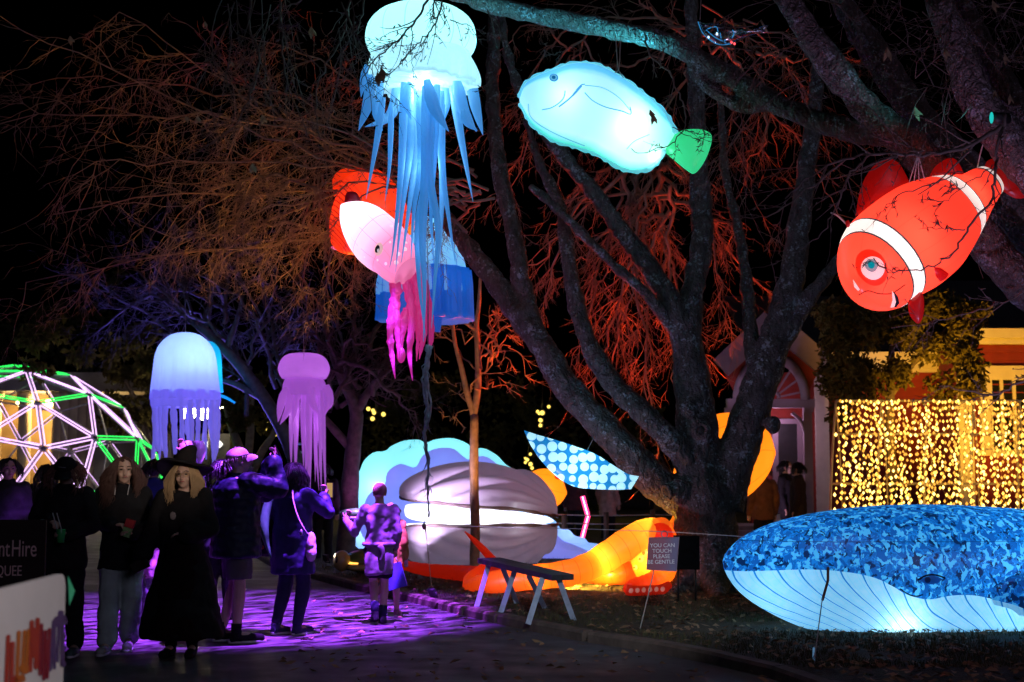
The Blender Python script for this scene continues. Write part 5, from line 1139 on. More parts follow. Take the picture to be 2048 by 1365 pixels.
for e in bm_.edges:
    a, b = e.verts[0].co.copy(), e.verts[1].co.copy()
    if min(a.z, b.z) < -.2: continue
    a += Vector((dc.x, DY, top_z + .15)); b += Vector((dc.x, DY, top_z + .15)); mid = (a + b) / 2; d = (b - a).normalized()
    st = MB().tube([a, b], .024, 6).build('strut', GD, dm)
    hori = abs(d.z) < .18; front = mid.y < DY + .6
    if not front and random.random() < .6: continue
    n_ = (mid - Vector((dc.x, DY, top_z))).normalized(); s_ = d.cross(n_).normalized()
    mt = GT if (hori and mid.z > 2.9) or mid.x - dc.x > 3.0 or (hori and 1.2 < mid.z < 1.9) else PT
    for sg in (-1, 1):
        MB().tube([a + d * .1 + n_ * .05 + s_ * .045 * sg, b - d * .1 + n_ * .05 + s_ * .045 * sg], .014 if front else .008, 6).build('light_tube', mt, st)
for v in bm_.verts:
    if v.co.z > -.2: MB().ell(v.co + Vector((dc.x, DY, top_z + .15)), (.09, .09, .07), None, 8, 5).build('hub', KNT, dm)
bm_.free()
base = MB().tube([(dc.x + 3.9 * math.cos(a), DY + 3.9 * math.sin(a), .3) for a in np.linspace(0, 6.283, 40)], .03, 6).build('base_ring', PT, dm)
# ---- grey building with lit portico
BYD = 47.0
bd = thing('grey_building', 'grey rendered building with warmly lit columned portico behind the dome', 'building', tuple(G(150, 1037)))
GREY = pm('grey_render', (.30, .29, .31), .85, .12, 2, .1); COLM = pm('column_plaster', (.6, .52, .38), .7, .1, 5, .1)
w_ = MB(); rect(w_, 185, 790, 345, 1040, BYD, .3); w_.build('wall', GREY, bd, False)
w_ = MB(); rect(w_, -160, 780, 185, 1040, BYD + 2.2, .3); w_.build('porch_back_wall', pm('ochre_wall', (.22, .15, .08), .85, .3, 1.5, .1), bd, False)
w_ = MB(); rect(w_, -160, 745, 345, 782, BYD - .2, 2.8); w_.build('entablature', GREY, bd, False)
for x in (-90, -20, 40, 108, 122, 140, 158, 176):
    c0 = P(x, 940, BYD); z1 = P(x, 783, BYD).z; cm = MB()
    pr = [(0, .30), (.12, .30), (.16, .24), (z1 - .3, .20), (z1 - .22, .27), (z1, .29)]
    cm.grid([[(c0.x + r_ * math.cos(a), BYD + .3 + r_ * math.sin(a), z) for a in np.linspace(0, 6.283, 14, endpoint=False)] for z, r_ in pr]); cm.build('column', COLM, bd)
for x, y, W in ((128, 806, 320), (160, 806, 320), (58, 806, 90), (42, 806, 90), (100, 806, 80)):
    MB().ell(P(x, y, BYD + .75), (.16, .16, .14)).build('ceiling_lamp', emit('warm_globe', (1, .72, .3), 14), bd); lamp(P(x, y + 14, BYD + .6), (1, .62, .2), W, bd, .1, 'portico_lamp')
# ---- street lamps, lit sign, glowing globes added as far glints
LGL = emit('lamp_globe', (1, .82, .5), 30)
for x, y, lb in ((378, 820, 'bright street lamp seen through the ribbons of the lavender jellyfish'), (421, 820, 'bright twin globe street lamp beside the pale forked tree')):
    Y = 40; r_ = thing('street_lamp', lb, 'lamp', (P(x, y, Y).x, Y, 0), 'street lamps behind the jellyfish lanterns')
    p0 = P(x, y, Y); MB().tube([(p0.x, Y, 0), (p0.x, Y, p0.z - .1)], [.09, .05], 8).build('pole', BLACK, r_)
    for dx in ((0,) if x < 400 else (-.2, .24)): MB().ell(p0 + Vector((dx, 0, 0)), (.26, .26, .28)).build('globe', LGL, r_)
    lamp(p0 + Vector((0, -.3, 0)), (1, .75, .35), 80, r_, .1, 'street_lamp_light')
sg = thing('lit_sign', 'small white illuminated arrow sign on a dark kiosk', 'sign', tuple(G(405, 1050)))
k_ = MB(); rect(k_, 372, 868, 460, 1050, 41.5, .5); k_.build('kiosk', BLACK, sg, False)
SGM = emit('sign_white', (1, .98, .85), 2.2)
for x0, x1 in ((380, 392), (403, 409), (411, 417), (419, 422), (425, 431)):
    k_ = MB(); rect(k_, x0, 883, x1, 895, 41.4, .03); k_.build('lit_letter', SGM, sg, False)
MB().poly([P(433, 882, 41.4), P(440, 882, 41.4), P(446, 889, 41.4), P(440, 896, 41.4), P(433, 896, 41.4)]).build('arrow_head', SGM, sg, False)
for x, y, lb in ((751, 826, 'glowing globes added as yellow glints behind the violet tree'), (1056, 921, 'glowing globes added as yellow glints behind the dark trees above the clam'), (1083, 832, 'glowing globes added as lit leaves above the spotted lantern'), (561, 845, 'glowing globes added as amber glints behind the pink jellyfish'), (466, 824, 'glowing globes added as amber glints in the leafy tree by the street lamps'), (542, 862, 'glowing globes added as amber glints under the leafy forked tree'), (1275, 905, 'glowing globes added as dim yellow glints between the trunk and the dark trees')):
    Y = 43; p0 = P(x, y, Y); r_ = thing('glint_globes', lb, 'lamp', tuple(p0), 'glowing globes added as far glints')  # globe clusters stand in for yellow glints of lit leaves and windows
    MB().tube([p0, p0 + Vector((.05, .3, 1.2))], .008, 5).build('cord', BLACK, r_)
    for j_ in range(6): MB().ell(p0 + Vector((random.gauss(0, .11), random.gauss(0, .1), random.gauss(0, .13))), (random.uniform(.03, .07),) * 3, None, 8, 6).build('globe', emit('glint_globe', (1, .7, .12), 2.2), r_)
    lamp(p0 + Vector((0, -.35, .05)), (1, .75, .2), 14, r_, .06, 'glint_light')


# ================================================================ small things
def text(body, size, mat, parent, origin, xdir, ydir, name='lettering', align='CENTER', ext=.002, bold=0, sx=1):
    cu = bpy.data.curves.new('t', 'FONT'); cu.body = body; cu.size = size; cu.align_x = align; cu.align_y = 'CENTER'; cu.extrude = ext; cu.offset = bold
    o = bpy.data.objects.new('t', cu); COL.objects.link(o); dg = bpy.context.evaluated_depsgraph_get(); me = bpy.data.meshes.new_from_object(o.evaluated_get(dg)); bpy.data.objects.remove(o)
    x = Vector(xdir).normalized(); y = Vector(ydir); y = (y - x * y.dot(x)).normalized(); z = x.cross(y)
    me.transform(Matrix.Diagonal((sx, 1, 1, 1))); M4 = Matrix((x, y, z)).transposed().to_4x4(); M4.translation = Vector(origin) - ORG[parent.name]; me.transform(M4); me.materials.clear(); me.name = name
    return link(name, me, mat, parent)
# YOU CAN TOUCH sign
NYS = 14.0
sn = thing('hanging_sign', 'small dark maroon sign reading YOU CAN TOUCH PLEASE BE GENTLE on a thin stake', 'sign', tuple(G(1280, 1260, LZ)))
m, t = newmat('sign_panel'); sx = t.a('ShaderNodeSeparateXYZ', {0: t.uv()}, out=1)
c = t.ramp(sx, [(.0, (.26, .04, .06)), (.5, (.28, .05, .11)), (.85, (.15, .12, .24))])
t.out(t.a('ShaderNodeBsdfPrincipled', {'Base Color': c, 'Roughness': .5})); SPN = m
co = [P(1298, 1076, NYS), P(1358, 1075, NYS), P(1353, 1143, NYS - .03), P(1293, 1140, NYS - .03)]
s_ = MB(); s_.grid([[co[3], co[2]], [co[0], co[1]]], False, False); s_.grid([[v + Vector((0, .012, 0)) for v in (co[0], co[1])], [v + Vector((0, .012, 0)) for v in (co[3], co[2])]], False, False); s_.build('panel', SPN, sn, False)
# edges
e_ = MB(); e_.tube(co + [co[0]], .004, 5); e_.build('panel_edge', pm('sign_edge', (.4, .3, .35), .5), sn)
LET = pm('sign_lettering', (.85, .82, .85), .6, .05, 4, 0)
for i, tx in enumerate(('YOU CAN', 'TOUCH', 'PLEASE', 'BE GENTLE')):
    text(tx, 10.8 * S(NYS), LET, sn, P(1325 - i * 1.0, 1091.5 + i * 11, NYS - .018 - .0035 * i), co[1] - co[0], (0, .02, 1), bold=.0006)
MB().tube([P(1329, 1069, NYS) + Vector((.03 * math.cos(a), .01 * math.sin(a), .032 * math.sin(a))) for a in np.linspace(0, 6.4, 14)], .005, 5).build('hook', STEEL, sn)
MB().tube([P(1312, 1078, NYS + .02), P(1306, 1150, NYS + .02), G(1280, 1258, LZ)], .006, 5).build('stake', ROPE, sn)
# fence rope with posts
fe = thing('rope_fence', 'thin white rope fence strung in front of the large tree', 'fence', tuple(G(1212, 1100, LZ)))
MB().tube(spl([P(880, 1051, 19.5), P(1010, 1055, 17), P(1150, 1058, 15.5), P(1329, 1064, 14.02), P(1400, 1068, 13.9), P(1492, 1074, 13.8)], 30), .004, 5).build('rope', pm('white_rope', (.6, .58, .55), .8), fe)
for x, y in ((1212, 1025), (1128, 1030), (1305, 1020)):
    p0 = P(x, y, 26); MB().tube([(p0.x, 26, LZ - .05), p0], .05, 7).build('post', TWB, fe)
for y in (1030, 1047): MB().tube([P(1115, y, 26), P(1212, y + 2, 26), P(1305, y, 26), P(1440, y + 3, 26)], .012, 5).build('rope', pm('far_rope', (.3, .25, .25), .8), fe)
# bench
bn = thing('trestle_bench', 'low dark plank bench on pale blue splayed legs standing on the lawn edge', 'bench', tuple(G(1050, 1235, LZ)))
LEGM = pm('bench_leg_paint', (.38, .46, .55), .6, .2, 14, .2); TOPM = pm('bench_top', (.05, .045, .05), .6, .3, 10, .2)
lg = [((977, 1131), (953, 1215)), ((1005, 1135), (1035, 1209)), ((1029, 1143), (1001, 1227)), ((1057, 1151), (1091, 1219)), ((1085, 1157), (1056, 1249)), ((1117, 1157), (1148, 1243))]
for (a, b) in lg:
    g = G(*b, LZ - .01); tp_ = P(a[0], a[1], g.y + (.12 if a[0] - b[0] > 0 else -.12)); MB().beam(tp_, g, .055, .04, (0, 1, 0)).build('leg', LEGM, bn, False)
ya, yb = G(960, 1211, LZ).y, G(1100, 1246, LZ).y
c1, c2, c3, c4_ = P(955, 1117, ya + .15), P(1000, 1115, ya + .42), P(1148, 1149, yb + .12), P(1103, 1151, yb - .15)
for i in range(2):
    a0, a1 = c1.lerp(c2, i * .5 + .01), c1.lerp(c2, i * .5 + .49); b0, b1 = c4_.lerp(c3, i * .5 + .01), c4_.lerp(c3, i * .5 + .49); dn = Vector((0, 0, -.055))
    s_ = MB(); s_._add([a0, a1, b1, b0, a0 + dn, a1 + dn, b1 + dn, b0 + dn], [(0, 3, 2, 1), (4, 5, 6, 7), (0, 1, 5, 4), (1, 2, 6, 5), (2, 3, 7, 6), (3, 0, 4, 7)]); s_.build('plank', TOPM, bn, False)
# speaker box and little lamp at the trunk
sp_ = thing('speaker_box', 'black speaker box at the foot of the tree behind the sign', 'speaker', tuple(G(1372, 1150, LZ)))
s_ = MB(); q = P(1373, 1105, 16.6); s_.box(q, (.27, .25, .38)); s_.build('cabinet', pm('speaker_black', (.004, .004, .004), .95, .2, 8, 0, spec=.1), sp_, False)
s_ = MB(); s_.tube([q + Vector((.09 * math.cos(a), -.128, .09 * math.sin(a) - .05)) for a in np.linspace(0, 6.283, 20)], .008, 6); s_.build('driver_ring', pm('speaker_black', None), sp_)
for sx_ in (-.1, .1): MB().tube([q + Vector((sx_, 0, -.18)), Vector((q.x + sx_, q.y, LZ))], .012, 6).build('leg', BLACK, sp_)
flood('small blue flood lamp with cables at the root of the large tree', G(1380, 1170, LZ) + Vector((0, -.2, .1)), P(1500, 1050, 18), (.2, .5, 1), 6, 70, size=.08)
cb = MB(); cb.tube(spl([G(1378, 1172, LZ) + Vector((0, -.2, .03)), G(1400, 1168, LZ) + Vector((0, 0, .15)), G(1420, 1178, LZ) + Vector((0, 0, .02)), G(1450, 1190, LZ) + Vector((0, 0, .02)), G(1480, 1196, LZ) + Vector((0, 0, .02))], 30), .012, 5)
props(cb.build('power_cable', BLACK), 'black cable looping from the small lamp over the roots', 'cable')
# neon chevron
nc = thing('neon_chevron', 'bent pink neon tube standing behind the rope fence', 'light', tuple(G(1165, 1095, LZ)))
MB().tube([P(1165, 993, 27), P(1176, 1033, 27), P(1164, 1078, 27)], .045, 8).build('tube', emit('neon_pink', (1, .04, .2), 3), nc); MB().tube([P(1164, 1076, 27.02), (P(1164, 1076, 27.02).x, 27.02, LZ)], .02, 6).build('stand', BLACK, nc)
MB().tube([P(1165, 994, 26.94), P(1176, 1033, 26.94), P(1164, 1077, 26.94)], .010, 6).build('core', emit('neon_core', (1, .6, .75), 4), nc)
# ILLUMINATE pop-up board
A0, A1 = Vector((-1.955, 6.3, 0)), Vector((-1.915, 5.0, 0))
ib = thing('banner_board', 'white pop-up banner board with drippy rainbow ILLUMINATE lettering', 'sign', (-1.96, 5.6, 0))
bdv = (A1 - A0).normalized(); bn_ = Vector((-bdv.y, bdv.x, 0))
if bn_.x < 0: bn_ = -bn_
def onb(px, py, off=.004):
    d = ray(px, py); o_ = Vector((0, 0, CH)); tt_ = (A0 - o_).dot(bn_) / d.dot(bn_); return o_ + d * tt_ + bn_ * off
WB = pm('banner_fabric', (.62, .60, .62), .8, .06, 3, .15)
H_ = 1.15; W_ = (A1 - A0).length; c_ = .07
ol = [(0, 0), (W_, 0), (W_, H_ - c_)] + [(W_ - c_ + c_ * math.cos(a), H_ - c_ + c_ * math.sin(a)) for a in np.linspace(0, math.pi / 2, 6)] + [(c_ - c_ * math.cos(a), H_ - c_ + c_ * math.sin(a)) for a in np.linspace(math.pi / 2, 0, 6)]
q = [A0 + bdv * s_ + Vector((0, 0, z)) for s_, z in ol]; qb = [v - bn_ * .03 for v in q]
s_ = MB(); s_.grid([qb, q], True, True); s_.build('front_panel', WB, ib, False)
s_ = MB(); s_.grid([[A0 + bdv * a - bn_ * (.04 + .35 * (1 - z / H_)) + Vector((0, 0, z)) for a in (0, W_)] for z in (0, H_ * .5, H_ - .03)], False, False); s_.build('back_panel', WB, ib, False)
g0, g1, g2 = A0 + Vector((0, .01, H_ - .06)), A0 + Vector((.005, .06, H_ - .20)), A0 + Vector((0, .01, H_ - .34))
g1 = P(150, 1182, 6.36); g0 = P(136, 1152, 6.31); g2 = P(139, 1212, 6.31)
s_ = MB(); s_._add([g0, g1, g2, g0 + Vector((-.02, .05, 0)), g1 + Vector((-.02, .05, 0)), g2 + Vector((-.02, .05, 0))], [(0, 2, 1), (3, 4, 5), (0, 1, 4, 3), (1, 2, 5, 4), (2, 0, 3, 5)]); s_.build('green_gusset', pm('green_gusset', (.05, .42, .22), .6), ib, False)
def zb(x, y): return (.2088 * x, 1080 + .2088 * y)
def lmat(nm, ca, cb_):
    if nm in _MC: return _MC[nm]
    m, t = newmat(nm); z = t.a('ShaderNodeSeparateXYZ', {0: t.obj()}, out=2)
    t.out(t.a('ShaderNodeBsdfPrincipled', {'Base Color': t.ramp(t.math('DIVIDE', z, 1.1), [(.45, c4(cb_)), (.75, c4(ca))]), 'Roughness': .7})); _MC[nm] = m; return m
RD, OR, MR, PU = lmat('print_red', (.36, .03, .012), (.27, .006, .01)), lmat('print_orange', (.45, .12, .01), (.30, .01, .01)), lmat('print_maroon', (.22, .006, .02), (.2, .005, .03)), lmat('print_purple', (.08, .04, .15), (.065, .03, .13))
def letter(strokes, mat, par=ib):
    mb = MB()
    for x0, y0, x1, y1, wd in strokes:
        wd *= 1.2; a, b = np.array((x0, y0), float), np.array((x1, y1), float); d = (b - a) / np.linalg.norm(b - a); n_ = np.array((-d[1], d[0])); r_ = wd / 2; ring = []
        for k in range(7):
            an = -math.pi / 2 + math.pi * k / 6; ring.append(b + r_ * (d * math.cos(an) * .5 + n_ * math.sin(an)))
        for k in range(7):
            an = math.pi / 2 + math.pi * k / 6; ring.append(a + r_ * (d * math.cos(an) * .5 + n_ * math.sin(an)))
        off = .003 + .0008 * len(mb.f); mb.poly([onb(*zb(*p_), off) for p_ in ring])
    mb.build('letter', mat, par, False)
letter([(74, 918, 52, 1400, 34)], RD); letter([(116, 985, 100, 1440, 34), (104, 1360, 150, 1330, 60)], RD); letter([(176, 880, 150, 1440, 33), (150, 1350, 215, 1320, 60)], OR)
letter([(228, 872, 205, 1250, 26), (264, 862, 240, 1250, 26), (205, 1240, 245, 1235, 80)], OR); letter([(300, 778, 284, 1258, 34), (355, 756, 338, 1230, 34), (304, 850, 326, 1120, 40)], RD)
letter([(393, 808, 376, 1295, 28)], MR); letter([(428, 870, 412, 1340, 26), (466, 855, 446, 1322, 26), (436, 960, 446, 1180, 24)], MR); letter([(510, 778, 474, 1252, 26), (516, 800, 514, 1232, 24), (490, 1090, 514, 1085, 40)], PU)
letter([(562, 700, 546, 1168, 22), (540, 790, 606, 760, 90), (575, 690, 570, 800, 44)], PU); letter([(594, 770, 590, 1205, 32), (600, 770, 624, 765, 36), (596, 935, 614, 930, 36), (594, 1190, 606, 1188, 44)], PU)
# dark hire banner
NB = 10.6
hb_ = thing('hire_banner', 'dark hanging banner with pale lettering about hire on a low frame', 'banner', tuple(G(10, 1370)))
s_ = MB(); rect(s_, -240, 1040, 92, 1190, NB, .03); s_.build('banner_cloth', pm('dark_banner', (.022, .012, .010), .7, .2, 4, .2), hb_, False)
s_ = MB(); rect(s_, -240, 1190, 92, 1204, NB - .002, .03); s_.build('yellow_hem', pm('yellow_band', (.35, .22, .03), .7), hb_, False)
PKL = pm('banner_letters', (.85, .6, .55), .7, .05, 4, 0)
text('nt', 47 * S(NB), PKL, hb_, P(20, 1099, NB - .006), (1, 0, 0), (0, 0, 1), align='RIGHT', sx=.6); text('Hire', 47 * S(NB), PKL, hb_, P(74, 1099, NB - .006), (1, 0, 0), (0, 0, 1), align='RIGHT', sx=.6); text('RQUEE', 29 * S(NB), PKL, hb_, P(44, 1143, NB - .006), (1, 0, 0), (0, 0, 1), align='RIGHT', sx=.72)
for x in (-220, 80):
    p0 = P(x, 1040, NB); MB().tube([(p0.x, NB + .05, 0), (p0.x, NB + .05, p0.z)], .015, 6).build('post', STEEL, hb_)
# inflatable green turtle on the grass
tu = thing('turtle_inflatable', 'green and yellow inflatable turtle lying on the grass by the kerb', 'inflatable', tuple(G(715, 1145, LZ)))
TG = pm('green_vinyl', (.12, .2, .04), .25, .3, 3, 0, spec=.7); TYV = pm('yellow_vinyl', (.4, .36, .12), .25, .2, 3, 0, spec=.7)
T_Y = 21.0; q = P(728, 1122, T_Y); s_ = MB(); s_.ell(q, (.3, .3, .18), None, 18, 12); s_.ell(q + Vector((.15, .05, .06)), (.22, .24, .14)); s_.build('shell', TG, tu)
s_ = MB(); s_.ell(P(684, 1122, T_Y - .2), (.13, .14, .15), None, 16, 10); hd = s_.build('head', TYV, tu); s_ = MB(); s_.ell(P(673, 1120, T_Y - .33), (.02, .02, .05)); s_.build('eye', INK, hd)
s_ = MB(); s_.ell(P(720, 1136, T_Y - .3), (.2, .1, .05)); s_.build('flipper', TYV, tu); s_ = MB(); s_.ell(P(760, 1136, T_Y - .2), (.16, .12, .05)); s_.build('flipper', TYV, tu)
# ladder lit blue
ld = thing('step_ladder', 'tall ladder standing behind the pink jellyfish lantern', 'ladder', tuple(G(597, 1100)))
LDM = pm('ladder_alu', (.55, .58, .65), .4, .1, 8, 0)
for x in (583, 611): MB().tube([P(x, 876, 27.5), P(x - 1, 1104, 27.3)], .035, 6).build('rail', LDM, ld)
for y in range(888, 1100, 17): MB().tube([P(583, y, 27.45), P(611, y, 27.45)], .022, 6).build('rung', LDM, ld)
# clear plastic fish ornament in the branches
m, t = newmat('clear_plastic'); t.out(t.a('ShaderNodeMixShader', {0: .75, 1: t.a('ShaderNodeBsdfGlossy', {'Roughness': .12, 'Color': (.8, .9, 1, 1)}), 2: t.a('ShaderNodeBsdfTransparent', {})})); CLP = m
orn = thing('bowl_ornament', 'clear plastic fish ornament glinting blue under the top branches', 'ornament', tuple(P(1450, 85, 11.6)))
OB = loft_px([(1396, 40), (1410, 48), (1440, 46), (1470, 50), (1500, 58), (1530, 60)], [(1398, 44), (1412, 70), (1435, 88), (1462, 88), (1488, 76), (1522, 66)], 11.6, 11.6, .7, 24, 16)
OB.build('shell', CLP, orn); BLW = emit('blue_glint', (.05, .4, .9), .55)
for p_ in ([(1396, 44), (1405, 66), (1422, 82), (1440, 90), (1462, 88)], [(1412, 60), (1430, 75), (1452, 86)], [(1415, 58), (1432, 54), (1436, 64)], [(1440, 66), (1444, 82), (1452, 80)], [(1465, 60), (1468, 68), (1464, 76)]): MB().tube(spl([P(*x_, 11.3) for x_ in p_], 12), .004, 5).build('glint_line', BLW, orn)  # glowing tubes draw glints onto the clear plastic
for x, y, c0 in ((1463, 85, (1, .08, .1)), (1469, 88, (1, .1, .1)), (1434, 68, (.5, .8, 1)), (1417, 75, (.4, .8, 1))): MB().ell(P(x, y, 11.3), (.009, .006, .012)).build('led', emit('led_%.1f' % c0[1], c0, 2), orn)
fin([(1505, 60), (1536, 50), (1532, 62), (1538, 66), (1520, 68)], 'tail', 11.6, .02, CLP, orn)
rope('cord', '', [P(1400, 40, 11.6), P(1402, 0, 11.7), P(1405, -40, 11.8)], .003, orn)
# cyan spot lamp in the right tree
cs = thing('spot_lamp', 'small black spotlight clamped to the right limb, showing a teal lens', 'lamp', tuple(P(1995, 240, 11)))
s_ = MB(); s_.tube([P(2012, 238, 11), P(1988, 236, 10.9)], [.05, .045], 10); s_.build('housing', BLACK, cs); s_ = MB(); s_.ell(P(1983, 236, 10.88), (.012, .035, .045)); s_.build('lens', emit('teal_lens', (.02, .7, .65), .8), cs)
spot(P(1975, 236, 10.88), P(1350, 130, 13), (.1, .85, .9), 14, 40, .8, cs)
# purple water-ripple projector over the road
q = Vector((-1.2, 13.75, 6.7))
pj = thing('effect_projector', 'violet ripple projector hung in the branches above the road', 'projector', tuple(q))
s_ = MB(); s_.box(q, (.22, .3, .2)); s_.build('housing', BLACK, pj, False); s_ = MB(); s_.tube([q + Vector((0, 0, .1)), q + Vector((.1, .1, 1.3))], .012, 6); s_.build('mount', BLACK, pj)
L_ = spot(q + Vector((0, .05, -.16)), (-3.0, 15.6, 0), (.33, .05, 1), 24000, 52, .75, pj, .02, 'ripple_light')
nt = L_.data; nt.use_nodes = True; tr = nt.node_tree; tc = tr.nodes.new('ShaderNodeTexCoord'); mp = tr.nodes.new('ShaderNodeMapping'); mp.inputs['Scale'].default_value = (8, 22, 22); nz = tr.nodes.new('ShaderNodeTexNoise'); nz.inputs['Scale'].default_value = 2.2; nz.inputs['Detail'].default_value = 4; nz.inputs['Distortion'].default_value = .7
rp = tr.nodes.new('ShaderNodeValToRGB'); rp.color_ramp.elements[0].position = .42; rp.color_ramp.elements[0].color = (.05,) * 3 + (1,); rp.color_ramp.elements[1].position = .8; rp.color_ramp.elements[1].color = (3.6, 3.6, 3.6, 1)
em = tr.nodes['Emission']
tr.links.new(tc.outputs['Normal'], mp.inputs[0]); tr.links.new(mp.outputs[0], nz.inputs['Vector']); tr.links.new(nz.outputs[0], rp.inputs[0]); tr.links.new(rp.outputs[0], em.inputs[1])

# unseen post lamp added to light the board, bench, sign and faces
pl = thing('added_post_lamp', 'added post lamp out of view, fill for the board, bench, sign and faces', 'lamp', (1.6, 3.4, 0))
MB().tube([(1.6, 3.4, 0), (1.6, 3.4, 3.4)], [.05, .035], 8).build('pole', BLACK, pl); MB().tube([(1.6, 3.4, 3.4), (1.45, 3.5, 3.45), (1.3, 3.65, 3.4)], .03, 7).build('arm', BLACK, pl); MB().ell((1.28, 3.68, 3.36), (.08, .08, .04)).build('lamp_head', BLACK, pl)
spot((1.26, 3.7, 3.3), (-2.0, 5.9, .8), (1, .88, .86), 330, 40, .8, pl, .05)
spot((1.2, 3.75, 3.3), (.9, 14.6, .4), (.72, .8, 1), 1300, 17, .8, pl, .05)
spot((1.15, 3.8, 3.3), (-3.15, 12.7, 1.7), (1, .78, .62), 1300, 8.5, 1, pl, .05)
# ================================================================ people
def skinm(name, col): 
    if name in _MC: return _MC[name]
    m, t = newmat(name); n = t.noise(t.obj(), 18, 4)
    c = t.ramp(n, [(.3, tuple(x * .88 for x in col)), (.7, col)])
    t.out(t.a('ShaderNodeBsdfPrincipled', {'Base Color': c, 'Roughness': .5, 'Subsurface Weight': .12, 'Subsurface Radius': (.01, .004, .002), 'Normal': t.a('ShaderNodeBump', {'Strength': .1, 'Distance': .003, 'Height': t.noise(t.obj(), 90, 2)})}))
    _MC[name] = m; return m
SKIN = skinm('skin', (.52, .33, .25)); SKIN2 = skinm('skin_fair', (.6, .4, .31))
def cloth(name, col, sc_=14, rough=.85, sheen=0): return pm(name, col, rough, .22, sc_, .5, sc_ * 3, .2, bdist=.006)
BLK = cloth('black_cloth', (.011, .011, .013)); NAVY = cloth('navy_nylon', (.014, .018, .05), 8, .5)
EYEM = pm('eye_dark', (.015, .012, .01), .2, .1, 5, 0); LIPC = pm('lips', (.32, .11, .1), .5, .1, 9, 0)
DEF = dict(hipR=(.088, 0, .92), hipL=(-.088, 0, .92), kneR=(.095, .02, .50), kneL=(-.095, .02, .50), ankR=(.095, -.02, .085), ankL=(-.095, -.02, .085), toeR=(.11, .17, .03), toeL=(-.11, .17, .03),
           shR=(.175, -.01, 1.385), shL=(-.175, -.01, 1.385), elR=(.225, -.03, 1.11), elL=(-.225, -.03, 1.11), wrR=(.235, .06, .88), wrL=(-.235, .06, .88), pel=(0, 0, .95), chest=(0, 0, 1.22), neck=(0, -.015, 1.44), head=(0, .02, 1.585),
           hdR=(0, .3, -1), hdL=(0, .3, -1))
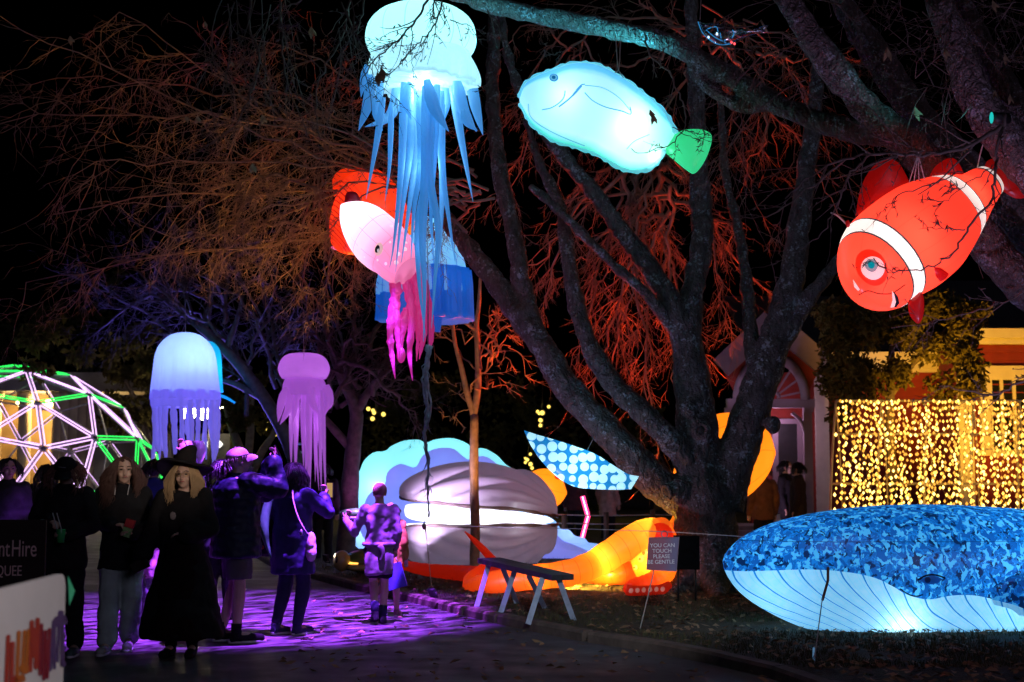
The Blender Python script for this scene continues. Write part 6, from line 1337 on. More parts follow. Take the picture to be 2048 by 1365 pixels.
class Person:
    """r = to the person's right, f = forward, z = up; metres for a 1.7 m adult"""
    def __init__(s, label, base, ang, H, J=None, skin=None, yaw=0, pitch=0, group=None, build=1.0, curl=.5):
        s.k = H / 1.7; s.base = Vector((base[0], base[1], 0)); a = R(ang)
        s.f = Vector((math.cos(a), math.sin(a), 0)); s.r = Vector((math.sin(a), -math.cos(a), 0)); s.J = dict(DEF); s.J.update(J or {})
        s.skin = skin or SKIN; s.bw = build
        s.o = thing('person', label, 'person', tuple(s.base), group)
        hy = a + R(yaw); hf = Vector((math.cos(hy), math.sin(hy), 0)); hr = Vector((math.sin(hy), -math.cos(hy), 0))
        rot = Matrix.Rotation(R(pitch), 3, hr); s.hf = rot @ hf; s.hu = rot @ Vector((0, 0, 1)); s.hr = hr
        s.body(curl)
    def p(s, q): q = s.J[q] if isinstance(q, str) else q; return s.base + (s.r * q[0] + s.f * q[1] + Vector((0, 0, q[2]))) * s.k
    def hp(s, x, y, z):            # head frame: right, forward, up
        return s.p('head') + (s.hr * x + s.hf * y + s.hu * z) * s.k
    def v(s, q): return (s.r * q[0] + s.f * q[1] + Vector((0, 0, q[2])))
    def tub(s, mb, pts, rad, sides=12): 
        n = max(8, len(pts) * 5); q = spl([s.p(a) for a in pts], n); r_ = np.interp(np.linspace(0, 1, n), np.linspace(0, 1, len(rad)), rad) * s.k; mb.tube(q, r_, sides)
    def limbseg(s, mb, a, b, c, rad, grow_=0):
        # straight segments with a round joint
        A, B, C = s.p(a), s.p(b), s.p(c); r_ = [(x + grow_) * s.k for x in rad]
        mb.tube([A.lerp(B, t) for t in (0, .25, .5, .75, 1)], [r_[0], (r_[0] * .6 + r_[1] * .4) * 1.03, (r_[0] + r_[1]) / 2, r_[1] * 1.02, r_[1]], 12); mb.ell(B, (r_[1] * 1.02,) * 3); mb.ell(A, (r_[0],) * 3)
        mb.tube([B.lerp(C, t) for t in (0, .3, .6, 1)], [r_[1], r_[2], (r_[2] + r_[3]) / 2, r_[3]], 12); mb.ell(C, (r_[3],) * 3)
    def torso(s, mb, st, inner=1.0):
        """st: (z, half width, half depth[, f offset])"""
        rows = []; zs = [s.J['pel'][2] - .2, s.J['pel'][2], s.J['chest'][2], s.J['neck'][2]]; sp_ = [s.J['pel'], s.J['pel'], s.J['chest'], s.J['neck']]
        for q in st:
            z = q[0]; cx = np.interp(z, zs, [a[0] for a in sp_]); cy = np.interp(z, zs, [a[1] for a in sp_]) + (q[3] if len(q) > 3 else 0)
            rows.append([s.p((cx + q[1] * s.bw * abs(math.cos(a)) ** .85 * (1 if math.cos(a) > 0 else -1), cy + q[2] * s.bw * abs(math.sin(a)) ** .9 * (1 if math.sin(a) > 0 else -1), z)) for a in np.linspace(0, 2 * math.pi, 24, endpoint=False)])
        mb.grid(rows)
    def hand(s, mb, W, d, side, curl):
        d = s.v(d).normalized(); k = s.k; up = Vector((0, 0, 1))
        if abs(d.z) > .8: up = s.f
        lat = d.cross(up).normalized(); pn = lat.cross(d).normalized()          # pn: back of hand
        if side == 'L': lat = -lat
        c0 = W + d * .05 * k; mb.tube([W, W + d * .03 * k, W + d * .06 * k, W + d * .092 * k], [.027 * k, .033 * k, .038 * k, .034 * k], 10, True, (pn, .45))
        for i, (o_, L) in enumerate(((-.028, .062), (-.009, .074), (.010, .070), (.028, .055))):
            p0 = W + d * .085 * k + lat * o_ * k; dd = d.copy(); pts = [p0]
            for j in range(3):
                dd = (Matrix.Rotation(-curl * (.5 + .35 * j), 3, d.cross(pn)) @ dd) if j == 0 else (Matrix.Rotation(-curl * .8, 3, d.cross(pn)) @ dd); p0 = p0 + dd * L * k * (.42, .33, .25)[j]; pts.append(p0)
            mb.tube(pts, [.0095 * k, .009 * k, .0085 * k, .007 * k], 7)
        t0 = W + d * .03 * k - lat * .03 * k; td = (d * .6 - lat * .7 - pn * .35 * curl).normalized(); mb.tube([t0, t0 + td * .03 * k, t0 + td * .03 * k + (td + d * .5).normalized() * .032 * k], [.012 * k, .0105 * k, .008 * k], 7)
    def body(s, curl):
        mb = MB(); k = s.k
        s.torso(mb, [(.80, .11, .09), (.90, .155, .11), (.98, .15, .105), (1.10, .135, .095), (1.25, .155, .11), (1.36, .165, .10), (1.42, .11, .075), (1.46, .06, .06)])
        nk = s.p('neck'); mb.tube([nk - Vector((0, 0, .04 * k)), s.hp(0, -.015, -.05)], [.06 * k, .052 * k], 12)
        rm = Matrix((s.hr, s.hf, s.hu)).transposed(); hp = s.hp
        mb.ell(hp(0, -.008, .03), (.074 * k, .094 * k, .092 * k), rm, 18, 12); mb.ell(hp(0, .022, -.03), (.058 * k, .066 * k, .085 * k), rm, 16, 10); mb.ell(hp(0, .05, -.085), (.028 * k, .03 * k, .026 * k), rm)
        mb.tube([hp(0, .088, .012), hp(0, .098, -.01), hp(0, .11, -.03), hp(0, .088, -.04)], [.010 * k, .012 * k, .017 * k, .012 * k], 8)
        for sg in (-1, 1):
            mb.ell(hp(.074 * sg, -.012, -.008), (.012 * k, .02 * k, .03 * k), rm, 8, 6); mb.ell(hp(.036 * sg, .068, -.03), (.024 * k, .02 * k, .024 * k), rm, 8, 6); mb.tube([hp(.012 * sg, .092, .028), hp(.045 * sg, .08, .03), hp(.062 * sg, .06, .022)], .010 * k, 6)
        mb.ell(hp(0, .088, -.058), (.022 * k, .012 * k, .012 * k), rm, 8, 6)
        for S_ in 'RL':
            s.limbseg(mb, 'sh' + S_, 'el' + S_, 'wr' + S_, [.052, .042, .04, .027]); s.hand(mb, s.p('wr' + S_), s.J['hd' + S_], S_, curl)
            s.limbseg(mb, 'hip' + S_, 'kne' + S_, 'ank' + S_, [.085, .056, .058, .038]); mb.tube([s.p('ank' + S_) - Vector((0, 0, .02 * k)), s.p('ank' + S_).lerp(s.p('toe' + S_), .5), s.p('toe' + S_)], [.036 * k, .036 * k, .026 * k], 10)
        s.bo = rbuild(mb, 'body', s.skin, s.o, .0075 * max(k, .8), 3)
        for sg in (-1, 1):
            e = MB(); e.ell(hp(.032 * sg, .083, .012), (.013 * k, .006 * k, .006 * k), rm, 8, 6); e.build('eye', EYEM, s.o)
            e = MB(); e.tube([hp(.016 * sg, .1, .036), hp(.035 * sg, .097, .041), hp(.055 * sg, .082, .034)], [.003 * k, .0045 * k, .002 * k], 5); e.build('eyebrow', pm('brow', (.05, .03, .02)), s.o)
        e = MB(); e.tube([hp(-.022, .089, -.057), hp(-.008, .098, -.053), hp(0, .099, -.055), hp(.008, .098, -.053), hp(.022, .089, -.057)], [.002 * k, .006 * k, .0065 * k, .006 * k, .002 * k], 6); e.build('lips', LIPC, s.o)
    # ---- clothing
    def top(s, name, mat, hem=.80, w=(.20, .15), sl=(.075, .062, .06, .05), flare=1.0, amp=.014, nsc=9, collar=True, sleeve=1.0, puff=0, hood=False, vox=.014):
        mb = MB(); a, b = w
        st = [(hem, a * flare, b * flare), ((hem + 1.0) / 2, a * (flare + 1) / 2, b * (flare + 1) / 2), (1.0, a * .96, b * .97), (1.12, a * .93, b * .95), (1.26, a * .98, b), (1.36, a * .93, b * .9), (1.415, a * .68, b * .68), (1.46, .075, .075)]
        if puff:
            q = []; zs = [z[0] for z in st]
            for i in range(34):
                z = hem + (1.44 - hem) * i / 33; q.append((z, np.interp(z, zs, [x[1] for x in st]) * (1 + puff * abs(math.sin(i * .95))), np.interp(z, zs, [x[2] for x in st]) * (1 + puff * abs(math.sin(i * .95))))) 
            st = q
        s.torso(mb, st)
        for S_ in 'RL':
            wr = s.J['wr' + S_]; el = s.J['el' + S_]; s.J['_w'] = tuple(np.array(el) + (np.array(wr) - np.array(el)) * sleeve)
            s.limbseg(mb, 'sh' + S_, 'el' + S_, '_w', sl)
            if puff:
                A, B = s.p('el' + S_), s.p('_w')
                for t_ in np.linspace(.1, .9, 5): mb.ell(A.lerp(B, t_), (sl[2] * 1.1 * s.k,) * 3)
                A = s.p('sh' + S_); B = s.p('el' + S_)
                for t_ in np.linspace(.1, .9, 5): mb.ell(A.lerp(B, t_), ((sl[0] * (1 - t_) + sl[1] * t_) * 1.1 * s.k,) * 3)
        if collar: mb.tube([s.p((0, s.J['neck'][1], 1.43)), s.p((0, s.J['neck'][1] + .005, 1.485))], [.085 * s.k, .072 * s.k], 14)
        if hood: mb.ell(s.p((0, s.J['neck'][1] - .08, 1.44)), (.12 * s.k, .09 * s.k, .07 * s.k))
        return rbuild(mb, name, mat, s.o, vox * max(.8, s.k), 3, amp, nsc, len(ORG))
    def legs(s, name, mat, rad=(.098, .075, .072, .06), length=1.0, waist=1.0, amp=.012, nsc=8, vox=.013):
        mb = MB(); s.torso(mb, [(.80, .12, .10), (.88, .17, .125), (.95, .168, .122), (waist, .155, .115)])
        for S_ in 'RL':
            kn, an = np.array(s.J['kne' + S_]), np.array(s.J['ank' + S_]); hi = np.array(s.J['hip' + S_])
            if length >= .5: s.J['_a'] = tuple(kn + (an - kn) * (length - .5) * 2); s.limbseg(mb, 'hip' + S_, 'kne' + S_, '_a', rad)
            else:
                s.J['_a'] = tuple(hi + (kn - hi) * length * 2); s.tub(mb, ['hip' + S_, '_a'], [rad[0], rad[1]])
        return rbuild(mb, name, mat, s.o, vox * max(.8, s.k), 3, amp, nsc, len(ORG))
    def shoes(s, mat, sole=None, w=.047):
        for S_ in 'RL':
            mb = MB(); A, T = s.p('ank' + S_), s.p('toe' + S_); k = s.k; d = T - A; d.z = 0; d.normalize(); fl = Vector((A.x, A.y, A.z - .055 * k)); low = T.z - .03 * k
            H0 = Vector((A.x, A.y, A.z - .085 * k + .035 * k)) - d * .055 * k; Tt = Vector((T.x, T.y, low + .032 * k)) + d * .06 * k
            mb.tube([H0, H0.lerp(Tt, .3), H0.lerp(Tt, .65), Tt - d * .02 * k, Tt], [.034 * k, w * k, w * k, .04 * k, .02 * k], 12); mb.tube([A + Vector((0, 0, .02 * k)), A - Vector((0, 0, .04 * k))], [.047 * k, .05 * k], 12)
            sh_ = rbuild(mb, 'shoe', mat, s.o, .009, 2)
            if sole:
                m2 = MB(); sd = d.cross(Vector((0, 0, 1))); ring = []
                for a in np.linspace(0, 6.283, 20, endpoint=False): ring.append(H0.lerp(Tt, .5 + .56 * math.cos(a)) + sd * w * k * math.sin(a) * (1 + .1 * math.cos(a)) - Vector((0, 0, .026 * k)))
                m2.grid([[v - Vector((0, 0, .012 * k)) for v in ring], [v + Vector((0, 0, .012 * k)) for v in ring]]); m2.build('sole', sole, sh_)
    def hair(s, mat, n=160, L=.3, curly=0, back=True, rad=.006, wide=1.0, fringe=.0, cap=True, seed=1, elmax=1.1):
        mb = TW(); k = s.k; rr = random.Random(seed); rm = Matrix((s.hr, s.hf, s.hu)).transposed()
        if cap:
            c_ = MB(); c_.ell(s.hp(0, -.022, .045), (.084 * k, .096 * k, .09 * k), rm, 18, 12); c_.ell(s.hp(0, -.045, -.01), (.077 * k, .068 * k, .085 * k), rm, 14, 10)
            ho_ = rbuild(c_, 'hair', mat, s.o, .009, 2, .008, 30, seed)
        for i in range(n):
            a = rr.uniform(0.18, 1) * math.pi * rr.choice((-1, 1)); el = rr.uniform(-.1, elmax)          # a=0 forward
            x, y = math.sin(a) * math.cos(el), math.cos(a) * math.cos(el)
            p0 = (x * .084, y * .094 - .015, .045 + .088 * math.sin(el)); ln = L * rr.uniform(.7, 1.1); out = rr.uniform(.6, 1.3) * wide
            pts = []; m = 12 if curly else 8; ph = rr.uniform(0, 6)
            q = s.hp(*p0)
            o2 = (s.hr * math.sin(a) + s.hf * (math.cos(a) if math.cos(a) < .25 else .25))
            for j in range(m):
                t_ = j / (m - 1); w_ = min(1, t_ * 2.2)
                pp = q + o2 * k * (.018 + .035 * w_ * out) - Vector((0, 0, 1)) * k * (ln * t_ ** 1.3 + max(0, math.sin(el)) * .10 * w_)
                pp += o2 * k * .055 * math.sin(max(0, math.sin(el)) * 1.5) * w_
                if curly: pp += (s.hr * math.sin(ph + j * 1.7) + s.hf * math.cos(ph + j * 1.7)) * curly * k * w_
                pts.append(pp)
            mb.tube(pts, [rad * k * (1 - .75 * (j / (m - 1)) ** 2) for j in range(m)], 4, False)
        return props(mb.build('hair_strands', mat, s.o), kind='stuff') if n else None
    def short_hair(s, mat, n=900, L=.05, seed=1):
        mb = TW(); k = s.k; rr = random.Random(seed)
        for i in range(n):
            th = rr.uniform(0, 6.283); el = math.asin(rr.uniform(-.25, 1))
            if math.sin(th) > .35 and el < .55: continue          # leave the face free
            pts = []
            for j in range(5):
                e2 = el - j * L / .1 * .25 + .012 * j; ro = 1.0 + .03 + .035 * min(1, j * .6) * rr.uniform(.6, 1.2)
                pts.append(s.hp(.082 * ro * math.cos(e2) * math.cos(th + .1 * j), -.014 + .10 * ro * math.cos(e2) * math.sin(th + .1 * j), .036 + .092 * ro * math.sin(e2)))
            mb.tube(pts, [.0045 * k, .0045 * k, .004 * k, .003 * k, .001 * k], 3)
        return props(mb.build('hair', mat, s.o), kind='stuff')
    def cap_(s, mat, brim=.075, back=False):
        k = s.k; rm = Matrix((s.hr, s.hf, s.hu)).transposed(); rows = []
        for i in range(9):
            ph = i / 8 * 1.45; rows.append([s.hp(.091 * math.cos(ph) * math.cos(a), -.01 + .108 * math.cos(ph) * math.sin(a), .042 + .088 * math.sin(ph)) for a in np.linspace(0, 6.283, 26, endpoint=False)])
        mb = MB(); mb.grid(rows); cr = mb.build('cap', mat, s.o); rows = []
        for r_ in (0, .35, .7, 1):
            rows.append([s.hp(.085 * math.sin(a) * (1 + .02 * r_), -.01 + .1 * math.cos(a) + r_ * brim * math.cos(a) ** .6, .045 - .035 * r_ * r_ - .02 * abs(math.sin(a)) * r_) for a in np.linspace(-1.35, 1.35, 14)])
        mb = MB(); mb.grid(rows, False, False); mb.grid([[v - s.hu * .006 * k for v in q_] for q_ in rows[::-1]], False, False); mb.build('brim', mat, cr); mb = MB(); mb.ell(s.hp(0, -.01, .132), (.008 * k,) * 3); mb.build('button', mat, cr); return cr
def base_px(px, py, z=0): g = G(px, py, z); return (g.x, g.y)
DENIM = cloth('pale_denim', (.40, .50, .46), 6); PALE = pm('pale_shoe', (.4, .42, .40), .6); WSOLE = pm('white_sole', (.65, .65, .68), .6)
# -- person with cap and green drink
p1 = Person('person in black jacket and black cap looking down at a green drink', base_px(122, 1312), -88, 1.70, dict(elR=(.25, .02, 1.13), wrR=(.07, .22, 1.17), hdR=(-.6, .5, -.2), elL=(-.25, .04, 1.12), wrL=(-.10, .24, 1.05), hdL=(.5, .5, .2), kneR=(.09, .05, .5), ankL=(-.1, -.08, .085), toeL=(-.11, .1, .03)), pitch=-26, curl=1.1)
p1.top('jacket', BLK, .74, (.19, .145), (.074, .075, .07, .055), 1.04, hood=False); p1.legs('trousers', BLK, (.105, .09, .085, .075), .97); p1.shoes(pm('dark_teal_shoe', (.05, .09, .09), .6), WSOLE)
p1.hair(pm('auburn_hair', (.16, .07, .05), .5), 110, .2, .01, wide=1.6, seed=3, elmax=.1, cap=False); c_ = p1.cap_(BLK, .085)
q = MB(); q.tube([p1.hp(-.035, .098, .085), p1.hp(-.01, .105, .09), p1.hp(.03, .1, .092)], .004, 4); q.build('cap_stripe', pm('cap_stripe', (.2, .22, .25)), c_)
dk = thing('drink_cup', 'clear cup of green drink with two pale straws', 'cup', tuple(p1.p((-.05, .30, 1.02))))
c0 = p1.p((-.055, .31, 1.045)); q = MB(); q.grid([[c0 + Vector((r_ * math.cos(a), r_ * math.sin(a), z)) for a in np.linspace(0, 6.283, 16, endpoint=False)] for z, r_ in ((-.06, .028), (-.058, .03), (.05, .041), (.052, .04))]); q.build('cup', pm('green_drink', (.03, .35, .09), .3, .2, 20, 0), dk)
for dx in (0, .035): q = MB(); q.tube([c0 + Vector((-.01 + dx, 0, -.02)), c0 + Vector((-.075 + dx, .0, .19))], .005, 6); q.build('straw', pm('straw', (.5, .55, .52), .4), dk)
# -- curly hair
p2 = Person('person with long curly hair, open black jacket and pale jeans holding a snack box', base_px(240, 1303), -83, 1.70, dict(elR=(.24, -.02, 1.13), wrR=(.05, .21, 1.12), hdR=(-.8, .4, 0), elL=(-.25, .02, 1.10), wrL=(-.13, .24, 1.03), hdL=(.6, .5, .3), kneR=(.1, .06, .5), ankR=(.10, .10, .085), toeR=(.12, .28, .03), ankL=(-.06, -.10, .10), toeL=(-.07, .08, .04)), SKIN2, yaw=14, pitch=3, curl=.9)
p2.top('jacket', BLK, .72, (.19, .145), (.074, .07, .068, .058), 1.10); p2.legs('jeans', DENIM, (.105, .092, .092, .09), .96); p2.shoes(PALE, WSOLE); p2.hair(pm('curly_hair', (.09, .045, .035), .45), 900, .34, .02, wide=1.6, rad=.0035, seed=5)
q = MB(); q.tube([p2.p((.06, .09, 1.47)), p2.p((.055, .16, 1.38))], .004, 5); q.build('drawstring', pm('cord_white', (.6, .6, .6)), p2.o); q = MB(); q.tube([p2.p((-.06, .09, 1.47)), p2.p((-.055, .16, 1.38))], .004, 5); q.build('drawstring', pm('cord_white', (.6, .6, .6)), p2.o)
sb = thing('snack_box', 'red and green paper snack box held by the curly haired person', 'box', tuple(p2.p((-.09, .28, 1.0))))
rm = Matrix.Rotation(R(18), 3, 'Y'); q = MB(); c0 = p2.p((-.09, .29, 1.10)); q.box(c0 + rm @ Vector((0, 0, .035)), (.075, .05, .07), rm); q.build('box', pm('red_card', (.42, .03, .04), .6), sb, False); q = MB(); q.box(c0 + rm @ Vector((0, 0, -.045)), (.072, .048, .08), rm); q.build('lower_band', pm('green_card', (.22, .42, .16), .6, .4, 60), sb, False)
# -- witch
p3 = Person('person in long black robe and wide black witch hat with long blonde hair and glasses', base_px(362, 1312), -90, 1.66, dict(elR=(.27, -.02, 1.12), wrR=(.33, .08, .90), hdR=(.1, .3, -1), elL=(-.25, .02, 1.12), wrL=(-.08, .2, 1.08), hdL=(.9, .2, 0)), SKIN2, yaw=2, pitch=2)
mb = MB(); p3.torso(mb, [(.17, .38, .30), (.4, .33, .26), (.65, .27, .21), (.9, .215, .165), (1.06, .185, .14), (1.2, .2, .15), (1.36, .19, .13), (1.42, .13, .1), (1.46, .075, .075)])
for S_ in 'RL': p3.limbseg(mb, 'sh' + S_, 'el' + S_, 'wr' + S_, [.085, .085, .09, .085])
rb = rbuild(mb, 'robe', BLK, p3.o, .014, 3, .03, 4, 3)
mb = MB(); p3.torso(mb, [(.16, .30, .30, .02), (.6, .24, .215, .02), (1.0, .165, .17, .02)]); rbuild(mb, 'robe_lining', cloth('dark_red_lining', (.007, .002, .002)), p3.o, .014, 3, .02, 5, 4)
p3.legs('trousers', BLK, (.09, .07, .065, .055), .98); p3.shoes(BLK); p3.hair(pm('blonde_hair', (.42, .29, .15), .45), 700, .30, .006, wide=1.1, rad=.0038, seed=8)
BT = MB(); BT.tube([p3.p((.19 * math.cos(a), .148 * math.sin(a), 1.03)) for a in np.linspace(0, 6.283, 30)], .016, 6); BT.build('belt', pm('belt', (.02, .02, .022), .3), p3.o); q = MB(); q.box(p3.p((-.03, .16, 1.03)), (.05, .012, .03)); q.build('buckle', STEEL, p3.o, False); q = MB(); q.ell(p3.p((.06, .162, 1.235)), (.028, .01, .035)); q.build('badge', pm('grey_badge', (.2, .18, .19)), p3.o)
rows = []
for rr_, z in ((.035, .31), (.05, .30), (.066, .275), (.085, .225), (.098, .16), (.105, .115), (.16, .10), (.22, .085), (.25, .06), (.256, .05), (.235, .055), (.15, .085), (.10, .10)):
    rows.append([p3.hp(rr_ * math.cos(a) + (max(0, z - .2) * -.5), -.02 + rr_ * math.sin(a) + .02 * math.sin(3 * a) * (rr_ > .2), z * .82 + .012 + (.03 * math.sin(2 * a + .5) if rr_ > .15 else 0) + .30 * rr_ * math.sin(a)) for a in np.linspace(0, 6.283, 36, endpoint=False)])
mb = MB(); mb.grid(rows); hat = mb.build('witch_hat', cloth('hat_felt', (.014, .012, .013)), p3.o); q = MB(); q.tube([p3.hp(.104 * math.cos(a), -.02 + .104 * math.sin(a), .105) for a in np.linspace(0, 6.283, 30)], .014, 6); q.build('hat_band', cloth('brown_band', (.08, .03, .025)), hat)
gl = MB()
for sg in (-1, 1): gl.tube([p3.hp(.034 * sg + .024 * math.cos(a), .108 - .012 * abs(math.cos(a)) * (sg * math.cos(a) > 0), .01 + .018 * math.sin(a)) for a in np.linspace(0, 6.283, 16)], .0022, 5); gl.tube([p3.hp(.058 * sg, .097, .014), p3.hp(.08 * sg, 0, .016)], .002, 4)
gl.tube([p3.hp(-.01, .11, .014), p3.hp(.01, .11, .014)], .002, 4); gl.build('glasses', pm('gold_wire', (.5, .35, .15), .3, metal=.8), p3.o)
hb2 = thing('handbag', 'small dark clutch bag hanging from the witch hat wearer hand', 'bag', tuple(p3.p((.34, .12, .72))))
rm = Matrix.Rotation(R(-25), 3, 'Y'); q = MB(); q.box(p3.p((.345, .13, .80)), (.15, .03, .09), rm); q.build('pouch', pm('dark_leather', (.025, .02, .02), .35), hb2, False); q = MB(); q.tube([p3.p((.31, .14, .72)), p3.p((.30, .14, .66)), p3.p((.29, .14, .62))], .006, 5); q.build('tassel', pm('tassel', (.5, .4, .5)), hb2)
# -- man photographing, profile to the right
p4 = Person('person in navy padded jacket, shorts and pale cap holding up a phone', base_px(468, 1284), 22, 1.80, dict(elR=(.20, .34, 1.34), wrR=(.08, .30, 1.585), hdR=(-.2, .25, 1), elL=(-.2, .30, 1.30), wrL=(-.06, .32, 1.575), hdL=(.2, .3, 1), shR=(.18, .06, 1.40), shL=(-.18, .06, 1.40), ankR=(.1, .0, .085), toeR=(.1, .19, .03), ankL=(-.1, -.1, .085), toeL=(-.11, .09, .03)), SKIN2, yaw=8, pitch=14, curl=1.0, build=1.12)
p4.top('padded_jacket', NAVY, .74, (.225, .185), (.095, .085, .08, .06), 1.05, .01, 14, puff=.06, hood=False); p4.legs('shorts', cloth('grey_shorts', (.12, .12, .13), 7), (.12, .115, .1, .1), .44); p4.shoes(BLK, WSOLE, .05)
p4.hair(pm('grey_hair', (.25, .2, .17), .6), 40, .05, 0, seed=4, wide=.1, elmax=.05, cap=False); p4.cap_(pm('beige_cap', (.46, .36, .34), .8, .1, 12, .3), .085); q = MB(); q.ell(p4.hp(0, .06, -.08), (.05, .035, .04)); q.build('beard', pm('grey_beard', (.3, .25, .22), .8, .2, 60, .5), p4.o)
for S_ in 'RL': q = MB(); q.tube([p4.p('ank' + S_) + Vector((0, 0, .09)), p4.p('ank' + S_)], [.052, .048], 12); q.build('sock', BLK, p4.o)
def phone(label, c, nrm, up, parent_lab=None, lit_=True):
    r_ = thing('phone', label, 'phone', tuple(c)); n_ = Vector(nrm).normalized(); u = Vector(up); u = (u - n_ * u.dot(n_)).normalized(); s_ = u.cross(n_); rm = Matrix((s_, n_, u)).transposed()
    q = MB(); q.box(c, (.076, .009, .155), rm); q.build('case', BLACK, r_, False); q = MB(); q.box(c + n_ * .006, (.068, .002, .143), rm); q.build('screen', emit('phone_screen', (.9, .55, .2), .5) if lit_ else GLASSD, r_, False); q = MB(); q.box(c - n_ * .006 + u * .05 - s_ * .018, (.025, .003, .03), rm); q.build('camera_bump', STEEL, r_, False)
phone('dark phone held up by the person in the pale cap', p4.p((.02, .365, 1.665)), -p4.f + Vector((0, 0, -.5)), p4.f * .4 + Vector((0, 0, 1)), lit_=False)
# -- woman from behind
p5 = Person('person with dark hair in a long navy coat seen from behind, raising a phone', base_px(583, 1268), 62, 1.66, dict(elR=(.30, .16, 1.22), wrR=(.16, .30, 1.36), hdR=(-.1, .3, 1), elL=(-.27, .0, 1.13), wrL=(-.15, .2, 1.1), hdL=(.3, .8, .2), kneR=(.1, .06, .5), ankR=(.11, -.06, .085), toeR=(.12, .12, .03), ankL=(-.06, -.18, .10), toeL=(-.06, -.02, .03)), SKIN, yaw=8, curl=1.0)
p5.top('coat', cloth('navy_coat', (.03, .028, .10), 9, .6), .60, (.215, .17), (.085, .075, .072, .058), 1.12, .016, 7, hood=False); p5.legs('leggings', cloth('navy_leggings', (.025, .022, .07), 9, .6), (.105, .078, .075, .055), .95, amp=.006); p5.shoes(cloth('canvas_shoe', (.04, .04, .09)), WSOLE)
p5.hair(pm('black_hair', (.012, .01, .012), .35), 600, .22, .004, wide=.8, rad=.004, seed=12)
phone('phone with glowing amber screen raised by the person in the navy coat', p5.p((.18, .38, 1.43)), -p5.f, (0, 0, 1))
bg = thing('shoulder_bag', 'pale shoulder bag on a wide strap over the navy coat', 'bag', tuple(p5.p((.26, -.05, .76))))
PB = cloth('pale_bag', (.5, .46, .5), 10); q = MB(); q.ell(p5.p((.27, -.06, .88)), (.05, .10, .14)); q.ell(p5.p((.27, -.06, .82)), (.055, .11, .09)); rbuild(q, 'pouch', PB, bg, .012, 2, .008, 14); st = spl([p5.p((.06, .06, 1.47)), p5.p((.09, -.13, 1.42)), p5.p((.18, -.19, 1.22)), p5.p((.26, -.16, 1.05)), p5.p((.27, -.07, .98))], 20); q = MB(); q.tube(st, .018, 6, True, ((1, 0, 0), .35)); q.build('strap', PB, bg); q = MB(); q.ell(p5.p((.25, -.2, 1.02)), (.015, .01, .03)); q.build('buckle', STEEL, bg)
sk = thing('scarf', 'long green tapering scarf hanging from the shoulder of the navy coat', 'scarf', tuple(p5.p((-.2, -.15, .75))))
q = MB(); st = spl([p5.p((-.17, .08, 1.44)), p5.p((-.21, -.10, 1.34)), p5.p((-.21, -.2, 1.1)), p5.p((-.16, -.22, .92)), p5.p((-.10, -.22, .76))], 24); q.tube(st, np.interp(np.linspace(0, 1, 24), [0, .3, .6, 1], [.03, .045, .05, .006]), 8); q.build('cloth', cloth('green_scarf', (.03, .13, .06), 12, .5), sk)
bk = thing('rucksack', 'dark rucksack hanging at the left side of the navy coat', 'bag', tuple(p5.p((-.3, -.04, .8)))); q = MB(); q.ell(p5.p((-.29, -.02, .98)), (.10, .10, .22)); q.ell(p5.p((-.29, -.04, .88)), (.11, .12, .12)); rbuild(q, 'sack', BLK, bk, .014, 2, .015, 8); q = MB(); q.tube([p5.p((-.19, .05, 1.43)), p5.p((-.26, -.1, 1.3)), p5.p((-.29, -.06, 1.15))], .012, 6); q.build('strap', BLK, bk); q = MB(); q.ell(p5.p((-.27, -.15, .86)), (.02, .012, .02)); q.build('orange_tag', pm('orange_tag', (.6, .12, .03)), bk)
# -- boy from behind
p6 = Person('short person in grey long sleeved top with a jacket tied round the waist, walking away', base_px(757, 1247), 98, 1.45, dict(elL=(-.30, .06, 1.10), wrL=(-.40, .20, 1.25), hdL=(.3, .2, 1), elR=(.23, -.04, 1.10), wrR=(.20, .10, .92), hdR=(0, .5, -1), kneR=(.07, .06, .49), ankR=(.05, -.02, .085), toeR=(.06, .16, .03), kneL=(-.06, .10, .5), ankL=(-.05, -.16, .14), toeL=(-.06, -.02, .05)), SKIN2, yaw=4, curl=.9)
p6.top('long_sleeved_top', cloth('grey_jersey', (.20, .18, .22), 7), .93, (.18, .135), (.066, .058, .054, .042), 1.0, .014, 9, collar=False); p6.legs('shorts', cloth('dark_shorts', (.015, .015, .02)), (.105, .10, .09, .09), .42)
mb = MB(); p6.torso(mb, [(.60, .17, .05, -.12), (.75, .185, .07, -.10), (.88, .185, .145), (.95, .178, .138), (.985, .172, .132)]); rbuild(mb, 'tied_jacket', cloth('grey_jacket', (.19, .17, .20), 8), p6.o, .013, 3, .018, 7, 9); q = MB(); q.tube([p6.p((.19 * math.cos(a), .148 * math.sin(a), .965)) for a in np.linspace(0, 6.283, 26)], .022, 7); q.build('tied_sleeves', cloth('grey_jacket', (.19, .17, .20)), p6.o); q = MB(); q.tube(spl([p6.p((0, -.16, .96)), p6.p((.04, -.18, .86)), p6.p((.01, -.17, .76))], 8), [.028, .034, .03, .026, .024, .02, .02, .02], 7); q.build('jacket_fold', cloth('grey_jacket', (.19, .17, .20)), p6.o)
p6.shoes(cloth('dark_trainer', (.03, .03, .04)), BLK, .05)
for S_ in 'RL': q = MB(); q.tube([p6.p('ank' + S_).lerp(p6.p('kne' + S_), .32), p6.p('ank' + S_)], [.045, .042], 12); q.build('sock', cloth('navy_sock', (.03, .03, .08)), p6.o)
p6.short_hair(pm('light_brown_hair', (.30, .19, .12), .5), 1200, .05, 2)
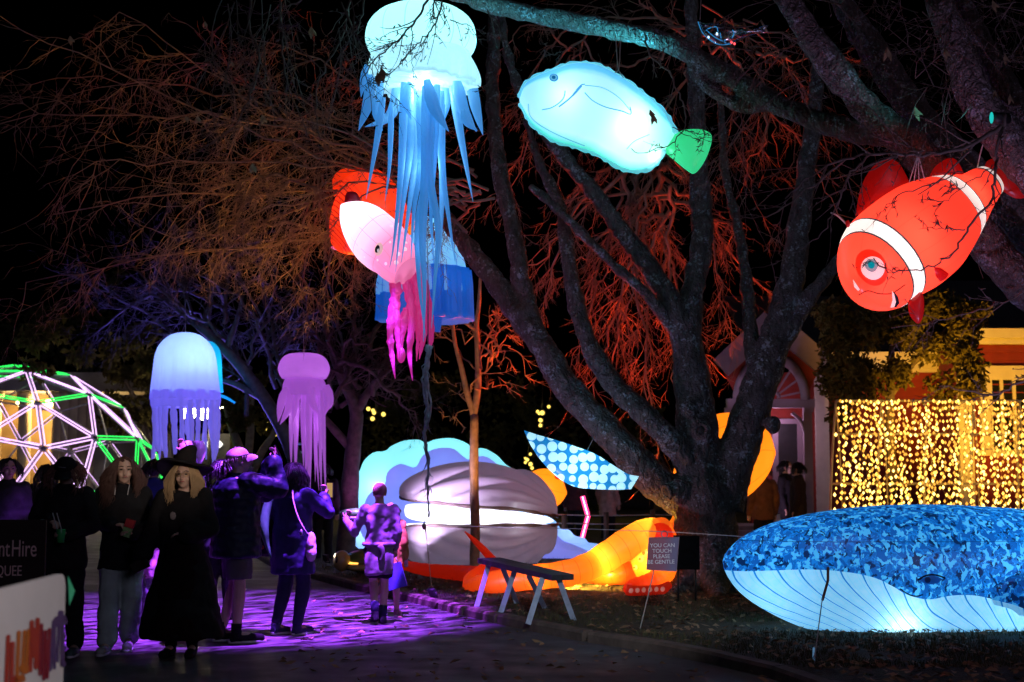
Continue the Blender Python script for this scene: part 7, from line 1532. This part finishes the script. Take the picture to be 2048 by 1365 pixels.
gt = thing('toy_inflatable', 'shiny green inflatable toy carried by the walker with the tied jacket', 'toy', tuple(p6.p((-.36, .28, 1.15)))); q = MB(); q.ell(p6.p((-.30, .30, 1.33)), (.16, .1, .06)); q.ell(p6.p((-.20, .32, 1.28)), (.12, .1, .07)); q.build('body', pm('shiny_green', (.06, .3, .04), .2, .3, 6, 0), gt); q = MB(); q.ell(p6.p((-.32, .26, 1.28)), (.12, .06, .025)); q.build('belly', pm('pale_vinyl', (.5, .55, .5), .25), gt)
# -- smaller child ahead of the boy
p7 = Person('small person with yellow sleeve mostly hidden ahead of the walker with the tied jacket', base_px(779, 1233), 84, 1.22, dict(ankR=(.1, .05, .085), toeR=(.11, .2, .03), ankL=(-.08, -.1, .1)), SKIN2)
p7.top('striped_jacket', cloth('yellow_navy_jacket', (.35, .22, .04), 10), .78, (.2, .15), (.075, .065, .06, .05), 1.05); p7.legs('shorts', cloth('dark_shorts', (.015, .015, .02)), (.1, .09, .08, .08), .42); p7.shoes(pm('shiny_trainer', (.3, .12, .2), .3), WSOLE); p7.hair(pm('light_brown_hair', (.22, .13, .09)), 60, .06, 0, seed=6)
cbg = thing('carrier_bag', 'blue paper carrier bag beside the walker with the tied jacket', 'bag', tuple(P(795, 1190, G(779, 1233).y))); Yb = G(779, 1233).y - .15
q = MB(); a = [P(775, 1130, Yb), P(800, 1124, Yb), P(814, 1172, Yb), P(778, 1182, Yb)]; q._add(a + [v + Vector((0, .09, 0)) for v in a], [(0, 3, 2, 1), (4, 5, 6, 7), (1, 2, 6, 5), (2, 3, 7, 6), (3, 0, 4, 7)]); q.build('bag', pm('blue_paper', (.03, .04, .22), .6), cbg, False); q = MB(); q.tube([P(780, 1130, Yb), P(787, 1105, Yb), P(796, 1126, Yb)], .005, 5); q.build('handle', pm('bag_cord', (.4, .4, .5)), cbg)
# -- people further off
def extra(label, base, ang, H, topm, legm, J=None, hairm=None, hem=.76, L=.12, group='visitors in the background', **kw):
    q = Person(label, base, ang, H, J, SKIN, group=group, **kw); q.top('coat', topm, hem, (.19, .145), (.074, .072, .068, .055), 1.05, vox=.02); q.legs('trousers', legm, (.1, .08, .075, .065), .97, vox=.02); q.shoes(BLK)
    q.hair(hairm or pm('black_hair', (.012, .01, .012)), 60, L, .003, seed=int(base[0] * 10) % 97, rad=.009); return q
BLUEJ = cloth('blue_jacket', (.02, .035, .16), 8)
extra('person in dark hooded top cut off by the picture edge beside the hire banner', base_px(8, 1222), -60, 1.72, BLK, BLK)
extra('dark figure with ponytail in front of the dome', base_px(86, 1180), 80, 1.66, BLK, BLK, L=.3)
extra('person in blue jacket facing away behind the curly haired person', base_px(303, 1190), 95, 1.72, BLUEJ, BLK)
b_ = extra('small person in pale pink with rabbit ears headband behind the witch hat wearer', base_px(304, 1262), -70, 1.16, cloth('pale_pink_knit', (.5, .32, .38), 12), cloth('grey_leggings', (.2, .2, .24)), hairm=pm('blonde_hair', None))
for sg in (-1, 1): q = MB(); q.ell(b_.hp(.05 * sg, 0, .18), (.022, .012, .07)); q.build('rabbit_ear', cloth('pink_ear', (.6, .35, .45)), b_.o)
pa = extra('person in dark green sleeve reaching up with a sheet of paper', base_px(438, 1240), 100, 1.70, cloth('dark_green_top', (.015, .03, .022)), BLK, dict(elL=(-.27, .02, 1.60), wrL=(-.40, .06, 1.80), hdL=(-.4, 0, 1)))
pp_ = thing('paper_sheet', 'crumpled pale sheet held up beside the witch hat', 'paper', tuple(P(392, 950, pa.base.y))); q = MB(); rows = []
for j in range(9):
    y = 882 + 88 * j / 8; rows.append([P(370 + 36 * i / 5 + 6 * math.sin(j * .9) + (10 if j > 4 else 0), y, pa.base.y + .05 + .05 * math.sin(i * 1.3 + j * .8)) for i in range(6)])
q.grid(rows, False, False); q.build('sheet', pm('paper', (.75, .68, .75), .8), pp_)
extra('visitor in pale pink coat standing beyond the rope fence', base_px(1216, 1078, LZ), 60, 1.66, cloth('pink_coat', (.5, .28, .25)), BLK, hem=.6)
extra('visitor in dark coat standing next to the pink coat beyond the fence', base_px(1150, 1080, LZ), 80, 1.62, cloth('wine_coat', (.1, .03, .04)), BLK)
extra('visitor in brown padded jacket below the porch steps', base_px(1528, 1118, LZ), 100, 1.68, cloth('brown_jacket', (.12, .05, .03)), BLK); extra('visitor in dark coat turning left by the porch handrail', base_px(1598, 1110, LZ), 165, 1.72, cloth('dark_brown_coat', (.04, .025, .02)), BLK); extra('visitor facing the dark coated person by the handrail', base_px(1574, 1104, LZ), -30, 1.76, BLK, BLK)
extra('visitor standing near the street lamps in dark clothing', base_px(332, 1120), 70, 1.7, BLK, BLK); extra('visitor walking away under the pink jellyfish in dark jacket', base_px(645, 1128), 95, 1.7, BLK, BLK)
